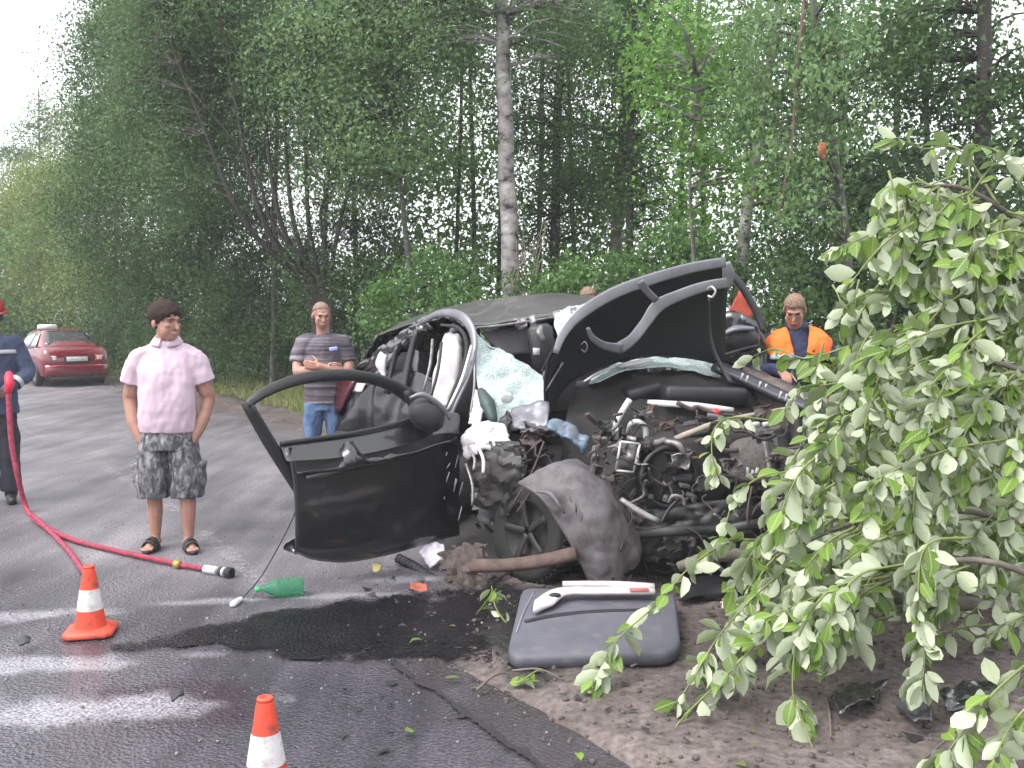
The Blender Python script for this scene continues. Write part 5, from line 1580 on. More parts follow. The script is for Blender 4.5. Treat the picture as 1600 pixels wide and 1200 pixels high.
    bp_ = MB().loft([[Vector((x, -.05 - .05 * (1 - (x / .76) ** 2) + dy, z)) for dy, z in ((.1, .26), (.02, .27), (0, .38), (0, .50), (.03, .56), (.12, .56))] for x in (-.77, -.6, -.3, 0, .3, .6, .77)]).build('bumper', paint, root, world=False)
    MB().box((0, -.02, .70), .62, .03, .15, None, .1).build('plate_recess', PLAST, root, world=False)
    pl = MB().box((0, -.045, .70), .52, .012, .112, None, .15).build('number_plate', mat('plate_white', (.62, .62, .60), .5, 0, .25, 30), root, world=False)
    MB().lathe([(.03, -.05), (.03, .1)], (.45, -.04, .24), (0, 1, 0), 12).build('exhaust', STEEL, root, world=False)
    MB().box((0, 1.0, .21), 1.3, 2.2, .1, None, .2).build('underbody', UNDER, root, world=False)
    if taxi:
        sg = MB().loft([[Vector((x, y, z)) for x, y in ((-.30 * s_ - .28 + .02, 1.62 - .08 * s_), (.18 * s_ - .28 + .02, 1.62 - .08 * s_), (.18 * s_ - .28 + .02, 1.62 + .08 * s_), (-.30 * s_ - .28 + .02, 1.62 + .08 * s_))] for s_, z in ((.8, 1.425), (1, 1.44), (.95, 1.53), (.8, 1.56))]).build('roof_sign', mat('sign_white', (.8, .8, .8), .4), root, world=False)
    return root
hd = Vector((-.62, .78, 0)).normalized()
g = G(118, 604)
RED = mat('car_red', (.15, .006, .016), .22, 0, .12, 4, coat=.6)
sedan('parked_taxi', 'red sedan with white roof sign parked on the road edge', (g.x + .05, g.y, 0), hd, RED, True).scale = (.9, .92, .94)
sedan('parked_car', 'silver car parked beyond the red sedan, half hidden by the firefighter', (g.x - 4.6, g.y + 4.2, 0), hd, mat('car_silver', (.34, .32, .36), .3, .5, .08, 4, coat=.5), False)

# ------------------------------------------------------------------ traffic cones
CO = mat('cone_orange', (.62, .060, .026), .5, 0, .1, 10, dirt=(.22, .055, .04), dirt_amt=.32, dscale=22)
CW = mat('cone_white', (.56, .55, .55), .45, 0, .08, 12, dirt=(.30, .27, .26), dirt_amt=.34, dscale=22)
def cone(loc, label, rz):
    root = thing('traffic_cone', label, 'traffic cone', loc, rz, 'traffic cones on the road')
    H = .36
    r0, r1 = .085, .026
    rad_ = lambda f: r0 + (r1 - r0) * f
    b_ = MB()
    def oct_(h_, z):
        return [Vector((x * h_, y * h_, z)) for x, y in ((-1, -.72), (-.72, -1), (.72, -1), (1, -.72), (1, .72), (.72, 1), (-.72, 1), (-1, .72))]
    b_.loft([oct_(.118, 0.002), oct_(.122, .008), oct_(.120, .024), oct_(.095, .034), oct_(.085, .04)])
    b_.build('base', CO, root, world=False)
    for nm, f0, f1, m_, e in (('lower_sleeve', .07, .36, CO, 0), ('white_band', .36, .66, CW, .0015), ('upper_sleeve', .66, .96, CO, 0)):
        k = MB().lathe([(rad_(f0) + e, f0 * H), (rad_(f1) + e, f1 * H)], (0, 0, 0), seg=32, caps=False).build(nm, m_, root, world=False)
    MB().lathe([(rad_(.96), .96 * H), (rad_(.985), .99 * H), (.017, H), (.015, H - .02)], (0, 0, 0), seg=24).build('tip', CO, root, world=False)
    return root
g1 = G(142, 990)
cone((g1.x, g1.y, .004), 'orange and white traffic cone standing by the end of the red hose', R(12))
cone((P(416, 1200, 3.18).x, 3.18, .004), 'orange and white traffic cone nearest the camera, cut by the bottom edge', R(-8))

# ------------------------------------------------------------------ fire hose
HOSE = mat('hose_red', (.25, .024, .055), .8, 0, .4, 26, bump=.4, bscale=120)
hose = thing('fire_hose', 'pinkish red fire hose running from the firefighter to a nozzle on the road', 'hose', tuple(G(120, 843)))
MB().tube(PP((10, 588, 8.25), (13, 604, 8.15), (14, 630, 8.1), (18, 690, 8.05), (28, 745, 8.0)) + [G(42, 796, .03), G(66, 820, .028), G(110, 842, .025), G(170, 858, .025), G(235, 872, .025), G(290, 884, .024), G(322, 889, .024)], [.024, .024, .024, .023, .022, .021, .020, .019, .018, .018, .017, .017], seg=10).build('hose_line', HOSE, hose)
MB().tube([G(50, 804, .05), G(74, 826, .03), G(100, 852, .025), G(122, 880, .024), G(136, 906, .024), G(142, 955, .024), G(140, 984, .024)], .017, seg=10).build('hose_line', HOSE, hose)
MB().tube(PP((14, 584, 8.12), (15, 598, 8.05), (12, 614, 8.05)), [.03, .038, .028], seg=10).build('grip', mat('hose_bright_red', (.62, .015, .05), .5), hose)
d = (G(362, 896) - G(320, 889)).normalized()
MB().lathe([(.026, 0), (.028, .01), (.028, .10), (.026, .11)], G(320, 889, .028), d, 18).build('coupling', mat('coupling_white', (.45, .44, .45), .45), hose)
MB().lathe([(.022, 0), (.03, .01), (.03, .03), (.02, .035), (.022, .06), (.036, .065), (.036, .10), (.02, .11), (.014, .10)], G(343, 892.5, .032), d, 18).build('nozzle', RUBBER, hose)
MB().lathe([(.031, 0), (.033, .006), (.031, .02)], G(349, 893.5, .032), d, 18).build('nozzle_ring', ALU, hose)
MB().tube([G(274, 881, .03), G(280, 882.2, .03)], .026, seg=10).build('hose_clip', mat('brass', (.42, .30, .08), .45, .6), hose)

# ------------------------------------------------------------------ bottle, panel, debris
m, nt, n, l, b = nodes_of('green_plastic')
b.inputs['Base Color'].default_value = (.16, .50, .30, 1)
b.inputs['Roughness'].default_value = .08
b.inputs['Transmission Weight'].default_value = .8
b.inputs['IOR'].default_value = 1.15
bt = thing('plastic_bottle', 'green plastic bottle lying on the asphalt below the open door', 'bottle', tuple(G(438, 918)))
a0, a1 = G(402, 921, .058), G(474, 915, .058)
ln = (a1 - a0).length
d = (a1 - a0).normalized()
pr = [(.014, 0), (.014, .03), (.03, .06), (.05, .10)]
z = .10
while z < ln - .02:
    pr += [(.053, z + .006), (.055, z + .014), (.049, z + .024)]
    z += .03
pr += [(.052, ln - .008), (.04, ln)]
MB().lathe(pr, a0, d, 22).build('bottle_body', m, bt)
MB().lathe([(.016, -.012), (.017, -.008), (.017, .012), (.015, .014)], a0, d, 16).build('cap', mat('cap_green', (.03, .35, .12), .4), bt)

# grey padded panel
PAN = mat('grey_foam_panel', (.078, .078, .098), .6, 0, .15, 5, dirt=(.115, .105, .108), dirt_amt=.26, dscale=16, bump=.15, bscale=120)
pan = thing('padded_panel', 'grey padded panel with rounded corners lying on the earth before the wheel', 'panel', tuple(G(930, 1000)))
tl_, tr_, br_, bl_ = P(818, 918, 5.15), P(1052, 926, 5.1), P(1062, 1012, 4.35), P(792, 1030, 4.25)
for q, hz in ((tl_, .16), (tr_, .15), (br_, .13), (bl_, .10)):
    pass
def on(u, v, z):
    return G(u, v, z)
TL, TR, BR, BL = on(816, 916, .15), on(1056, 926, .14), on(1066, 1018, .10), on(790, 1026, .08)
def pq(s_, t_):
    return TL.lerp(TR, s_).lerp(BL.lerp(BR, s_), t_)
outl = []
for (cx, cy, a_0) in ((.06, .10, 180), (.93, .10, 270), (.88, .80, 0), (.10, .84, 90)):
    rx_, ry_ = {180: (.06, .10), 270: (.07, .10), 0: (.12, .20), 90: (.10, .16)}[a_0]
    for k in range(9):
        a = R(a_0 + k * 11.25)
        outl.append((cx + rx_ * math.cos(a), cy + ry_ * math.sin(a)))
nrm = (TR - TL).cross(BL - TL).normalized()
if nrm.z < 0:
    nrm = -nrm
rings = []
for sc, h in ((.95, -.075), (1.0, -.06), (1.0, -.02), (.985, -.006), (.95, .0), (.6, .004), (.02, .006)):
    rings.append([pq(.5 + (s_ - .5) * sc, .5 + (t_ - .5) * sc) + nrm * h for s_, t_ in outl])
MB().loft(rings).build('pad', PAN, pan)
MB().strip([pq(.07, .56) + nrm * .004, pq(.25, .47) + nrm * .004, pq(.50, .40) + nrm * .004, pq(.80, .36) + nrm * .004], [.02, .036, .036, .02], .016, nrm).build('slot', mat('slot_black', (.008, .008, .01), .6), pan)
MB().strip([pq(.03, .70) + nrm * .002, pq(.05, .40) + nrm * .004, pq(.09, .08) + nrm * .002], .008, .006, nrm).build('seam', mat('panel_edge', (.19, .19, .21), .5), pan)
# white plastic trim on it
WP = mat('white_trim', (.50, .46, .47), .4, 0, .1, 10, dirt=(.36, .30, .31), dirt_amt=.25)
tr = thing('plastic_trim', 'white plastic trim strip with a hooked end lying on the grey panel', 'trim', tuple(pq(.4, .2)))
MB().strip([pq(.12, .47) + nrm * .03, pq(.17, .36) + nrm * .035, pq(.24, .24) + nrm * .045, pq(.34, .20) + nrm * .05, pq(.48, .19) + nrm * .05, pq(.66, .17) + nrm * .05, pq(.86, .16) + nrm * .05], [.02, .11, .10, .075, .075, .075, .06], .03, nrm).build('bar', WP, tr)
MB().strip([pq(.27, .09) + nrm * .05, pq(.45, .09) + nrm * .055, pq(.65, .08) + nrm * .055, pq(.86, .08) + nrm * .05], [.03, .05, .055, .05], .03, nrm).build('rib', WP, tr)
MB().ellipsoid(pq(.235, .30) + nrm * .058, (.032, .02, .012)).build('eyelet', mat('slot_black', (.008, .008, .01), .6), tr)
MB().strip([pq(.70, .20) + nrm * .068, pq(.82, .19) + nrm * .068], .035, .006, nrm).build('red_label', mat('label_red', (.6, .10, .10), .5), tr)

def shard(name, label, quad, m_, seed, cat='debris', amp=.03):
    c = [[G(*q) for q in r_] for r_ in quad]
    rr = random.Random(seed)
    for r_ in c:
        for q in r_:
            q.z = .035 + gz(q.x, q.y) * (1 if q.x > road_right(q.y) else 0) + rr.random() * .04
    o = MB().grid(c, n=6, th=.008, crumple=amp, cs=9, seed=seed, sharp=True).build(name, m_)
    return tag(o, label, cat)
shard('plastic_shard', 'long black shard of bumper plastic on the earth under the leaves', [[(1298, 1112), (1340, 1098), (1388, 1092)], [(1300, 1130), (1342, 1122), (1376, 1104)], [(1312, 1146), (1340, 1140), (1368, 1120)]], BLACK2, 3)
shard('plastic_shard', 'small triangular black shard with a pointed tip at the right', [[(1390, 1120), (1420, 1124), (1456, 1128)], [(1408, 1138), (1430, 1140), (1456, 1145)], [(1430, 1164), (1440, 1166), (1452, 1158)]], mat('grey_shard', (.05, .047, .052), .35, 0, .2, 8), 6)
shard('grille_fragment', 'black fragment of front grille lying at the right edge', [[(1470, 1112), (1510, 1098), (1565, 1092)], [(1468, 1128), (1515, 1118), (1570, 1110)], [(1480, 1140), (1520, 1134), (1562, 1125)]], BLACK2, 9, amp=.045)
shard('plastic_flap', 'flat dark plastic flap beside the grey panel', [[(1055, 940), (1100, 928), (1160, 925)], [(1060, 958), (1105, 948), (1165, 940)]], PLAST, 12)
shard('paper_scrap', 'small pale pink scrap lying under the leaves', [[(1125, 962), (1150, 960), (1190, 966)], [(1128, 974), (1152, 974), (1188, 978)]], mat('pink_scrap', (.55, .40, .38), .7), 14)
shard('road_scrap', 'small black scrap on the asphalt between the two cones', [[(268, 1106), (280, 1104), (288, 1104)], [(270, 1115), (280, 1114), (286, 1110)]], PLAST, 17, amp=.01)
shard('road_scrap', 'little dark scrap on the asphalt left of the orange cone', [[(28, 1014), (38, 1012), (48, 1014)], [(30, 1022), (38, 1022), (47, 1020)]], PLAST, 18, amp=.01)
shard('yellow_scrap', 'tiny yellowish scrap on the asphalt under the open door', [[(582, 898), (590, 896), (596, 898)], [(583, 905), (590, 905), (596, 903)]], mat('yellow_scrap', (.45, .36, .15), .7), 19, amp=.006)
shard('red_brick_chip', 'brick red chip on the dark oiled earth', [[(640, 930), (655, 928), (668, 932)], [(642, 938), (655, 938), (668, 938)]], mat('brick_red', (.30, .08, .05), .8), 20, amp=.01)

# clods, stones and litter on the earth
rng = np.random.default_rng(5)
def scatter(name, label, cnt, s0, s1, m_, region, seed):
    rr = np.random.default_rng(seed)
    V, F_ = [], []
    ico = np.array([(0, 0, 1), (.89, 0, .45), (.28, .85, .45), (-.72, .53, .45), (-.72, -.53, .45), (.28, -.85, .45), (.72, .53, -.45), (-.28, .85, -.45), (-.89, 0, -.45), (-.28, -.85, -.45), (.72, -.53, -.45), (0, 0, -1)])
    fc = np.array([(0, 1, 2), (0, 2, 3), (0, 3, 4), (0, 4, 5), (0, 5, 1), (1, 6, 2), (2, 7, 3), (3, 8, 4), (4, 9, 5), (5, 10, 1), (6, 7, 2), (7, 8, 3), (8, 9, 4), (9, 10, 5), (10, 6, 1), (11, 7, 6), (11, 8, 7), (11, 9, 8), (11, 10, 9), (11, 6, 10)])
    k = 0
    while k < cnt:
        x, y = region(rr)
        onroad = x < road_right(y) + .02
        z = 0.0 if onroad else gz(x, y)
        s_ = s0 + (s1 - s0) * rr.random() ** 3
        V.append(ico * (s_ * (.6 + .7 * rr.random(3))) * (.75 + .5 * rr.random((12, 1))) + np.array([x, y, z + s_ * .25]))
        F_.append(fc + 12 * k)
        k += 1
    me = np_mesh(name, np.vstack(V), np.vstack(F_), m_)
    o = link(bpy.data.objects.new(name, me))
    o['kind'] = 'stuff'; o['label'] = label; o['category'] = 'stones'
    return o
def earth_region(rr):
    while True:
        y = 2.9 + rr.random() ** 1.4 * 4
        x = -0.8 + rr.random() * 5
        if x > road_right(y) - .12:
            return x, y
scatter('earth_clods', 'clods and pebbles strewn over the brown earth', 4200, .003, .016, mat('clod', (.080, .065, .06), .9, 0, .45, 30), earth_region, 3)
scatter('road_grit', 'grit and glass crumbs scattered over the asphalt', 1300, .002, .009, mat('grit', (.16, .15, .16), .7, 0, .6, 60), lambda rr: (-3.4 + rr.random() * 3.6, 3.2 + rr.random() * 4.5), 8)

# flat bits of broken plastic, paint and glass round the wreck; leaf litter on the earth
def litter(name, label, cnt, region, L0, L1, m_, seed):
    rr = np.random.default_rng(seed)
    C = []
    while len(C) < cnt:
        x, y = region(rr)
        z = .012 if x < road_right(y) + .02 else gz(x, y) + .012
        C.append((x, y, z))
    C = np.array(C)
    D = rr.normal(size=(cnt, 3)) * np.array([1, 1, .12])
    N = rr.normal(size=(cnt, 3)) * .25 + np.array([0, 0, 1])
    L = L0 + (L1 - L0) * rr.random(cnt) ** 2.5
    o = leaf_cloud(name, C, D, N, L, L * (.35 + .5 * rr.random(cnt)), m_, rr)
    o['kind'] = 'stuff'; o['label'] = label; o['category'] = 'debris'
litter('wreck_fragments', 'flat black bits of plastic strewn round the wreck', 800, lambda rr: (-.9 + rr.random() * 4.2, 3.3 + rr.random() ** .7 * 3.0), .012, .09, mat('fragment_black', (.02, .019, .021), .4), 41)
litter('glass_crumbs', 'pale crumbs of safety glass on the ground', 380, lambda rr: (-1.6 + rr.random() * 2.8, 4.3 + rr.random() * 2.2), .005, .014, mat('glass_crumb', (.34, .38, .37), .15), 42)
litter('leaf_litter', 'small dry and green leaves littering the earth', 620, earth_region, .02, .06, leaf_mat('litter_leaf', (.10, .075, .04), (.15, .17, .06)), 43)

# ------------------------------------------------------------------ trees
BARKD = mat('dark_bark', (.045, .038, .034), .9, 0, .4, 9, bump=.8, bscale=30)
BARKG = mat('grey_bark', (.12, .11, .105), .9, 0, .4, 7, dirt=(.04, .035, .03), dirt_amt=.4, bump=.6, bscale=30)
m, nt, n, l, b = nodes_of('birch_bark')
tc = n.new('ShaderNodeTexCoord')
mp = n.new('ShaderNodeMapping'); mp.inputs['Scale'].default_value = (2.6, 2.6, 4.2)
l.new(tc.outputs['Object'], mp.inputs[0])
nz = n.new('ShaderNodeTexNoise'); nz.inputs['Scale'].default_value = 1.7; nz.inputs['Detail'].default_value = 7; nz.inputs['Roughness'].default_value = .65
l.new(mp.outputs[0], nz.inputs['Vector'])
n2 = n.new('ShaderNodeTexNoise'); n2.inputs['Scale'].default_value = 3; n2.inputs['Detail'].default_value = 5
l.new(tc.outputs['Object'], n2.inputs['Vector'])
r_ = ramp(n, [(.36, (.025, .022, .02)), (.44, (.26, .24, .235)), (.60, (.46, .44, .43)), (.8, (.54, .52, .51))])
l.new(nz.outputs['Fac'], r_.inputs[0])
r2 = ramp(n, [(.35, (.55, .53, .52)), (.65, (1, 1, 1))])
l.new(n2.outputs['Fac'], r2.inputs[0])
mu = n.new('ShaderNodeMix'); mu.data_type = 'RGBA'; mu.blend_type = 'MULTIPLY'; mu.inputs[0].default_value = 1
l.new(r_.outputs[0], mu.inputs[6]); l.new(r2.outputs[0], mu.inputs[7])
l.new(mu.outputs[2], b.inputs['Base Color'])
b.inputs['Roughness'].default_value = .8
BIRCH = m
LV = {
    'willow': leaf_mat('leaf_willow', (0.055, 0.113, 0.037), (0.154, 0.252, 0.096)),
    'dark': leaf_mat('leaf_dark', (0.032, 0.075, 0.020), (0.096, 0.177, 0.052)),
    'mid': leaf_mat('leaf_mid', (0.052, 0.127, 0.025), (0.139, 0.261, 0.069)),
    'bright': leaf_mat('leaf_bright', (0.081, 0.194, 0.027), (0.190, 0.353, 0.074)),
    'fresh': leaf_mat('leaf_fresh', (.085, .150, .020), (.20, .29, .055)),
    'yellow': leaf_mat('leaf_yellow', (0.110, 0.164, 0.034), (0.234, 0.294, 0.087)),
    'birch': leaf_mat('leaf_birch', (0.081, 0.160, 0.052), (0.204, 0.319, 0.130)),
}

def crown_leaves(rr, c, rad_, area_leaf, lai, clump_r, shell=.5, flat=.9):
    """leaf centres in clumps through an uneven crown"""
    c, rad_ = np.array(c), np.array(rad_)
    area = math.pi * rad_[0] * rad_[2]
    nl = int(lai * area / area_leaf)
    nc = max(8, int(nl / 130))
    q = unit(rr.normal(size=(nc, 3)))
    r3 = rr.random((nc, 1)) ** (1 / 3)
    r3 = r3 * (1 - shell) + shell * (.55 + .45 * rr.random((nc, 1)))
    wob = np.array([1 + .28 * noise.noise(Vector(x) * 2.1 + Vector(c)) for x in q])[:, None]
    cc = c + q * r3 * rad_ * wob
    per = rr.integers(50, 210, nc)
    idx = np.repeat(np.arange(nc), per)
    n_ = len(idx)
    # each bough is a flattened spray with its own tilt
    nrm_ = unit(q * np.array([.8, .8, .35]) + np.array([0, 0, .75]) + rr.normal(size=(nc, 3)) * .25)
    sp = rr.normal(size=(n_, 3)) * (clump_r * (.6 + .9 * rr.random(nc)))[idx][:, None]
    sp -= nrm_[idx] * (np.sum(sp * nrm_[idx], 1, keepdims=True)) * .62
    tone = rr.random(nc)
    return cc, cc[idx] + sp, nrm_[idx], tone[idx]

def tree(name, label, cat, trunks, bark, crowns, leafkey, leaf=(.09, .06), lai=3.0, clump=.32, seed=0, droop=.5, limb_r=.018, group=None, limbs=40):
    base = trunks[0][0][0]
    root = thing(name, label, cat, (base.x, base.y, 0), 0, group)
    kf = .86 if base.y < 15.2 else .70
    leaf = (leaf[0] * kf, leaf[1] * kf)
    rr = np.random.default_rng(seed + 100)
    tb = MB()
    allp = []
    for pts, r0, r1 in trunks:
        c = catmull(pts, 22)
        c = [p + Vector((noise.noise(p * .9), noise.noise(p * .9 + Vector((5, 0, 0))), 0)) * r0 * .35 for p in c]
        tb.tube(c, [r0 * 1.25] + [r0 + (r1 - r0) * k / 21 for k in range(22)], seg=10, n=22)
        allp += c
    PT = np.array([tuple(p) for p in allp])
    leafs, lnorm, ltone = [], [], []
    A_l = leaf[0] * leaf[1] * .36
    for (u, v, Y, ru, rv, rd) in crowns:
        c = P(u, v, Y)
        k = Y / F_PX
        cc, lc, ln_, lt_ = crown_leaves(rr, tuple(c), (ru * k, rd, rv * k), A_l, lai, clump)
        leafs.append(lc); lnorm.append(ln_); ltone.append(lt_)
        for q in cc[rr.permutation(len(cc))[:limbs]]:
            low = PT[PT[:, 2] < q[2] + .15]
            if not len(low):
                continue
            dist = np.linalg.norm((low - q) * np.array([1, 1, .55]), axis=1)
            s_ = Vector(low[np.argmin(dist)])
            e_ = Vector(q)
            if (e_ - s_).length > 5:
                continue
            mid = s_.lerp(e_, .5) + Vector((rr.normal() * .1, rr.normal() * .1, .12 * (e_ - s_).length))
            tb.tube([s_, mid, e_], [limb_r * 1.3, limb_r * .8, limb_r * .25], seg=5, n=5)
    tb.build('trunk', bark, root)
    if leafs:
        C = np.vstack(leafs)
        n_ = len(C)
        D = rr.normal(size=(n_, 3)) + np.array([0, 0, -droop])
        N = rr.normal(size=(n_, 3)) * .5 + np.vstack(lnorm)
        tone = np.clip(np.concatenate(ltone) * .7 + rr.random(n_) * .3, 0, .999)
        sz = .7 + .6 * rr.random(n_)
        leaf_cloud('crown', C, D, N, leaf[0] * sz, leaf[1] * sz, LV[leafkey], rr, parent=root, tone=tone)
    return root

def tp(*pts):
    return [P(*p) for p in pts]

# the white birch behind the wreck
tree('birch_tree', 'tall white barked birch trunk rising behind the wrecked car roof', 'tree',
     [(tp((808, 665, 14), (802, 470, 14), (792, 300, 14), (788, 180, 14), (783, 40, 14), (778, -140, 14), (775, -420, 14)), .145, .075)], BIRCH,
     [(770, -130, 14, 200, 150, 1.5), (690, 60, 14.3, 70, 60, .6), (880, 40, 14.2, 80, 70, .7)], 'birch', (.07, .055), 2.3, .28, 1)
# bare suckers at its foot
o = MB()
rs = random.Random(3)
for k in range(14):
    u0 = 796 + rs.random() * 40
    o.tube(tp((u0, 560, 13.6), (u0 + rs.uniform(-10, 15), 440, 13.6), (u0 + rs.uniform(-25, 45), 330 + rs.random() * 70, 13.6)), [.014, .009, .004], seg=5, n=8)
o = o.build('sapling_shoots', mat('dry_twig', (.20, .165, .14), .9)); tag(o, 'bare brown shoots sprouting at the foot of the white birch', 'shoots')
# the many-stemmed willow
st = []
for k, (u1, v1, u2, v2) in enumerate(((330, 230, 250, 20), (375, 200, 330, -60), (415, 190, 400, -120), (445, 180, 440, -160), (480, 170, 500, -160), (520, 200, 560, -100), (555, 260, 620, 20), (395, 260, 290, 130), (510, 300, 560, 150))):
    st.append((tp((488 + k * 3, 640, 16.4), (486 + k * 4, 470, 16.2 - .05 * k), (u1 + (486 - u1) * .35, 350, 15.4), (u1, v1, 15.2), (u2, v2, 15)), .075 - .004 * k, .012))
tree('willow_tree', 'large many-stemmed willow with dark fanning stems behind the standing people', 'tree', st, BARKD,
     [(430, -40, 16, 260, 190, 1.8), (300, 200, 16.6, 150, 150, 1.6), (300, 60, 17.5, 140, 200, 1.5), (500, 110, 15.2, 130, 100, 1.0), (560, 250, 15.4, 90, 90, .9)], 'willow', (.10, .05), 3.1, .34, 2)
tree('young_aspen', 'light green leafy tree between the willow and the white birch', 'tree',
     [(tp((652, 640, 14.6), (640, 420, 14.6), (622, 250, 14.6), (610, 60, 14.6), (600, -100, 14.6)), .05, .015)], BARKG,
     [(600, 180, 14.2, 105, 110, 1.0), (640, 10, 14.5, 140, 110, 1.2), (520, 60, 14.2, 100, 110, .9)], 'birch', (.08, .06), 2.6, .3, 3)
tree('alder_tree', 'dense dark alder left of the willow above the person in pink', 'tree',
     [(tp((330, 615, 20.6), (322, 450, 20.6), (310, 250, 20), (290, 40, 19), (285, -160, 19)), .10, .03), (tp((335, 618, 20), (328, 470, 20), (332, 380, 20)), .06, .03)], BARKG,
     [(230, 330, 20.5, 150, 150, 1.7), (240, 130, 20, 130, 170, 1.7), (350, 380, 19, 100, 80, 1.0), (270, -60, 19, 110, 130, 1.5)], 'dark', (.10, .065), 3.2, .36, 4)
tree('hazel_tree', 'olive green tree at the road bend behind the red sedan', 'tree',
     [(tp((110, 575, 31), (112, 450, 31), (105, 300, 31)), .09, .03)], BARKD,
     [(105, 370, 30, 90, 130, 2.0), (180, 250, 27, 70, 90, 1.8), (170, 430, 27, 80, 80, 1.5)], 'yellow', (.13, .08), 3.2, .42, 5)
tree('lime_tree', 'yellowish green tree at the left edge above the firefighter', 'tree',
     [(tp((20, 565, 36), (20, 430, 36), (22, 330, 36)), .1, .03)], BARKD,
     [(20, 410, 35, 100, 110, 2.5), (60, 320, 36, 60, 60, 2), (-60, 370, 36, 90, 120, 2)], 'yellow', (.15, .10), 3.0, .45, 6)
tree('distant_birch', 'slender distant birch standing against the white sky at upper left', 'tree',
     [(tp((62, 560, 44), (62, 300, 44), (60, 130, 44)), .1, .02)], BARKG,
     [(62, 175, 44, 22, 60, .8), (58, 230, 44, 45, 60, 1.2), (25, 262, 44, 45, 45, 1.2), (110, 190, 44, 30, 50, 1)], 'willow', (.17, .11), 1.25, .4, 7)
tree('tall_poplar', 'tall tree whose crown bounds the white sky at the top left', 'tree',
     [(tp((215, 590, 26), (215, 300, 25), (210, 80, 23), (215, -120, 22)), .11, .03)], BARKD,
     [(225, 60, 22, 60, 120, 1.6), (205, 200, 22, 70, 90, 1.6), (250, -70, 22, 80, 100, 1.6)], 'willow', (.12, .075), 2.2, .36, 8)
tree('pine_like_tree', 'dark slim trunk with sparse foliage just right of the white birch', 'tree',
     [(tp((862, 650, 17), (866, 400, 17), (872, 200, 17), (876, 20, 17), (878, -200, 17)), .10, .05)], BARKD,
     [(880, 20, 17.5, 110, 90, 1.3), (850, 170, 17, 90, 80, 1), (890, 330, 16.8, 80, 80, 1)], 'dark', (.08, .06), 2.0, .28, 9)
tree('birch_tree', 'grey speckled birch trunk left of the raised hood', 'tree',
     [(tp((956, 640, 16), (958, 440, 16), (966, 330, 16), (975, 180, 16), (985, 0, 16), (990, -200, 16)), .115, .05)], BARKG,
     [(960, 70, 16, 110, 110, 1.2), (1000, -60, 16, 140, 90, 1.2), (930, 250, 16, 80, 70, .9)], 'mid', (.08, .06), 2.1, .28, 10)
tree('aspen_tree', 'thin dark trunk standing close beside the grey speckled birch', 'tree',
     [(tp((980, 640, 15), (982, 400, 15), (984, 240, 15), (990, 60, 15), (1000, -120, 15)), .075, .03)], BARKD,
     [(1030, 120, 15, 100, 120, 1.0), (1020, 300, 15.4, 80, 90, .9)], 'mid', (.08, .06), 2.0, .28, 11)
tree('birch_tree', 'pale birch trunk leaning right above the raised hood', 'tree',
     [(tp((1140, 640, 13), (1152, 460, 13), (1168, 330, 13), (1190, 190, 13), (1215, 20, 13), (1235, -160, 13)), .10, .045)], BIRCH,
     [(1180, 10, 13, 130, 100, 1.0), (1120, 160, 13.2, 90, 80, .8), (1260, 260, 13.4, 90, 90, .8)], 'mid', (.075, .06), 2.1, .26, 12)
tree('maple_sapling', 'bright green maple sapling leaning out above the wreck', 'tree',
     [(tp((1090, 640, 11.6), (1085, 420, 11.6), (1078, 280, 11.5), (1090, 120, 11.4)), .035, .01)], BARKG,
     [(1085, 170, 11.5, 100, 90, .7), (1060, 60, 11.6, 100, 70, .7), (1110, 290, 11.6, 70, 60, .5)], 'bright', (.085, .07), 1.8, .26, 13)
wb = tree('weeping_birch', 'birch with hanging leafy twigs in front of the wood, upper right', 'tree',
     [(tp((1330, 640, 10.8), (1325, 400, 10.8), (1290, 150, 10.6), (1262, -60, 10.4), (1250, -200, 10.2)), .06, .03)], BARKG,
     [(1240, 60, 10, 90, 110, .6), (1200, 190, 10, 60, 90, .5), (1250, 280, 10, 45, 80, .4), (1300, 150, 10.2, 60, 120, .5)], 'birch', (.075, .06), 1.9, .2, 14, droop=1.5)
MB().tube(tp((1262, -40, 9.8), (1250, 60, 9.7), (1242, 150, 9.7), (1238, 220, 9.7), (1225, 290, 9.7), (1212, 380, 9.7)), [.02, .016, .013, .010, .007, .004], seg=7).build('hanging_branch', mat('red_bark', (.12, .072, .058), .85, 0, .4, 10), wb)
tree('oak_tree', 'dark leafy tree filling the top right corner', 'tree',
     [(tp((1545, 640, 11), (1540, 400, 11), (1536, 200, 11), (1540, 0, 11), (1545, -200, 11)), .11, .06)], BARKD,
     [(1530, 60, 11, 120, 110, 1.0), (1420, 10, 11.4, 110, 70, .9), (1590, 230, 11, 90, 120, .8), (1450, 190, 12, 70, 60, .6), (1390, 110, 12.2, 60, 60, .6)], 'dark', (.085, .065), 2.3, .26, 15)
tree('rowan_tree', 'dark trunk and foliage between the hanging twigs and the top right tree', 'tree',
     [(tp((1275, 640, 14), (1318, 400, 14), (1315, 200, 14), (1310, 60, 14), (1300, -150, 14)), .07, .035)], BARKD,
     [(1340, 90, 14, 100, 90, 1), (1350, 270, 14, 110, 70, 1), (1420, 320, 13.6, 120, 70, .9), (1290, 380, 13, 110, 80, .9), (1520, 350, 13, 120, 90, .9)], 'dark', (.09, .065), 2.5, .28, 16)
o = MB().grid([tp((1280, 222, 9.6), (1290, 224, 9.6)), tp((1278, 236, 9.58), (1291, 238, 9.6)), tp((1284, 250, 9.6), (1290, 248, 9.6))], n=4, th=.004, crumple=.02, cs=14).build('withered_leaf', mat('orange_leaf', (.26, .085, .03), .7))
tag(o, 'withered orange leaf cluster hanging among the green at upper right', 'leaf')

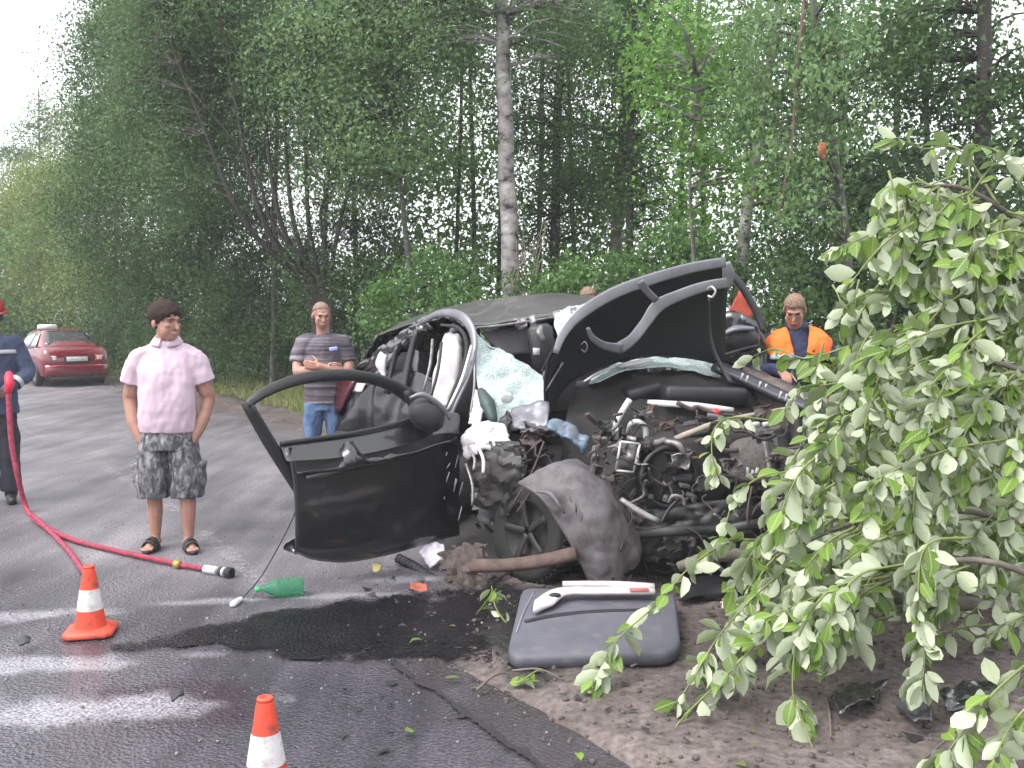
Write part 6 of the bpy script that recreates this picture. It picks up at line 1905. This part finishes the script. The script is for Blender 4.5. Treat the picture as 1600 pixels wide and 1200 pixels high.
# bushes along the wood's edge
def bush(label, crowns, key, leaf, lai, clump, seed):
    u, v, Y = crowns[0][:3]
    bp_ = P(u, 600, Y); bp_.z = .05
    k = [(bp_ + Vector((.1 * q, 0, 0)), P(u + 25 * q, v + 10, Y)) for q in (-1, 0, 1)]
    return tree('bush', label, 'bush', [([a, a.lerp(c, .5) + Vector((.05, 0, 0)), c], .025, .008) for a, c in k], BARKD, crowns, key, leaf, lai, clump, seed, limb_r=.008, group='bushes along the edge of the wood', limbs=20)
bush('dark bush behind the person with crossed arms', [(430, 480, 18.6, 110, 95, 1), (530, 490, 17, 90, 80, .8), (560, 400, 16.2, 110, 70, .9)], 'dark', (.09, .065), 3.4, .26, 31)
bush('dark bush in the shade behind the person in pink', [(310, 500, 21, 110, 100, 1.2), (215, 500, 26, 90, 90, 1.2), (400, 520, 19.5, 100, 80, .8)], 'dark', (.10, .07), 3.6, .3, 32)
bush('leafy bush left of the white birch foot', [(690, 440, 13.6, 70, 50, .7), (640, 480, 13.4, 80, 60, .7), (730, 480, 13, 60, 40, .6)], 'mid', (.08, .06), 2.9, .22, 33)
bush('leafy bush right of the white birch foot', [(860, 445, 13.2, 60, 40, .6), (920, 440, 13.2, 60, 45, .6), (990, 470, 13, 80, 50, .6)], 'mid', (.08, .06), 2.9, .22, 34)
bush('green bush just above the raised hood', [(1050, 400, 13.2, 70, 60, .7), (1110, 430, 13, 60, 60, .6), (1010, 420, 13.4, 60, 40, .6)], 'mid', (.08, .06), 2.6, .22, 35)
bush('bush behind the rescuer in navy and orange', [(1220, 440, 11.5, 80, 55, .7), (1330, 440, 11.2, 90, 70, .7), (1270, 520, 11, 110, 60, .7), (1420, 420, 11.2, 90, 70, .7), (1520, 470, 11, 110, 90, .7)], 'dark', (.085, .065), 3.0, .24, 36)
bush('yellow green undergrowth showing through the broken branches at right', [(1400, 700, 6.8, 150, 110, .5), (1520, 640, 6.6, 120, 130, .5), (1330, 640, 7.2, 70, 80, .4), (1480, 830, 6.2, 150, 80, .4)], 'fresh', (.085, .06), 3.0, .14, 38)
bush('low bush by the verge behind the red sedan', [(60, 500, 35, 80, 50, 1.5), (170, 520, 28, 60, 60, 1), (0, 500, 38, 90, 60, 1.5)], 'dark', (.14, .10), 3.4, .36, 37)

# the wood behind: one mass of leaves, denser on the left where no sky shows
rr = np.random.default_rng(77)
C = []
for (u0, u1, v0, v1, Y0, Y1, cnt) in ((-150, 620, 120, 600, 27, 42, 26000), (230, 640, -150, 300, 18, 30, 12000), (600, 1700, 330, 620, 17, 26, 9000), (640, 1700, -100, 350, 17, 26, 4200), (850, 1250, 150, 450, 18, 24, 3000), (1300, 1700, 250, 560, 15, 22, 7000), (600, 960, 180, 480, 18, 26, 10500), (560, 760, -40, 300, 17, 24, 4500), (950, 1400, -60, 420, 18, 26, 7000)):
    ncl = cnt // 45
    Y = Y0 + rr.random(ncl) * (Y1 - Y0)
    u = u0 + rr.random(ncl) * (u1 - u0)
    v = v0 + rr.random(ncl) ** .8 * (v1 - v0)
    if u0 < 0:
        lim = np.interp(u, [-150, 0, 60, 130, 180, 240], [330, 300, 300, 230, 60, -100])
        v = np.maximum(v, lim + 40 + 60 * rr.random(ncl))
    cc = np.array([tuple(P(a, b_, c)) for a, b_, c in zip(u, v, Y)])
    cc = cc[cc[:, 2] > .2]
    idx = np.repeat(np.arange(len(cc)), 45)
    C.append(cc[idx] + rr.normal(size=(len(idx), 3)) * np.array([.5, .5, .36]))
C = np.vstack(C)
C = C[C[:, 2] > .05]
n_ = len(C)
o = leaf_cloud('background_wood', C, rr.normal(size=(n_, 3)) + np.array([0, 0, -.4]), rr.normal(size=(n_, 3)) * .8 + np.array([0, -.2, .8]), .14 * (.7 + .6 * rr.random(n_)), .10 * (.7 + .6 * rr.random(n_)), LV['mid'], rr)
o['kind'] = 'stuff'; o['label'] = 'dark mass of foliage deeper in the wood'; o['category'] = 'wood'
# slim trunks standing in the wood
for k, (u, Y, r0, lean, dark) in enumerate(((175, 26.5, .07, 6, 0), (705, 19, .05, 8, 1), (748, 20, .06, -6, 1), (775, 18.5, .045, 5, 1), (838, 19.5, .07, 4, 1), (905, 20, .06, -8, 1), (1050, 18, .06, 10, 1), (1105, 19, .07, -5, 1), (1390, 16, .07, 6, 1), (1460, 15, .06, -6, 1), (425, 18, .05, 4, 0), (560, 18.5, .06, -5, 1))):
    lab = ['thin pale trunk right beside the red sedan', 'thin dark trunk half way between willow and white birch', 'dark trunk just left of the white birch', 'very thin trunk touching the white birch on its left', 'dark trunk close right of the white birch', 'dark trunk left of the fair haired head', 'dark trunk behind the bright maple sapling', 'dark trunk behind the leaning pale birch', 'dark trunk among leaves above the broken branches', 'dark trunk left of the top right tree', 'pale thin trunk left of the person with crossed arms', 'dark trunk right of the willow stems'][k]
    tree('slim_tree', lab, 'tree', [(tp((u, 640, Y), (u + lean, 400, Y), (u + 2 * lean, 150, Y), (u + 3 * lean, -150, Y)), r0, r0 * .5)], BARKD if dark else BARKG, [(u + 2 * lean, 20 + 37 * (k % 4), Y, 50, 60, .6)], 'mid', (.10, .07), 1.3, .3, 50 + k, group='slim trunks in the wood', limbs=14)

# grass verge
rr = np.random.default_rng(9)
BL = []
yy = 9.8 + rr.random(26000) ** 1.25 * 26
ex = np.abs(rr.normal(size=26000)) * 1.1 + .30
xs = np.array([road_right(y) for y in yy]) + ex * 1.35
keep = (xs < 3)
yy, xs = yy[keep], xs[keep]
C = np.stack([xs, yy, np.array([gz(a, b_) for a, b_ in zip(xs, yy)])], 1)
n_ = len(C)
L_ = .12 + .28 * rr.random(n_) * np.clip(ex[keep] / 1.2, .4, 1.3)
D = unit(rr.normal(size=(n_, 3)) * .35 + np.array([0, 0, 1.0]))
o = leaf_cloud('verge_grass', C + D * L_[:, None] * .45, D, rr.normal(size=(n_, 3)) * .6 + np.array([0, -1, 0]), L_, .018 + .018 * rr.random(n_), leaf_mat('grass', (.15, .185, .05), (.34, .35, .15)), rr)
o['kind'] = 'stuff'; o['label'] = 'strip of grass along the far verge of the road'; o['category'] = 'grass'

# ------------------------------------------------------------------ the broken crown lying in the foreground
FL = leaf_mat('goat_willow_leaf', (.075, .15, .016), (.17, .28, .04), under=(.46, .51, .37), trans=.28, rough=.45)
TWIG = mat('green_twig', (.15, .18, .055), .7, 0, .3, 12)
LIMB = mat('broken_limb', (.11, .095, .080), .85, 0, .4, 9, bump=.5, bscale=40)
felled = thing('fallen_tree', 'broken leafy tree crown with pale leaf undersides spilling over the wreck front', 'tree', (3.6, 4.9, 0))
rs = random.Random(21)
limbs_px = [
    [(1720, 720, 5.4), (1560, 660, 5.2), (1430, 650, 5.1), (1350, 680, 5.0), (1270, 730, 5.0)],
    [(1720, 560, 5.0), (1580, 440, 4.9), (1480, 370, 4.8), (1430, 410, 4.7), (1390, 530, 4.7), (1370, 640, 4.7)],
    [(1720, 430, 4.6), (1600, 350, 4.5), (1520, 300, 4.5), (1470, 290, 4.5), (1400, 300, 4.5)],
    [(1720, 860, 4.5), (1520, 800, 4.4), (1360, 810, 4.4), (1250, 850, 4.5), (1170, 880, 4.6)],
    [(1720, 960, 3.9), (1560, 880, 3.9), (1420, 890, 4.0), (1300, 960, 4.1), (1200, 1050, 4.1)],
    [(1720, 980, 3.3), (1620, 1030, 3.3), (1540, 1100, 3.35), (1440, 1190, 3.4)],
    [(1720, 640, 4.4), (1600, 580, 4.3), (1500, 560, 4.4), (1400, 600, 4.5), (1320, 680, 4.6)],
    [(1700, 480, 5.6), (1560, 480, 5.6), (1440, 500, 5.6), (1340, 540, 5.7), (1290, 600, 5.8)],
    [(1720, 300, 4.9), (1620, 330, 4.8), (1560, 420, 4.7), (1530, 520, 4.7)],
]
for k, path in enumerate(limbs_px):
    MB().tube(PP(*path), [.018, .014, .011, .008, .005] if k not in (5,) else [.008, .007, .006, .004], seg=7).build('limb', LIMB, felled)
MB().tube(PP((1060, 886, 5.25), (1120, 868, 5.2), (1180, 872, 5.2), (1260, 890, 5.2), (1400, 930, 5.2), (1620, 960, 5.3)), [.028, .038, .04, .045, .05, .05], seg=12).build('trunk', LIMB, felled)
MB().tube(PP((1205, 710, 5.5), (1235, 706, 5.3), (1262, 715, 5.2), (1300, 720, 5.1), (1400, 760, 5.0)), [.012, .016, .02, .02, .02], seg=7).build('limb', LIMB, felled)

twigs = []   # (points, leaf spacing factor)
def tw(*px, dens=1.0):
    twigs.append(([P(*p) for p in px], dens))
# twigs that stick out and can be told apart
tw((1240, 848, 4.75), (1150, 845, 4.6), (1085, 880, 4.5), (1025, 945, 4.35), (960, 1005, 4.2), (928, 1075, 4.05), dens=1.3)
tw((1225, 660, 5.0), (1150, 652, 4.95), (1118, 668, 4.9), (1112, 705, 4.85), (1122, 745, 4.8), dens=1.1)
tw((1260, 735, 4.9), (1190, 745, 4.8), (1148, 780, 4.75), (1130, 830, 4.7), (1098, 880, 4.65), dens=1.0)
tw((1300, 850, 4.4), (1215, 900, 4.25), (1130, 985, 4.05), (1070, 1080, 3.9), (1000, 1165, 3.8), dens=1.8)
tw((1330, 900, 4.2), (1230, 960, 4.0), (1140, 1050, 3.9), (1060, 1130, 3.75), (1030, 1190, 3.7), dens=1.6)
tw((1350, 720, 4.7), (1280, 740, 4.6), (1240, 790, 4.55), (1222, 850, 4.5), dens=1.7)
tw((1360, 640, 4.7), (1300, 650, 4.6), (1268, 690, 4.6), (1255, 740, 4.55), dens=1.5)
tw((1390, 900, 3.9), (1300, 920, 3.85), (1250, 990, 3.8), (1238, 1070, 3.75), (1248, 1120, 3.7), dens=1.8)
tw((1420, 880, 3.9), (1340, 900, 3.85), (1300, 960, 3.8), (1270, 1010, 3.8), dens=1.6)
tw((1520, 840, 3.9), (1450, 850, 3.8), (1435, 920, 3.75), (1445, 1010, 3.7), (1440, 1080, 3.65), dens=1.9)
tw((1245, 1100, 3.6), (1262, 1150, 3.55), (1285, 1205, 3.5), dens=1.4)
tw((1640, 1010, 3.3), (1560, 1075, 3.25), (1500, 1150, 3.2), (1450, 1215, 3.2), dens=1.6)
tw((1660, 1060, 3.2), (1590, 1120, 3.15), (1550, 1190, 3.1), dens=1.6)
tw((1420, 470, 4.7), (1380, 455, 4.7), (1340, 465, 4.7), (1310, 490, 4.75), dens=1.0)
tw((1370, 590, 4.7), (1300, 600, 4.7), (1255, 610, 4.7), (1225, 640, 4.75), dens=.9)
tw((1330, 540, 5.4), (1260, 560, 5.5), (1210, 545, 5.6), (1170, 560, 5.8), dens=.8)
tw((1480, 370, 4.7), (1410, 350, 4.6), (1340, 375, 4.6), (1290, 395, 4.6), dens=1.0)
tw((1470, 300, 4.5), (1430, 285, 4.5), (1390, 310, 4.5), (1370, 340, 4.5), dens=1.1)
tw((1560, 320, 4.4), (1500, 235, 4.5), (1440, 232, 4.5), (1400, 215, 4.5), dens=.9)
tw((1600, 300, 4.4), (1560, 240, 4.4), (1520, 225, 4.4), dens=.9)
tw((1640, 380, 4.2), (1580, 360, 4.2), (1530, 380, 4.2), (1500, 420, 4.2), dens=1.4)
tw((1250, 700, 5.2), (1215, 760, 5.0), (1195, 810, 4.9), dens=1.0)
tw((800, 985, 5.0), (775, 950, 5.1), (768, 915, 5.2), dens=.8)
# the rest hangs from the limbs
def on_limb():
    path = rs.choice(limbs_px)
    k = rs.randrange(len(path) - 1)
    f = rs.random()
    return [path[k][i] * (1 - f) + path[k + 1][i] * f for i in range(3)]
cnt = 0
while cnt < 255:
    u, v, Y = on_limb()
    if rs.random() < .5:
        u, v = rs.uniform(1270, 1660), rs.uniform(400, 980); Y = 4.0 + rs.random() * 1.9
    ln_ = rs.uniform(90, 220) * 4.4 / Y
    an = R(rs.uniform(75, 170))
    du, dv = math.cos(an) * ln_, math.sin(an) * ln_
    e_u, e_v = u + du, v + dv
    # keep bare earth under the leaves in sight and keep off the wreck
    edge = np.interp(e_v, [200, 300, 480, 600, 800, 950, 1100, 1200], [1400, 1330, 1310, 1290, 1180, 1110, 1040, 1000])
    if e_u < edge + 15 or (e_v > 1050 and 1080 < e_u < 1560) or e_v > 1230:
        continue
    twigs.append(([P(u, v, Y), P(u + du * .35, v + dv * .18, Y - .05), P(u + du * .7, v + dv * .55, Y - .1), P(e_u, e_v, Y - .15)], rs.uniform(.9, 1.7)))
    cnt += 1
for _ in range(48):
    u, v, Y = rs.uniform(1370, 1660), rs.uniform(240, 560), 4.2 + rs.random() * 1.6
    an, ln_ = rs.uniform(0, 2 * math.pi), rs.uniform(70, 150)
    e_u, e_v = u + math.cos(an) * ln_, v + math.sin(an) * ln_
    if e_u < np.interp(e_v, [150, 240, 300, 480], [1450, 1390, 1330, 1310]) or e_v < 205 or (e_v < 300 and rs.random() < .5):
        continue
    twigs.append(([P(u, v, Y), P(u + (e_u - u) * .5, v + (e_v - v) * .5 - 12, Y - .05), P(e_u, e_v, Y - .1)], rs.uniform(.6, 1.1)))
LC, LD, LN, LL = [], [], [], []
tmb = MB()
for pts, dens in twigs:
    L_ = sum((Vector(a) - Vector(b_)).length for a, b_ in zip(pts, pts[1:]))
    c = catmull(pts, 24)
    tmb_ = MB().tube(c, [.0065, .005, .0038, .0025], seg=5, n=24)
    tmb_.build('twig', TWIG, felled)
    nl = int(L_ / .029 * dens)
    for q in range(nl):
        f = 1 - rs.random() ** 1.3 * .85
        k = min(int(f * 24), 23)
        p = c[k]
        t = (c[min(k + 1, 24)] - c[max(k - 1, 0)]).normalized()
        sdv = Vector((rs.gauss(0, 1), rs.gauss(0, 1), rs.gauss(0, .6))).normalized()
        d = (t * .6 + sdv * rs.uniform(.5, 1.3) + Vector((0, 0, rs.uniform(-.75, -.1)))).normalized()
        L = rs.uniform(.05, .135)
        if rs.random() < (.76 if p.z < 1.5 else .58):
            nn = Vector((rs.gauss(0, .6), .9, rs.gauss(.1, .6)))
        else:
            nn = Vector((rs.gauss(0, .5), rs.gauss(-.5, .4), 1.0))
        cen = p + d * (L * .5 + .012)
        if cen.z < .03:
            continue
        LC.append(tuple(cen)); LD.append(tuple(d)); LN.append(tuple(nn)); LL.append(L)
LC, LD, LN, LL = map(np.array, (LC, LD, LN, LL))
LW = LL * (.48 + .20 * np.random.default_rng(1).random(len(LL)))
uu = 800 + F_PX * LC[:, 0] / LC[:, 1]
vis = (uu < 1600)
key = np.where(vis, LC[:, 1], 99)
order = np.argsort(key)
one, rest = order[:300], order[300:]
variants = []
for k in range(4):
    T = LEAF_T.copy()
    T[:, 2] *= (.6, 1.0, 1.5, -.4)[k]
    T[4, 2] -= (.0, .15, .25, .1)[k]
    T[:, 0] *= (1, .92, 1.05, 1)[k]
    me = np_mesh('leaf', T, LEAF_F, FL, smooth=True)
    leaf_coords(me, LEAF_T)
    variants.append(me)
for q, i in enumerate(one):
    D = Vector(LD[i]).normalized()
    S = D.cross(Vector(LN[i])).normalized()
    N = S.cross(D)
    o = bpy.data.objects.new('leaf', variants[q % 4])
    link(o)
    adopt(o, felled)
    mtx = Matrix((S * LW[i], D * LL[i], N * LW[i])).transposed().to_4x4()
    mtx.translation = Vector(LC[i])
    o.matrix_basis = mtx
rr = np.random.default_rng(3)
o = leaf_cloud('foliage', LC[rest], LD[rest], LN[rest], LL[rest], LW[rest], FL, rr, tmpl='big', parent=felled)
o.data.polygons.foreach_set('use_smooth', np.ones(len(o.data.polygons), bool))
o['kind'] = 'stuff'

# loose leafy sprigs and leaves torn off
def sprig(label, base, tip, nl, seed):
    r2 = random.Random(seed)
    a, b_ = Vector(base), Vector(tip)
    root = thing('leafy_sprig', label, 'sprig', tuple(a), 0)
    mid = a.lerp(b_, .5) + Vector((.02, 0, .03))
    MB().tube([a, mid, b_], [.006, .005, .003], seg=5, n=8).build('stem', TWIG, root)
    for k in range(nl):
        f = .4 + .6 * k / nl
        p = a.lerp(b_, f)
        d = ((b_ - a).normalized() * .4 + Vector((r2.gauss(0, 1), r2.gauss(0, .6), r2.gauss(-.2, .5)))).normalized()
        N0 = Vector((r2.gauss(0, .5), .6 if k % 2 else -.6, .7))
        S = d.cross(N0).normalized(); N = S.cross(d)
        L = r2.uniform(.06, .09)
        o = link(bpy.data.objects.new('leaf', variants[k % 4])); adopt(o, root)
        mtx = Matrix((S * L * .55, d * L, N * L * .55)).transposed().to_4x4()
        c_ = p + d * L * .5
        c_.z = max(c_.z, .03)
        mtx.translation = c_
        o.matrix_basis = mtx
sprig('upright leafy sprig on the dark oiled earth left of the grey panel', G(745, 960, .02), P(775, 920, 4.95), 7, 3)
sprig('leafy sprig lying in front of the near edge of the grey panel', G(850, 1052, .04), G(812, 1066, .05), 6, 4)
for k, (u, v) in enumerate(((706, 1058), (905, 1180), (650, 1000), (640, 1140))):
    p = G(u, v, .03)
    o = link(bpy.data.objects.new('fallen_leaf', variants[k]))
    a = k * 1.7
    D = Vector((math.cos(a), math.sin(a), .1)).normalized(); S = D.cross(Vector((.1, .1, 1))).normalized(); N = S.cross(D)
    mtx = Matrix((S * .04, D * .07, N * .04)).transposed().to_4x4(); mtx.translation = p
    o.matrix_basis = mtx
    tag(o, ['single leaf on the ground just left of the grey panel', 'single leaf on the brown earth at the bottom edge', 'single leaf at the border of the black oil', 'single leaf on the asphalt left of the crack'][k], 'leaf', 'single leaves on the ground')
# dry twigs
for k, (a, c) in enumerate((((745, 1078), (790, 1052)), ((985, 1042), (1040, 1036)), ((800, 1048), (880, 1062)), ((1290, 1090), (1298, 1150)))):
    p, q = G(*a, .03), G(*c, .035)
    o = MB().tube([p, p.lerp(q, .5) + Vector((.01, .02, .02)), q], [.007, .006, .003], seg=5, n=8).build('dry_twig', LIMB)
    tag(o, ['dark dry twig left of the grey panel', 'dry twig tucked along the panel edge nearest the camera', 'thin dry twig lying before the grey panel', 'short twig upright beside the long black shard'][k], 'twig')

# ------------------------------------------------------------------ added haze veil
m = bpy.data.materials.new('haze_veil')
m.use_nodes = True
n, l = m.node_tree.nodes, m.node_tree.links
n.remove(n['Principled BSDF'])
pv = n.new('ShaderNodeVolumePrincipled')
pv.inputs['Color'].default_value = (.93, .96, 1.0, 1)
pv.inputs['Density'].default_value = 0.0019  # added volume imitating lens veil, lifts the dark tones
l.new(pv.outputs[0], n['Material Output'].inputs['Volume'])
hz = MB().add([(x, y, z) for x in (-900, 900) for y in (-900, 900) for z in (-1.5, 16)], [(0, 1, 3, 2), (4, 6, 7, 5), (0, 4, 5, 1), (2, 3, 7, 6), (0, 2, 6, 4), (1, 5, 7, 3)]).build('added_haze_veil', m, smooth=False)
hz['kind'] = 'stuff'
hz['label'] = 'thin added haze veil over the whole scene'
